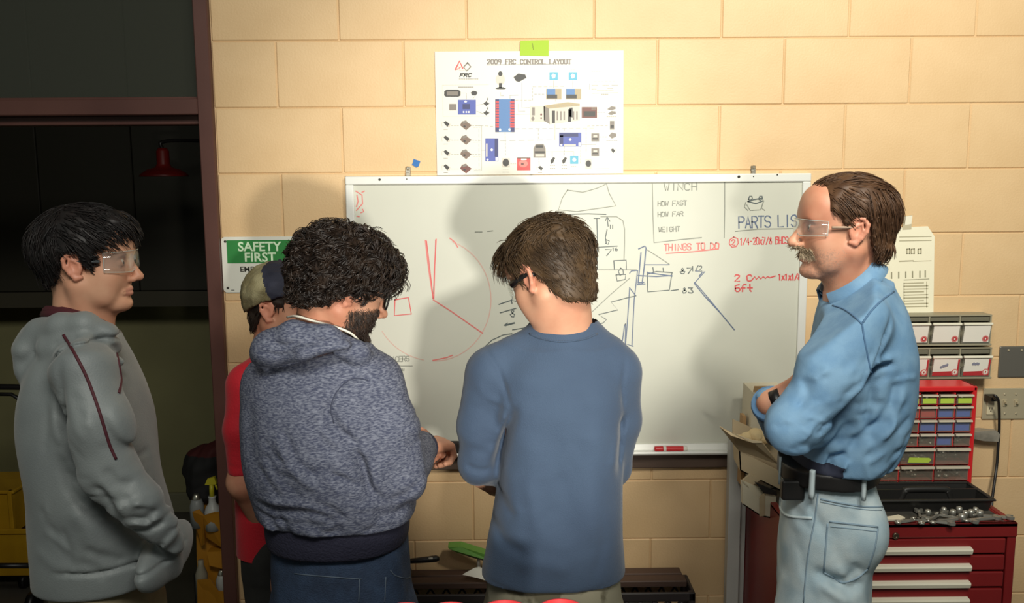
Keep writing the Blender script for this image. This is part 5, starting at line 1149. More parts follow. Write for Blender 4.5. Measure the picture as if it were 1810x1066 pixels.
def comb(F, flow, L, seg=6, lift=.1, noise=.15, c=(-.015, 0, .03), wave=0., drop=0., clump=1, turn=2.2):
    memo = {}
    c = np.array(c, float)
    def path(i, rt):
        p, n = np.array(rt[0], float), np.array(rt[1], float); out = [F(p-n*.003)]; ln = (L(p) if callable(L) else L)*rng.uniform(.75, 1.2); jit = rng.normal(0, noise, 3); ph = rng.uniform(0, 6.3); rn = n/np.linalg.norm(n); low = p[2] < .005
        if clump > 1:
            if i % clump == 0: memo['k'] = (p, n, ln, jit, ph)
            p, n, ln, jit, ph = memo['k']; p = p+rng.normal(0, .0022, 3); jit = jit+rng.normal(0, .06, 3); ph = ph+rng.normal(0, .12); out = [F(p-n*.003)]
        for k in range(seg):
            n = (p-c)/np.array((.0096, .0056, .0064)); n /= np.linalg.norm(n); n = rn if low else n; f = np.array(flow(p), float)+jit; t = f-(f@n)*n; t /= np.linalg.norm(t)+1e-6
            lf = lift(p) if callable(lift) else lift
            p = p+ln/seg*(t+lf*n*(1-k/seg)+np.array((0, 0, -drop*k/seg)))
            q = p+(wave*min(1, k/3)*(np.sin(ph+turn*k)*np.cross(t, n)+np.cos(ph+turn*k)*n) if wave else 0)
            out.append(F(q))
        return out
    return path
def hair_cap(F, name, m, parent, grow, line, top=.0, step=.0045, c=(-.018, 0, .042), r=(.094, .078, .076), extra=None, side=None, gn=None):
    """scalp of hair: an ellipsoid grown outwards and cut along the hair line z > line(x)"""
    r = np.array(r)+grow; lim = np.abs(r).max()*F.k+.03; o = F(*c)
    S = Solid(*[axis((o[i]-lim, o[i]+lim, step)) for i in range(3)])
    def fn(X, Y, Z):
        P = np.stack(np.broadcast_arrays(X-F.o[0], Y-F.o[1], Z-F.o[2]), -1)@F.R/F.k; x, y, z = P[..., 0], P[..., 1], P[..., 2]
        a, b, d = (x-c[0])/r[0], (y-c[1])/r[1], (z-c[2])/r[2]; k0 = np.sqrt(a*a+b*b+d*d); k1 = np.sqrt((a/r[0])**2+(b/r[1])**2+(d/r[2])**2)+1e-6; e = k0*(k0-1)/k1
        g2 = (gn if gn is not None else grow*.6)
        e2 = (np.sqrt(((x+.046)/(.056+g2))**2+(y/(.062+g2))**2+((z+.018)/(.090+g2))**2)-1)*(.058+g2); hh = np.maximum(.03-np.abs(e-e2), 0)/.03; e = np.minimum(e, e2)-hh*hh*.03*.25
        if extra is not None: e = extra(e, x, y, z)
        zl = np.interp(x, [q[0] for q in line], [q[1] for q in line])
        if side is not None: zl = zl+side(x, y)
        return np.maximum(e, (zl-z)*.75)*F.k
    S.put(fn, o-lim, o+lim, .004)
    S.wobble(.0022, 190., 3)
    me = S.mesh(name, 1); return link(name, me, m, parent), me
def trousers(parent, m, hip, hw, hd, top, feet, name='jeans', cut=None, knee_f=(0, 0), r=(.092, .066, .058), step=.009, ax=0, folds=None, yaw=0.):
    """two legs from the waist (top z) to the shoes; feet = [(x, y)], hip = centre (x, y)"""
    zc = .80; xs = [p[0] for p in feet]+[hip[0]-hw, hip[0]+hw]; ys = [p[1] for p in feet]+[hip[1]-hd, hip[1]+hd]
    S = Solid(axis((min(xs)-.14, max(xs)+.14, step)), axis((min(ys)-.16, max(ys)+.16, step)), axis((.02, top+.04, step)))
    S.loft([(zc-.06, hip[0], hw*.92, hip[1], hd*.95), (zc+.06, hip[0], hw, hip[1], hd*1.05), (.95, hip[0], hw*.98, hip[1], hd), (top, hip[0], hw*.93, hip[1], hd*.92)], .01, 2.3, 5, yaw)
    for i, f in enumerate(feet):
        s = -1 if i == 0 else 1; a = np.array((hip[0]+s*hw*.47*(ax == 0), hip[1]+s*hd*.47*(ax == 1), zc-.02)); a[0] += -s*hd*.47*math.sin(yaw)*(ax == 1); kn = np.array(((a[0]*.45+f[0]*.55)+knee_f[0], (a[1]*.5+f[1]*.5)+knee_f[1], .47)); b = np.array((f[0], f[1], .06))
        S.chain([a, kn, b], r, .03)
    S.wobble(.004, 38., 5)
    if folds: folds(S)
    S.plane((0, 0, .035), (0, 0, -1)); S.plane((0, 0, top), (0, 0, 1))
    return link(name, S.mesh(name, 1), m, parent)
def person(label, loc):
    return empty('person', label, 'person', (loc[0], loc[1], 0))

from mathutils.bvhtree import BVHTree
def onto(me, pts, lift=.001, n=5):
    """points on the near surface of a mesh where the line through the pixels falls"""
    t = BVHTree.FromPolygons([v.co for v in me.vertices], [p.vertices for p in me.polygons]); out = []
    for u, v in smoothline(pts, n) if len(pts) > 2 else np.linspace(pts[0], pts[1], 8):
        d = Vector([float(q) for q in ray(u, v)]).normalized(); h = t.ray_cast(Vector((0, -DIST, EYE)), d)
        if h[0] is not None: out.append(np.array(h[0])-np.array(d)*lift)
    return out

# ================================================================== THE YOUNG MAN IN THE BLUE SWEATER
YD = -.92
W = lambda u, v, dy=0.: at(u, v, YD+dy)
s = px(YD, 1, 600)
pd_ = person('person in a plain blue long sleeved sweater standing with his back turned and head bowed', W(975, 1040))
F = Frame(W(972, 490), math.radians(135), math.radians(25), 0., .99)
neck = W(1000, 612, .01)
zh0, zh1 = F.o[2]-.20, F.o[2]+.15; hz = W(858, 860, .3)[2]
x0, x1 = W(800, 700)[0], W(1140, 700)[0]
S = Solid(fine_axis(x0, x1, F.o[0], .125, .0021, .0042), fine_axis(YD-.16, YD+.46, F.o[1], .125, .0021, .0044), axis((.05, hz-.09, .014), (hz-.09, hz+.10, .0038), (hz+.10, zh0, .012), (zh0, zh1, .0021)))
head(S, F, neck_to=neck, jaw=.95, neck_r=(.055, .064))
zt = neck[2]; cx = W(985, 800)[0]
S.loft([(.86, cx, .11, YD, .08), (1.1, cx, .115, YD, .08), (zt-.12, cx, .12, YD, .075), (zt, neck[0], .06, neck[1], .05)], .03)
wl, wr = W(905, 838, .215), W(925, 862, .19)
S.chain([W(862, 665), W(846, 815, .0), wl], [.028, .024, .022], .02); S.chain([W(1092, 665), W(1092, 825, .03), wr], [.032, .026, .024], .02)
hand(S, wl, (.9, .4, -.05), (.0, .4, .9), .95, (.4, .5, .5, .6), .4, -1, back=0); hand(S, wr, (-.97, .06, -.10), (.0, -.45, -.9), .95, (.4, .45, .5, .5), .3, 1, back=0)
for q in (-.075, .075): S.chain([(cx+q, YD, .88), (cx+q*1.1, YD, .47), (cx+q*1.2, YD, .06)], [.06, .042, .035], .03)
me = S.mesh('body', 1); body_slots(me, F); link('body', me, [M_skin, M_ear, M_lip], pd_)
# sweater
M_blue = mat('blue_knit', rgb(62, 80, 104), .85, rgb(56, 73, 97), 6., bump=.22, bscale=420., sheen=.15)
M_blue_t = mat('blue_rib', rgb(60, 78, 102), .85, bump=.3, bscale=300., sheen=.1)
hemz = W(985, 1051, -.125)[2]
S = Solid(axis((W(796, 800)[0], W(1144, 800)[0], .0046)), axis((YD-.20, YD+.36, .0055)), axis((hemz-.01, neck[2]+.06, .0046)))
R = lambda v, a, b, ry, cy=0.: (W(900, v)[2], (W(a, v)[0]+W(b, v)[0])/2, (W(b, v)[0]-W(a, v)[0])/2, YD+cy, ry)
S.loft([R(618, 925, 1070, .075, .01), R(645, 880, 1098, .098), R(690, 872, 1106, .116), R(760, 884, 1104, .122), R(860, 878, 1100, .125), R(950, 862, 1099, .128), R(1010, 850, 1101, .128), R(1066, 848, 1102, .128)], .02, 2.5)
S.cone(W(958, 603, .01), W(870, 655), 33*s, 40*s, .035); S.cone(W(1044, 603, .01), W(1090, 650), 33*s, 40*s, .035)
S.cone(W(996, 562, .012), W(1000, 625, .005), .066, .084, .03)
S.chain([W(868, 660), W(851, 755), W(846, 818, .0)], [44*s, 41*s, 38*s], .022); S.chain([W(846, 818, 0), wl], [38*s, .036], .02)
S.chain([W(1088, 660), W(1093, 745, .02), W(1086, 828, .04)], [43*s, 38*s, 30*s], .022); S.chain([W(1086, 828, .04), wr], [30*s, .034], .02)
S.wobble(.0035, 26., 11)
fl = lambda L, w_, a: S.fold([W(*q, -.1) for q in L], w_, a, YD)
fl([(912, 718), (897, 765), (882, 815), (872, 858)], .011, .016); fl([(897, 728), (880, 780), (866, 830)], .016, -.006)
fl([(852, 622), (880, 660), (896, 700), (903, 728)], .005, .0045); fl([(1112, 640), (1104, 690), (1108, 735)], .005, .004)
fl([(1108, 742), (1101, 790), (1098, 850)], .009, .012); fl([(1104, 770), (1090, 800), (1085, 830)], .012, -.004)
fl([(940, 760), (925, 840), (915, 930)], .03, -.007); fl([(990, 740), (985, 850), (990, 960)], .035, .006); fl([(1050, 730), (1045, 830), (1060, 960)], .03, -.006)
fl([(880, 880), (900, 905), (912, 915)], .012, .006); fl([(868, 930), (890, 960), (930, 975)], .014, .006); fl([(905, 990), (950, 985), (1010, 1000)], .02, -.005); fl([(890, 690), (950, 705), (1010, 700)], .025, .004)
fl([(820, 838), (845, 846), (868, 846)], .008, .006); fl([(852, 1030), (920, 1042), (1000, 1046), (1098, 1028)], .0035, .0028)
S.fold([W(948, 585, -.09), W(1000, 592, -.09), W(1050, 588, -.09)], .0035, .003, YD)
S.crumple(W, (880, 720, 1090, 1000), 18, 80, 120, .016, .0035, YD, 9); S.crumple(W, (815, 700, 880, 840), 8, 30, 50, .008, .003, YD, 10)
S.plane((0, 0, hemz), (0, 0, -1), .006)
S.plane(W(1000, 555, -.06), (-.06, .16, .975), .006)
dl = (wl-W(846, 818, 0)); S_me = S
me = S.mesh('sweater', 1); me_sw = me; link('sweater', me, M_blue, pd_)
m = MB()
for wv, dv in ((wl, wl-W(846, 818, 0)), (wr, wr-W(1086, 828, .04))):
    d = dv/np.linalg.norm(dv); m.tube([wv-d*.01, wv+d*.012, wv+d*.030], [.0375, .036, .034], 16)
m.build('cuff', M_blue_t, pd_)
m = MB()
for L in ([(936, 590), (955, 598), (990, 604), (1030, 600), (1056, 590)],):
    P = onto(me_sw, L, .0003); m.tube(P, .0022, 6)
m.build('neckband', M_blue_t, pd_)
M_camo = mat('khaki_camo', rgb(150, 144, 122), .8, rgb(104, 98, 78), 14., contrast=(.47, .53))
hipx = W(978, 1045)[0]; trousers(pd_, M_camo, (hipx, YD), .155, .118, hemz+.06, [(hipx-.09, YD+.0), (hipx+.09, YD+.02)], 'trousers', r=(.10, .075, .068))
for q in (-.09, .09): shoe('shoe', M_black_sh, pd_, (hipx+q, YD-.02), math.radians(90+(12 if q < 0 else -12)))
# hair, eyes, glasses
M_hb = mat('brown_hair', rgb(82, 63, 43), .5, rgb(56, 42, 28), 30., spec=.3)
ln = [(-.14, -.095), (-.085, -.088), (-.058, -.072), (-.034, -.012), (-.030, .024), (.004, .034), (.012, .006), (.026, .0), (.034, .035), (.052, .060), (.085, .078), (.12, .085)]
def tuft(e, x, y, z): return np.minimum(e, np.sqrt(((x-.055)/1.5)**2+((y-.005)/1.7)**2+(z-.096)**2)-.024)
cap, cm = hair_cap(F, 'hair', M_hb, pd_, .012, ln, gn=.003, extra=tuft)
def flow(p): return (.35 if p[2] > .06 else -.5, -.1*np.sign(p[1]), -.2 if p[2] > .06 else -1.)
rt = surface_roots(cm, 3200, F, lambda L: (L[:, 2] > -.105))
strands('hair_locks', M_hb, cap, rt, comb(F, flow, lambda p: .014 if p[2] < .0 else (.022 if p[2] < .05 else .044), 5, lambda p: .06 if p[2] < .06 else .20, .25), .0015)
rt = surface_roots(cm, 420, F, lambda L: (L[:, 0] > .045) & (L[:, 2] > .07))
strands('fringe', M_hb, cap, rt, comb(F, lambda p: (1, .25, -.05), .06, 6, .42, .22), .0015)
eyes(F, pd_); brows(F, pd_, M_hb)
glasses(F, pd_, M_black, low=.0, th=.0085)

# ================================================================== THE CURLY HAIRED MAN
YC = -.88
W = lambda u, v, dy=0.: at(u, v, YC+dy)
s = px(YC, 1, 600)
pc_ = person('person with big dark curly hair and beard in a heathered navy hoodie, head bowed', W(585, 1000))
F = Frame(W(608, 511), math.radians(23), math.radians(17), 0., 1.)
neck = W(575, 620, .0); zh0, zh1 = F.o[2]-.19, F.o[2]+.15
wr, wl = W(746, 791, .20), W(700, 782, .26); el = W(712, 846, -.05); hz = wr[2]
S = Solid(fine_axis(W(410, 700)[0], W(800, 700)[0]+.06, F.o[0], .125, .0022, .0038), fine_axis(YC-.18, YC+.48, F.o[1], .115, .0022, .0042), axis((.05, hz-.09, .014), (hz-.09, hz+.09, .0036), (hz+.09, zh0, .012), (zh0, zh1, .0022)))
head(S, F, neck_to=neck, jaw=1.06, neck_r=(.062, .075), chin=1.02)
cx = W(585, 800)[0]; zt = neck[2]
S.loft([(.86, cx, .13, YC, .11), (1.1, cx, .14, YC, .11), (zt-.14, cx, .13, YC, .10), (zt, neck[0], .06, YC, .055)], .03)
S.chain([W(645, 690), el, wr], [.038, .034, .026], .02); S.chain([W(520, 690, .1), W(620, 850, .26), wl], [.036, .032, .025], .02)
hand(S, wr, (.62, .76, -.10), (.25, .1, .95), 1.0, (.8, .9, 1., 1.), .7, 1); hand(S, wl, (.60, .0, .16), (-.2, .6, .75), .95, (.8, .9, .9, .9), .6, 1)
for q in (-.085, .085): S.chain([(cx+q, YC, .88), (cx+q*1.1, YC, .47), (cx+q*1.2, YC, .06)], [.062, .044, .036], .03)
def beard_slot(L, r, c):
    x, y, z = L.T; wt = np.clip((-.028-(.035-np.clip(x, -.02, .07))*.25-z)/.008, 0, 1)*np.clip((x+.002)/.012, 0, 1)*np.clip((z+.132)/.01, 0, 1); r[(rng.random(len(x)) < wt) & (r == 0) & ((x < .083) | (z < -.078))] = 3
M_stub = mat('bearded_skin', rgb(126, 92, 72), .6, rgb(92, 64, 48), 120.)
me = S.mesh('body', 1); body_slots(me, F, extra=beard_slot); bodyC = me; link('body', me, [M_skin2, M_ear, M_lip, M_stub], pc_)
M_hea = mat('heather_navy', rgb(62, 67, 88), .9, rgb(118, 122, 137), 120., (1, 1, 3.2), bump=.25, bscale=260., contrast=(.40, .66), detail=5.)
M_navy = mat('navy_rib', rgb(34, 34, 54), .85, bump=.35, bscale=200.)
hemz, bandz = W(600, 998, -.15)[2], W(600, 958, -.16)[2]
S = Solid(axis((W(415, 800)[0], W(775, 800)[0], .0044)), axis((YC-.23, YC+.40, .0055)), axis((hemz-.01, neck[2]+.10, .0044)))
R = lambda v, a, b, ry, cy=0.: (W(600, v)[2], (W(a, v)[0]+W(b, v)[0])/2, (W(b, v)[0]-W(a, v)[0])/2, YC+cy, ry)
S.loft([R(614, 520, 645, .080), R(645, 462, 690, .122), R(690, 434, 708, .150), R(740, 428, 716, .162), R(800, 436, 730, .170), R(860, 450, 736, .170), R(910, 462, 736, .165), R(950, 470, 730, .158), R(985, 474, 727, .150), R(1030, 476, 726, .148)], .02, 2.4)
S.cone(W(600, 618, -.02), W(650, 672, -.03), 34*s, 52*s, .04); S.cone(W(530, 605, .02), W(478, 670, .02), 36*s, 46*s, .04)
S.chain([W(652, 682, -.03), W(686, 765, -.05), W(706, 842, -.05)], [56*s, 54*s, 48*s], .022); S.chain([W(708, 846, -.05), wr], [47*s, .040], .02)
S.chain([W(500, 690, .08), W(620, 850, .24), wl], [.06, .055, .04], .025)
# hood lying on the back
S.chain([W(660, 652, -.04), W(632, 624, -.085), W(578, 598, -.12), W(520, 594, -.11), W(480, 612, -.08)], [.020, .026, .030, .033, .034], .012)
S.ell(W(488, 618, -.08), (.052, .06, .040), .02); S.cone(W(470, 628, -.07), W(540, 622, -.145), .030, .026, .015); S.cone(W(540, 622, -.145), W(610, 612, -.13), .024, .016, .012)
S.ell(W(590, 572, .01), (.074, .068, .052), .012, True)
S.wobble(.004, 24., 21)
fl = lambda L, w_, a: S.fold([W(*q, -.1) for q in L], w_, a, YC)
fl([(447, 648), (480, 655), (530, 640), (585, 618), (640, 612)], .006, .009); fl([(470, 600), (510, 606), (570, 596), (615, 600)], .006, .006); fl([(460, 615), (500, 622), (545, 612)], .005, .005)
fl([(655, 668), (620, 668), (595, 690), (584, 720), (590, 745)], .0055, .008)                    # armhole seam
fl([(585, 705), (600, 745), (630, 775), (650, 830), (662, 880)], .012, .014); fl([(575, 700), (582, 740), (600, 760)], .008, .007); fl([(560, 720), (575, 760), (612, 790)], .010, .006)
fl([(500, 755), (520, 800), (550, 830), (580, 848)], .012, -.009); fl([(510, 745), (535, 800), (575, 832)], .010, .008); fl([(590, 820), (620, 832), (650, 850)], .010, .007)
fl([(455, 880), (500, 888), (560, 885), (610, 900)], .010, .008); fl([(470, 872), (540, 872), (580, 880), (590, 905)], .010, -.007); fl([(560, 870), (600, 880), (630, 905)], .009, .007)
fl([(480, 900), (500, 925), (560, 945), (640, 950)], .010, .008); fl([(540, 918), (600, 935), (680, 940)], .010, -.006); fl([(500, 895), (520, 920), (525, 945)], .008, .007); fl([(470, 925), (500, 940), (530, 946)], .008, -.006)
fl([(690, 880), (720, 870), (745, 850)], .010, .006); fl([(640, 790), (655, 850), (690, 890)], .012, .010); fl([(690, 740), (720, 770), (735, 800)], .010, .005); fl([(660, 900), (700, 905), (735, 890)], .012, .010); fl([(440, 700), (450, 780), (470, 850)], .02, .006)
S.crumple(W, (470, 760, 650, 930), 26, 35, 60, .0065, .0042, YC, 3); S.crumple(W, (660, 700, 745, 870), 16, 20, 50, .006, .0035, YC, 4); S.crumple(W, (480, 900, 720, 945), 14, 8, 60, .006, .0045, YC, 5)
S.plane((0, 0, bandz), (-.03, 0, -1), .006)
me = S.mesh('hoodie', 1)
def slots(c):
    r = np.zeros(len(c), int); d = np.sqrt((c[:, 0]-W(575, 566)[0])**2+(c[:, 1]-YC-.01)**2); r[(d < .075) & (c[:, 2] > W(575, 606)[2])] = 1; return r
paint(me, slots); hoodC = me; link('hoodie', me, [M_hea, M_navy], pc_)
S = Solid(axis((W(455, 980)[0], W(745, 980)[0], .006)), axis((YC-.20, YC+.20, .006)), axis((hemz-.012, bandz+.03, .005)))
S.loft([(hemz-.03, W(601, 990)[0], 122*s, YC, .140), ((hemz+bandz)/2, W(600, 970)[0], 128*s, YC, .152), (bandz+.05, W(600, 970)[0], 129*s, YC, .156)], .01, 2.4); S.plane((0, 0, hemz), (0, 0, -1), .008); S.plane((0, 0, bandz+.012), (.03, 0, 1), .006)
link('waistband', S.mesh('waistband', 1), M_navy, pc_)
m = MB()
for w_, e in ((wr, el), (wl, W(620, 850, .26))): d = (w_-e)/np.linalg.norm(w_-e); m.tube([w_-d*.018, w_+d*.002, w_+d*.028], [.042, .041, .034], 18)
m.build('cuff', M_navy, pc_)
m = MB(); P = onto(hoodC, [(650, 672), (622, 670), (597, 690), (585, 720), (590, 748)], .0005); m.tube(P, .0014, 5); m.build('armhole_seam', mat('heather_dark', rgb(58, 62, 80), .9), pc_)
M_jean = mat('dark_denim', rgb(44, 62, 88), .85, rgb(34, 48, 70), 26., bump=.3, bscale=300.)
hipx = W(604, 1000)[0]; J = trousers(pc_, M_jean, (hipx, YC), .162, .135, hemz+.05, [(hipx-.10, YC-.02), (hipx+.10, YC+.04)], 'jeans', r=(.105, .08, .07))
m = MB()
for L in ([(690, 1008), (700, 1018), (722, 1022), (733, 1008)], [(520, 1014), (560, 1018), (640, 1024)], [(636, 1024), (634, 1066)], [(682, 1020), (680, 1066)]):
    P = onto(J.data, L, .0006)
    if len(P) > 2: m.tube(P, .0012, 5)
m.build('pocket_stitching', mat('faded_thread', rgb(86, 98, 112), .8), pc_)
for q in (-.10, .10): shoe('shoe', M_brown_sh, pc_, (hipx+q, YC-.03 if q < 0 else YC+.02), math.radians(70))
# earphone cord round the neck
m = MB(); A = [np.array(p) for p in (W(522, 558, -.07), W(560, 566, -.095))]; P = onto(bodyC, [(520, 559), (538, 563), (556, 568)], .002)
m.tube(smoothline([W(508, 561, -.02), W(524, 559, -.066), W(556, 568, -.088), W(590, 577, -.09), W(618, 588, -.082), W(634, 602, -.062), W(646, 617, -.035), W(650, 640, .01)], 5), .0028, 6); m.build('earphone_cord', mat('white_cord', rgb(226, 222, 208), .5), pc_)
M_curl = mat('dark_curly_hair', rgb(50, 38, 30), .4, rgb(28, 21, 18), 40., spec=.45)
def wild(e, x, y, z):
    e = np.minimum(e, np.sqrt(((x-.054)/1.1)**2+(y/1.35)**2+(z-.085)**2)-.036)
    return e+.004*np.sin(70*x+2)*np.sin(64*y+1)*np.sin(75*z)
ln = [(-.16, -.052), (-.095, -.046), (-.055, -.034), (-.030, -.012), (-.010, .006), (.010, .018), (.034, .034), (.060, .054), (.09, .058), (.14, .06)]
cap, cm = hair_cap(F, 'hair', M_curl, pc_, .022, ln, gn=.008, extra=wild)
rt = [q for q in surface_roots(cm, 1000, F, lambda L: L[:, 2] > -.055) for _ in range(5)]
def flow(p): return (.25*np.sign(p[0]+.02)+.2, .3*np.sign(p[1]), -.9)
strands('curls', M_curl, cap, rt, comb(F, flow, lambda p: .022 if p[0] < -.075 else .075 if p[2] > .075 else (.044 if p[2] > .02 else .020), 10, lambda p: .15 if p[0] > -.04 else .02, .5, wave=.010, clump=5, turn=.85), .0018)
rt = [q for q in surface_roots(cm, 60, F, lambda L: (L[:, 0] > .060) & (L[:, 2] < .10) & (L[:, 2] > .05)) for _ in range(5)]
strands('forehead_curls', M_curl, cap, rt, comb(F, lambda p: (.35, 0, -1.), .050, 10, .22, .40, wave=.008, clump=5, turn=1.2), .0016)
M_beard = mat('dark_beard', rgb(58, 42, 32), .5, rgb(40, 28, 22), 60.)
rt = surface_roots(bodyC, 2600, F, lambda L: (L[:, 2] < -.032-(.035-np.clip(L[:, 0], -.02, .07))*.25) & (L[:, 2] > -.125) & (L[:, 0] > .006) & ((L[:, 0] < .080) | (L[:, 2] < -.082)) & (np.abs(L[:, 1]) < .075))
strands('beard', M_beard, pc_, rt, comb(F, lambda p: (.45, 0, -.9), .014, 4, .5, .35, c=(0, 0, -.03)), .0011)
rt = surface_roots(bodyC, 260, F, lambda L: (L[:, 2] < -.050) & (L[:, 2] > -.060) & (L[:, 0] > .074) & (np.abs(L[:, 1]) < .026))
strands('moustache', M_beard, pc_, rt, comb(F, lambda p: (.2, np.sign(p[1]), -.7), .012, 4, .3, .3), .0011)
eyes(F, pc_, 0, rgb(60, 44, 32)); brows(F, pc_, M_curl, 1.2)
round_glasses(F, pc_, M_black, M_lens)

# ================================================================== THE BOY IN THE GREY HOODIE
YA = -.85
W = lambda u, v, dy=0.: at(u, v, YA+dy)
s = px(YA, 1, 600)
pa_ = person('person with black hair in a grey hoodie with maroon piping, in front of the doorway', W(180, 1000))
F = Frame(W(162, 466), math.radians(4), math.radians(-2), 0., .985)
neck = W(142, 618, 0); zh0, zh1 = F.o[2]-.20, F.o[2]+.15; wr = W(230, 925, -.05); wl = W(230, 925, .05); el = W(188, 832, -.20); hz = W(300, 985, -.1)[2]
S = Solid(fine_axis(W(30, 700)[0], W(400, 800)[0]+.03, F.o[0], .125, .0022, .0044), fine_axis(YA-.27, YA+.27, F.o[1], .105, .0022, .0044), axis((.05, hz-.10, .014), (hz-.10, hz+.10, .0045), (hz+.10, zh0, .012), (zh0, zh1, .0022)))
head(S, F, neck_to=neck, jaw=.93, neck_r=(.054, .062), chin=.98)
cx = W(165, 800)[0]; zt = neck[2]
S.loft([(.86, cx, .085, YA, .12), (1.1, cx, .085, YA, .13), (zt-.10, cx, .075, YA, .13), (zt, neck[0], .055, YA, .05)], .03)
S.chain([W(150, 660, -.15), el+np.array((-.004, .012, .01)), wr], [.032, .026, .02], .02); S.chain([W(150, 660, .15), W(184, 828, .19), wl], [.032, .026, .02], .02)
hand(S, wr, (.10, .95, -.20), (.9, -.1, .2), .80, (.4, .5, .5, .6), .3, -1, back=0); hand(S, wl, (.10, -.95, -.30), (.9, .1, .2), .80, (.4, .5, .5, .6), .3, 1, back=0)
for q in (-.085, .085): S.chain([(cx, YA+q, .88), (cx, YA+q*1.1, .47), (cx-.02, YA+q*1.2, .06)], [.06, .042, .035], .03)
me = S.mesh('body', 1); body_slots(me, F); link('body', me, [M_skin, M_ear, M_lip], pa_)
M_gh = mat('grey_fleece', rgb(124, 130, 130), .55, rgb(114, 120, 121), 8., bump=.12, bscale=300., sheen=.2); M_mar = mat('maroon_piping', rgb(74, 24, 34), .7)
hemz, bandz = W(185, 1062, -.16)[2], W(185, 1024, -.17)[2]
S = Solid(axis((W(28, 800)[0], W(405, 900)[0], .0044)), axis((YA-.345, YA+.345, .0055)), axis((hemz-.012, neck[2]+.12, .0044)))
R = lambda v, a, b, ry, cy=0.: (W(165, v)[2], (W(a, v)[0]+W(b, v)[0])/2, (W(b, v)[0]-W(a, v)[0])/2, YA+cy, ry)
S.loft([R(595, 95, 200, .09), R(640, 72, 218, .150), R(690, 60, 238, .180), R(740, 60, 252, .188), R(800, 66, 262, .186), R(860, 72, 272, .182), R(920, 76, 286, .180), R(975, 80, 298, .178), R(1024, 82, 296, .172), R(1075, 92, 290, .160)], .02, 2.4)
S.cone(W(150, 610, -.05), W(148, 655, -.165), .050, 50*s, .035); S.cone(W(150, 610, .05), W(148, 655, .165), .050, 50*s, .035)
S.chain([W(150, 660, -.17), W(172, 750, -.20), el], [52*s, 50*s, 46*s], .018); S.chain([el, W(240, 890, -.19), W(284, 932, -.155)], [46*s, 40*s, 31*s], .018)
S.chain([W(150, 660, .17), W(172, 750, .20), W(188, 832, .2)], [52*s, 50*s, 46*s], .02); S.chain([W(188, 832, .2), W(284, 932, .155)], [46*s, 31*s], .02)
S.ell(W(292, 980, -.05), (.036, .15, .062), .02); S.cone(W(300, 955, -.12), W(296, 1005, -.05), .030, .030, .02)   # hands in the front pocket
# hood
S.chain([W(200, 612, -.055), W(190, 592, -.085), W(150, 576, -.10), W(110, 578, -.09), W(75, 592, -.06), W(66, 600, 0), W(75, 592, .06), W(120, 578, .095), W(190, 592, .085)], [.020, .024, .027, .03, .033, .035, .033, .028, .02], .012)
S.ell(W(78, 606, 0), (.045, .105, .038), .02); S.ell(W(72, 640, 0), (.032, .10, .045), .03); S.cone(W(90, 615, -.1), W(150, 606, -.125), .026, .020, .012); S.cone(W(150, 606, -.125), W(212, 640, -.07), .018, .012, .012)
S.ell(W(150, 556, 0), (.062, .066, .052), .01, True)
S.wobble(.004, 22., 31)
fl = lambda L, w_, a: S.fold([W(*q, -.2) for q in L], w_, a, YA)
fl([(70, 655), (85, 640), (110, 618), (150, 612), (185, 618), (212, 640)], .006, .010); fl([(62, 625), (85, 612), (120, 606)], .006, .006)
fl([(118, 640), (124, 700), (126, 760), (130, 820), (165, 880), (215, 928), (250, 950)], .010, .016); fl([(95, 660), (105, 720), (112, 790)], .012, .006); fl([(80, 700), (92, 760), (110, 820)], .012, -.005)
fl([(180, 845), (200, 850), (215, 880), (228, 925)], .012, .013); fl([(195, 835), (215, 860), (232, 905)], .010, -.008); fl([(205, 812), (222, 840), (248, 850)], .010, .006); fl([(192, 720), (215, 770), (255, 830)], .010, .008); fl([(208, 690), (232, 760), (262, 815)], .012, -.005)
fl([(240, 900), (262, 910), (280, 895)], .009, .009); fl([(232, 930), (262, 935), (290, 925)], .007, .009); fl([(225, 880), (245, 885), (268, 872)], .009, -.007); fl([(250, 912), (270, 922), (287, 912)], .006, -.006)
fl([(245, 955), (268, 975), (285, 1015)], .006, .010); fl([(290, 955), (280, 985), (300, 1005)], .008, -.006); fl([(300, 940), (285, 960), (275, 975)], .008, .008); fl([(140, 975), (175, 1000), (200, 1018)], .012, .006); fl([(200, 940), (230, 985), (280, 1015)], .016, .006); fl([(120, 900), (150, 940), (165, 1000)], .02, -.005)
fl([(84, 1022), (150, 1026), (220, 1024), (296, 1016)], .0045, .008)
S.crumple(W, (90, 690, 190, 1000), 16, 70, 90, .009, .0035, YA, 6); S.crumple(W, (190, 830, 285, 930), 16, 25, 45, .0055, .0050, YA, 7); S.crumple(W, (140, 680, 240, 810), 10, 60, 70, .008, .0030, YA, 8)
S.plane((0, 0, hemz), (0, 0, -1), .010)
me = S.mesh('hoodie', 1); hoodA = me; link('hoodie', me, M_gh, pa_)
m = MB()
for L in ([(112, 592), (130, 622), (150, 660), (166, 700), (180, 742), (193, 785), (205, 812)], [(206, 625), (212, 655), (214, 675), (210, 695)]):
    P = onto(hoodA, L, .0005); m.tube(P, .0034, 6)
m.build('piping', M_mar, pa_)
m = MB(); m.tube(smoothline([W(188, 578, -.03), W(160, 566, -.062), W(120, 553, -.058), W(92, 550, -.03), W(84, 550, 0), W(92, 550, .03), W(120, 553, .058), W(165, 568, .062), W(188, 580, .03)], 4), .0125, 8); m.tube(smoothline([W(150, 562, -.066), W(118, 556, -.066), W(92, 556, -.045), W(80, 556, 0)], 4), .012, 8); m.build('shirt_collar', M_mar, pa_)
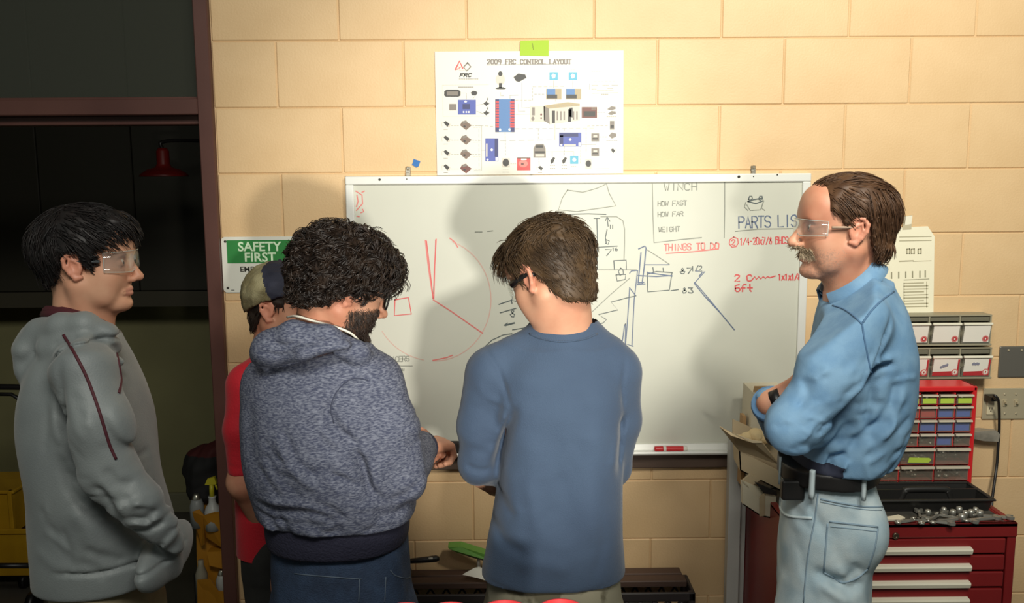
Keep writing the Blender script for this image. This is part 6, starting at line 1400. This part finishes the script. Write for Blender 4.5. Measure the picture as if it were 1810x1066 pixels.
trousers(pa_, mat('khaki_twill', rgb(140, 128, 100), .8, rgb(128, 116, 90), 20.), (cx+.01, YA), .105, .165, hemz+.06, [(cx, YA-.095), (cx+.03, YA+.095)], 'trousers', ax=1, r=(.10, .075, .065))
for q, dx in ((-.095, 0), (.095, .03)): shoe('shoe', M_black_sh, pa_, (cx+dx-.05, YA+q), math.radians(-4 if q < 0 else 5))
M_bh = mat('black_hair', rgb(34, 28, 27), .5, rgb(20, 17, 17), 40., spec=.3)
ln = [(-.16, -.050), (-.085, -.046), (-.060, -.034), (-.042, -.010), (-.032, .028), (.002, .036), (.010, .000), (.026, -.016), (.036, .026), (.060, .056), (.09, .068), (.12, .08)]
cap, cm = hair_cap(F, 'hair', M_bh, pa_, .019, ln, gn=.004, extra=lambda e, x, y, z: np.minimum(e, np.sqrt(((x-.060)/1.2)**2+(y/1.6)**2+(z-.088)**2)-.030))
rt = surface_roots(cm, 2300, F, lambda L: L[:, 2] > -.05)
strands('hair_locks', M_bh, cap, rt, comb(F, lambda p: (.8, .1, -.6) if p[0] > -.03 else (.1, 0, -1.), lambda p: .016 if p[2] < -.005 or (p[2] < .05 and p[0] > -.05) else .040, 5, .08, .22), .0017)
rt = surface_roots(cm, 260, F, lambda L: (L[:, 0] > .07) & (L[:, 2] > .05) & (L[:, 2] < .09))
strands('fringe', M_bh, cap, rt, comb(F, lambda p: (.5, .2, -1.), .024, 5, .2, .3), .0015)
eyes(F, pa_); brows(F, pa_, M_bh, 1.1)
glasses(F, pa_, mat('smoke_temple', rgb(70, 74, 76), .3), low=.003, th=.0042, hgt=.024)

# ================================================================== THE BOY IN THE RED SHIRT AND CAP
YR = -.42
W = lambda u, v, dy=0.: at(u, v, YR+dy)
s = px(YR, 1, 600)
pr_ = person('person in a red shirt and tan and navy cap behind the curly haired man', W(490, 1000))
F = Frame(W(503, 545), math.radians(-16), math.radians(4), 0., .95)
neck = W(482, 640, 0); zh0, zh1 = F.o[2]-.20, F.o[2]+.14; wr = W(474, 938, -.10); el = W(431, 852, -.19); hz = wr[2]
S = Solid(axis((W(385, 700)[0], W(600, 700)[0]+.06, .0042)), axis((YR-.28, YR+.26, .0046)), axis((.05, hz-.12, .014), (hz-.12, el[2]+.10, .0048), (el[2]+.10, zh0, .012), (zh0, zh1, .0034)))
head(S, F, neck_to=neck, jaw=1., neck_r=(.054, .062)); cx = W(492, 800)[0]; zt = neck[2]
S.loft([(.80, cx, .085, YR, .12), (1.1, cx, .085, YR, .12), (zt-.08, cx, .08, YR, .13), (zt, neck[0], .05, YR, .05)], .03)
S.chain([W(452, 690, -.16), el, wr], [.040, .041, .030], .02); S.chain([W(470, 690, .16), W(470, 852, .19), W(540, 930, .1)], [.04, .036, .026], .02)
hand(S, wr, (.8, .25, -.5), (.2, -.9, .3), .95, (.5, .6, .6, .7), .4, -1); hand(S, W(540, 930, .1), (.8, -.25, -.5), (.2, .9, .3), .95, (.5, .6, .6, .7), .4, 1)
for q in (-.085, .085): S.chain([(cx, YR+q, .80), (cx, YR+q*1.1, .45), (cx, YR+q*1.2, .06)], [.058, .042, .035], .03)
me = S.mesh('body', 1); body_slots(me, F); link('body', me, [M_skin2, M_ear, M_lip], pr_)
M_red = mat('red_jersey', rgb(196, 22, 40), .75, rgb(182, 18, 36), 8., bump=.15, bscale=200., sheen=.1)
hemz = W(455, 985, -.14)[2]
S = Solid(axis((W(380, 800)[0], W(600, 800)[0], .005)), axis((YR-.30, YR+.30, .006)), axis((hemz-.012, neck[2]+.06, .005)))
R = lambda v, a, b, ry, cy=0.: (W(490, v)[2], (W(a, v)[0]+W(b, v)[0])/2, (W(b, v)[0]-W(a, v)[0])/2, YR+cy, ry)
S.loft([R(628, 455, 520, .075), R(660, 440, 552, .135), R(720, 428, 562, .165), R(800, 424, 566, .168), R(880, 424, 562, .166), R(940, 428, 562, .166), R(1000, 432, 565, .166)], .02, 2.4)
for q in (-1, 1):
    S.cone(W(478, 640, q*.03), W(448, 680, q*.155), .045, 40*s, .035); S.chain([W(446, 688, q*.16), W(431, 760, q*.19), W(430, 836, q*.195)], [41*s, 32*s, 25*s], .018)
S.wobble(.003, 26., 41); fl = lambda L, w_, a: S.fold([W(*q, -.2) for q in L], w_, a, YR)
fl([(455, 730), (450, 790), (446, 830)], .008, .010); fl([(425, 900), (440, 905), (470, 890)], .010, .008); fl([(430, 925), (450, 920), (475, 905)], .010, .007); fl([(408, 818), (425, 821), (446, 819)], .0025, .0025)
S.put(lambda X, Y, Z: np.maximum(np.maximum(Z-el[2]-.052, el[2]-.16-Z)+0*X+0*Y, -(np.abs(Y-YR)-.150)+0*X+0*Z), (-2, YR-.3, el[2]-.2), (2, YR+.3, el[2]+.06), .004, True) if False else None
S.chain([el+np.array((0, 0, .022)), el-np.array((0, 0, .04))], [.06, .06], .003, True) if False else None
# short sleeve ends: cut a slab through the sleeve only
for q in (-1, 1):
    c = W(430, 843, q*.2); S.put(lambda X, Y, Z, c=c: np.maximum(np.maximum(np.abs(X-c[0])-.075, np.abs(Y-c[1])-.052), np.abs(Z-c[2]+.018)-.022-.004), c-.08, c+.08, .003, True)
S.plane((0, 0, hemz), (.10, 0, -1), .006); S.plane(W(482, 622, -.05), (-.2, .1, .96), .006)
link('t_shirt', S.mesh('t_shirt', 1), M_red, pr_)
trousers(pr_, mat('dark_trousers', rgb(40, 40, 38), .8, rgb(32, 32, 31), 20.), (cx, YR), .10, .155, hemz+.06, [(cx-.02, YR-.09), (cx+.02, YR+.09)], 'trousers', ax=1, r=(.095, .07, .062))
for q in (-.09, .09): shoe('shoe', M_black_sh, pr_, (cx-.06, YR+q), math.radians(4 if q > 0 else -4))
M_hd = mat('dark_brown_hair', rgb(48, 36, 28), .5, rgb(34, 26, 20), 30.)
ln = [(-.16, -.080), (-.085, -.075), (-.050, -.045), (-.036, -.014), (-.031, .026), (.002, .034), (.010, -.002), (.026, -.010), (.038, .03), (.060, .06), (.12, .07)]
cap, cm = hair_cap(F, 'hair', M_hd, pr_, .006, ln)
rt = surface_roots(cm, 800, F, lambda L: L[:, 2] < .03); strands('hair_locks', M_hd, cap, rt, comb(F, lambda p: (-.2, 0, -1.), .022, 4, .06, .2), .0015)
M_tan = mat('faded_camo', rgb(150, 142, 108), .85, rgb(122, 112, 78), 16., bump=.5, bscale=500., contrast=(.42, .58)); M_nv = mat('navy_twill', rgb(32, 34, 50), .8, bump=.2, bscale=300.)
ln = [(-.16, -.030), (-.09, -.012), (-.03, .022), (.03, .046), (.07, .055), (.12, .060)]
cp_, cm = hair_cap(F, 'cap', M_tan, pr_, .019, ln, c=(-.018, 0, .042), extra=lambda e, x, y, z: np.minimum(e, np.sqrt(((x-.045)/1.)**2+(y/1.15)**2+((z-.075)/1.)**2)-.056))
cm.materials.append(M_nv); cm.materials.append(M_tan)
def slots(c):
    L = F.inv(c); x, y, z = L.T; r = np.zeros(len(L), int); r[x > -.045+(.125-z)*.62] = 1; r[((x-.075)**2+(z-.098)**2+(np.abs(y)-.02)**2*.3) < .030**2] = 2; return r
paint(cm, slots)
m = MB(); A, B = [], []
for q in range(15):
    a = math.radians(-78+156*q/14); A.append(F(.018+.080*math.cos(a), .074*math.sin(a), .058-.004*math.cos(a))); B.append(F(.03+.150*math.cos(a)**.8, .070*math.sin(a), .040-.010*math.sin(a)**2))
th = F.vec((0, 0, -.004))
for q in range(14): m.hexa([A[q], A[q+1], B[q+1], B[q]], [A[q]+th, A[q+1]+th, B[q+1]+th, B[q]+th])
m.build('brim', M_nv, cp_); m = MB(); m.ball(F(-.018, 0, .136), .006, 8); m.build('button', M_nv, cp_)
eyes(F, pr_); brows(F, pr_, M_hd)

# black bag slumped on the cart behind the bottles
tb, zb_ = BLK
S = Solid(axis((tb[0]-.17, tb[0]+.17, .007)), axis((gy+.0, gy+.28, .007)), axis((zb_-.01, zb_+.34, .007)))
A = lambda u, v, dy=.13: at(u, v, gy+dy)
S.cone(A(372, 870), A(366, 826), .070, .085, .03); S.cone(A(366, 826), A(388, 806), .080, .060, .03); S.cone(A(352, 850), A(360, 880), .035, .05, .02); S.ell((A(380, 890)[0], gy+.13, zb_+.03), (.10, .10, .05), .03)
S.wobble(.008, 60., 77); S.plane((0, 0, zb_), (0, 0, -1), .004); me = S.mesh('black_bag', 1)
M_cl = mat('black_cloth', rgb(24, 22, 22), .8); paint(me, lambda c: (c[:, 2] > A(370, 800)[2]).astype(int))
tag(link('black_bag', me, [M_cl, mat('maroon_cloth', rgb(70, 18, 16), .8)]), 'slumped black bag with a dark red top on the janitor cart', 'bag')

# ================================================================== THE OLD MAN
YO = -.85
W = lambda u, v, dy=0.: at(u, v, YO+dy)
s = px(YO, 1, 600)
po_ = person('person with grey moustache and long brown hair in a denim shirt, arms folded', W(1470, 1000))
F = Frame(W(1485, 406), math.radians(180), math.radians(-4), 0., 1.0)
neck = W(1510, 530, 0); zh0, zh1 = F.o[2]-.20, F.o[2]+.14
el, er = W(1404, 752, -.20), W(1404, 780, .17); wl, wr = W(1432, 716, .03), W(1361, 714, -.05); hz = wr[2]
S = Solid(fine_axis(W(1300, 700)[0], W(1640, 700)[0], F.o[0], .125, .0020, .0038), fine_axis(YO-.27, YO+.27, F.o[1], .105, .0021, .0042), axis((.05, hz-.09, .014), (hz-.09, hz+.11, .0036), (hz+.11, zh0, .012), (zh0, zh1, .0020)))
head(S, F, neck_to=neck, jaw=1.03, neck_r=(.052, .056), nose=1.035, chin=1.0, nf=.004)
cx = W(1490, 760)[0]; zt = neck[2]
S.loft([(.86, W(1461, 860)[0], .06, YO, .085), (1.0, W(1462, 830)[0], .055, YO, .085), (1.12, W(1490, 740)[0], .055, YO, .10), (zt-.10, W(1530, 600)[0], .07, YO, .13), (zt, neck[0], .055, YO, .05)], .03)
S.chain([W(1515, 580, -.14), el+np.array((.008, .02, .008)), W(1470, 765, -.05)], [.034, .026, .024], .02); S.chain([W(1515, 580, .16), er, wr], [.04, .034, .027], .02)
hand(S, wr, (.74, -.40, .46), (-.45, -.85, .2), 1., (.25, .3, .3, .35), .2, -1, back=0)
hand(S, W(1440, 760, .06), (.0, .9, -.1), (-.9, .1, .1), .95, (.5, .6, .6, .6), .3, 1)
for q in (-.085, .085): S.chain([(W(1461, 900)[0]+q*.27, YO+q*.85, .86), (W(1440, 1066)[0]+q*.3+.012, YO+q, .47), (W(1440, 1066)[0]+q*.4+.015, YO+q*1.05, .06)], [.046, .036, .03], .03)
M_st = mat('stubbled_skin', rgb(196, 146, 120), .55, rgb(160, 120, 100), 130.)
def stub(L, r, c):
    x, y, z = L.T; wt = np.clip((-.038-z)/.02, 0, 1)*np.clip((x-.004)/.03, 0, 1)*np.clip((z+.135)/.02, 0, 1); r[(rng.random(len(x)) < wt*.75) & (r == 0)] = 3
me = S.mesh('body', 1); body_slots(me, F, extra=stub); bodyO = me; link('body', me, [M_skin2, M_ear, M_lip, M_st], po_)
M_den = mat('light_denim_shirt', rgb(100, 138, 172), .8, rgb(118, 154, 184), 22., bump=.10, bscale=420., detail=6.); M_dend = mat('denim_seam', rgb(80, 114, 148), .85); M_den_shade = mat('shaded_denim', rgb(40, 44, 62), .85)
hemz = W(1470, 846, -.15)[2]
S = Solid(axis((W(1300, 800)[0], W(1640, 700)[0], .0042)), axis((YO-.33, YO+.33, .005)), axis((hemz-.012, neck[2]+.14, .0042)))
R = lambda v, a, b, ry, cy=0.: (W(1490, v)[2], (W(a, v)[0]+W(b, v)[0])/2, (W(b, v)[0]-W(a, v)[0])/2*.95, YO+cy, ry)
S.loft([R(505, 1462, 1572, .085), R(530, 1452, 1592, .125), R(560, 1442, 1606, .160), R(620, 1430, 1618, .178), R(700, 1422, 1614, .180), R(760, 1408, 1600, .176), R(805, 1396, 1582, .172), R(838, 1388, 1556, .158), R(870, 1388, 1553, .155)], .02, 2.4, 5, -.30)
S.cone(W(1520, 520, -.04), W(1512, 566, -.145), .052, 56*s, .035); S.cone(W(1520, 520, .04), W(1512, 566, .145), .052, 56*s, .035)
S.chain([W(1508, 575, -.15), W(1468, 668, -.19), el], [58*s, 56*s, 41*s], .018); S.chain([el, W(1440, 756, -.13), W(1475, 750, -.06)], [40*s, 37*s, 34*s], .018); S.cone(el, W(1385, 742, -.15), 38*s, 28*s, .03)
S.chain([W(1515, 580, .15), er], [58*s, 46*s], .02); S.chain([er, wr+np.array((.006, .012, -.004))], [46*s, .042], .02)
S.wobble(.004, 24., 51)
fl = lambda L, w_, a: S.fold([W(*q, -.2) for q in L], w_, a, YO)
fl([(1578, 560), (1556, 610), (1530, 660), (1495, 710), (1455, 755)], .008, .014); fl([(1562, 590), (1525, 650), (1490, 700)], .010, -.006)
fl([(1552, 665), (1520, 700), (1490, 735), (1470, 790)], .012, .018); fl([(1592, 648), (1560, 655), (1535, 672)], .008, .012); fl([(1590, 640), (1550, 645)], .008, -.007); fl([(1600, 660), (1590, 720), (1550, 780), (1500, 815)], .014, .010); fl([(1610, 690), (1585, 760), (1530, 810)], .014, -.008)
fl([(1515, 815), (1490, 825), (1480, 850)], .008, .012); fl([(1510, 822), (1500, 845)], .006, -.008); fl([(1450, 800), (1440, 830), (1445, 845)], .010, .008); fl([(1530, 750), (1490, 790), (1455, 815)], .012, .008)
fl([(1412, 610), (1400, 650), (1395, 690)], .010, .006); fl([(1470, 560), (1440, 600), (1415, 640)], .010, -.005); fl([(1415, 660), (1418, 690), (1400, 720)], .010, .008); fl([(1450, 640), (1420, 665)], .008, -.006); fl([(1480, 560), (1455, 585), (1420, 600)], .008, .006)
fl([(1500, 620), (1470, 650), (1430, 668)], .012, .005); fl([(1510, 680), (1480, 720), (1440, 750)], .010, .006); fl([(1400, 770), (1430, 785), (1462, 780)], .008, .006)
S.crumple(W, (1400, 600, 1520, 740), 22, -40, 60, .0065, .0045, YO, 12); S.crumple(W, (1480, 660, 1600, 830), 22, -50, 70, .0075, .0050, YO, 13); S.crumple(W, (1370, 720, 1450, 785), 10, 15, 45, .006, .0045, YO, 14)
S.plane((0, 0, hemz), (0, 0, -1), .006); S.plane(W(1500, 500, 0), (-.62, 0, .78), .006)
d = (wr-er)/np.linalg.norm(wr-er)
me = S.mesh('denim_shirt', 1); shO = me
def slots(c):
    r = np.zeros(len(c), int); f = (c[:, 0] < W(1446, 800)[0]) & (c[:, 2] < W(1400, 788)[2]) & (c[:, 1] > YO-.175) ; r[f] = 1; return r  # dark slot: shade below the folded arms painted into the shirt front
paint(me, slots); link('denim_shirt', me, [M_den, M_den_shade], po_)
# collar: a band standing round the neck, folded over
m = MB(); ring = []
ctr = W(1500, 497, 0); ax1 = np.array((.80, 0, .60)); ax2 = np.array((0, 1, 0)); nn = np.cross(ax1, ax2); nn = nn if nn[2] > 0 else -nn
prof = [(.060, -.022), (.066, .016), (.072, .018), (.086, -.020), (.082, -.022), (.070, .008), (.064, -.02)]
n = 30; rows = []
for r_, h in prof:
    row = []
    for q in range(n+1):
        a = math.radians(-152+304*q/n); op = abs(a)/2.65; p = ctr+ax1*(r_*1.0*math.cos(a))+ax2*(r_*.98*math.sin(a))+nn*h; row.append(m.bm.verts.new(p))
    rows.append(row)
for A, B in zip(rows, rows[1:]+rows[:1]):
    for q in range(n): m.bm.faces.new((A[q], A[q+1], B[q+1], B[q])).smooth = True
m.build('collar', M_den, po_)
m = MB()
for L in ([(1472, 540), (1490, 546), (1508, 558), (1525, 574)], [(1585, 512), (1560, 530), (1540, 550), (1524, 572)], [(1524, 572), (1528, 600), (1536, 640), (1541, 662)]):
    P = onto(shO, L, .0004)
    if len(P) > 2: m.tube(P, .0022, 5)
m.build('yoke_seam', M_dend, po_)
m = MB(); q0 = wr-d*.004; m.tube([q0-d*.028, q0, q0+d*.012], [.043, .044, .040], 18, True); m.build('cuff', M_dend, po_)
m = MB(); hd_ = np.array((.74, -.40, .46)); hd_ /= np.linalg.norm(hd_); m.tube([wr+hd_*.012, wr+hd_*.034], [.0300, .0290], 18); m.build('watch_band', M_black, po_)
# jeans, belt, pockets
M_lj = mat('pale_denim', rgb(166, 188, 199), .85, rgb(196, 210, 214), 16., bump=.12, bscale=420., detail=7.); M_ljs = mat('denim_stitch', rgb(140, 162, 178), .85); M_ljp = mat('pale_denim_edge', rgb(196, 210, 214), .85)
hx = (W(1372, 900)[0]+W(1550, 900)[0])/2; hw = (W(1550, 900)[0]-W(1372, 900)[0])/2
def jf(S):
    fl = lambda L, w_, a: S.fold([W(*q, -.15) for q in L], w_, a, YO)
    fl([(1440, 1010), (1470, 1030), (1500, 1045), (1530, 1030)], .014, .010); fl([(1450, 1030), (1480, 1050), (1500, 1066)], .014, -.008); fl([(1530, 1000), (1500, 1025), (1470, 1035)], .012, .006); fl([(1380, 950), (1390, 1000), (1400, 1050)], .018, .005)
    S.crumple(W, (1370, 900, 1540, 1060), 18, 60, 70, .009, .0035, YO, 15)
    S.ell(W(1520, 935, -.07), (.055, .09, .075), .05); 
J = trousers(po_, M_lj, (hx, YO), hw*.92, .150, W(1470, 842, -.15)[2], [(W(1440, 1066)[0]-.02, YO-.09), (W(1440, 1066)[0]+.05, YO+.09)], 'jeans', ax=1, r=(.105, .082, .075), step=.0055, folds=jf, yaw=-.33)
for q, dx in ((-.09, -.02), (.09, .05)): shoe('shoe', M_brown_sh, po_, (W(1440, 1066)[0]+dx+.06, YO+q), math.radians(180+(4 if q < 0 else -4)))
bz0, bz1 = W(1470, 874, -.16)[2], W(1470, 844, -.16)[2]
S = Solid(axis((hx-hw-.03, hx+hw+.03, .005)), axis((YO-.20, YO+.20, .005)), axis((bz0-.01, bz1+.01, .004)))
S.loft([(bz0-.02, hx, hw*.975, YO, .158), (bz1+.02, hx-.002, hw*.945, YO, .157)], .01, 2.35, 5, -.33); S.plane((0, 0, bz0), (0, 0, -1), .003); S.plane((0, 0, bz1), (0, 0, 1), .003)
M_leather = mat('black_leather', rgb(28, 26, 26), .5, rgb(22, 20, 20), 20.)
bl = S.mesh('belt', 1); link('belt', bl, M_leather, po_)
m = MB()
def loop(u0, u1, v0, v1):
    P = onto(bl, [((u0+u1)/2, v0-14), ((u0+u1)/2+.1, v1+8)], .003)
    if len(P) < 2: print('no loop', u0); return
    P = np.array(P); x_, y_ = P[len(P)//2][0], P[:, 1].min()-.0005; a, b_ = np.array((x_, y_, bz1+.003)), np.array((x_, y_, bz0-.006)); w_ = (u1-u0)*s/2; m.tube([a+np.array((0, 0, .006)), a, b_, b_-np.array((0, 0, .012))], [w_*.9, w_, w_, w_*.9], 4)
loop(1430, 1441, 846, 872); loop(1523, 1532, 847, 872); loop(1376, 1381, 845, 872); m.build('belt_loop', M_ljp, po_)
m = MB(); c = (onto(bl, [(1400, 850), (1400.5, 860)], .002)+[W(1400, 856, -.13)])[0]; y = c[1]; q0, q1 = at(1380, 846, y), at(1419, 878, y)
m.box((q0[0], y-.016, q1[2]-.004), (q1[0], y+.006, q0[2]), .005, 2); m.build('belt_pouch', M_leather, po_)
m = MB(); me_ = J.data
for L, r_ in (([(1450, 882), (1490, 890), (1530, 896), (1560, 896)], .0022), ([(1450, 887), (1490, 895), (1530, 901), (1558, 902)], .0012), ([(1466, 922), (1500, 926), (1552, 932)], .0022), ([(1463, 926), (1460, 960), (1456, 1012)], .0022), ([(1456, 1012), (1475, 1022), (1490, 1030), (1515, 1022), (1534, 1006)], .0022), ([(1552, 934), (1546, 970), (1534, 1006)], .0018), ([(1446, 872), (1440, 920), (1432, 960), (1426, 1000), (1420, 1066)], .0018), ([(1468, 931), (1500, 934), (1550, 940)], .0011)):
    P = onto(me_, L, .0004)
    if len(P) > 2: m.tube(P, r_, 5)
m.build('pocket_seam', M_ljs, po_)
m = MB(); P = onto(me_, [(1381, 878), (1379, 895), (1386, 908), (1402, 914), (1436, 916)], .0008); m.tube(P, .0034, 6); m.build('pocket_edge', M_ljp, po_)
# hair, moustache, glasses
M_oh = mat('chestnut_hair', rgb(88, 62, 42), .5, rgb(60, 40, 27), 34., (1, 1, .3), spec=.28)
ln = [(-.16, -.060), (-.085, -.058), (-.062, -.050), (-.046, -.022), (-.034, .028), (.000, .036), (.008, .014), (.020, .014), (.030, .038), (.050, .040), (.054, .064), (.046, .088), (.056, .104), (.075, .12), (.1, .2)]
def mul(e, x, y, z): return np.minimum(e, np.sqrt(((x+.088)/.75)**2+(y/1.7)**2+((z+.032)/1.)**2)-.036)
cap, cm = hair_cap(F, 'hair', M_oh, po_, .011, ln, extra=mul, gn=.012)
rt = surface_roots(cm, 2600, F, lambda L: L[:, 2] > -.062)
def flow(p): return (-1, 0, .05) if p[2] > .095 else ((-.75, 0, -.7) if p[0] > -.02 else ((-.25, 0, -1) if p[2] > -.02 else (.35, 0, -1)))
strands('hair_locks', M_oh, cap, rt, comb(F, flow, lambda p: .016 if p[0] > -.050 and p[2] < .062 else (.050 if p[2] > .01 else .024), 6, .02, .10), .0016)
rt = surface_roots(bodyO, 240, F, lambda L: (L[:, 0] > .035) & (L[:, 0] < .075) & (L[:, 2] > .09)); strands('thin_top_hair', M_oh, cap, rt, comb(F, lambda p: (-1, .1, .1), .05, 5, .04, .15), .0009)
M_mo = mat('grey_moustache', rgb(190, 172, 146), .6, rgb(150, 130, 104), 60.)
rt = surface_roots(bodyO, 620, F, lambda L: (L[:, 2] < -.044) & (L[:, 2] > -.064) & (L[:, 0] > .066) & (np.abs(L[:, 1]) < .034))
strands('moustache', M_mo, po_, rt, comb(F, lambda p: (.3, 1.1*np.sign(p[1]), -.9), .014, 5, .2, .25, c=(.03, 0, -.05)), .0011)
eyes(F, po_, 0, rgb(80, 84, 84)); brows(F, po_, mat('brown_brow', rgb(96, 70, 50), .6), 1.1)
glasses(F, po_, mat('clear_temple', rgb(176, 150, 128), .3), low=.0, th=.0035, hgt=.0185)
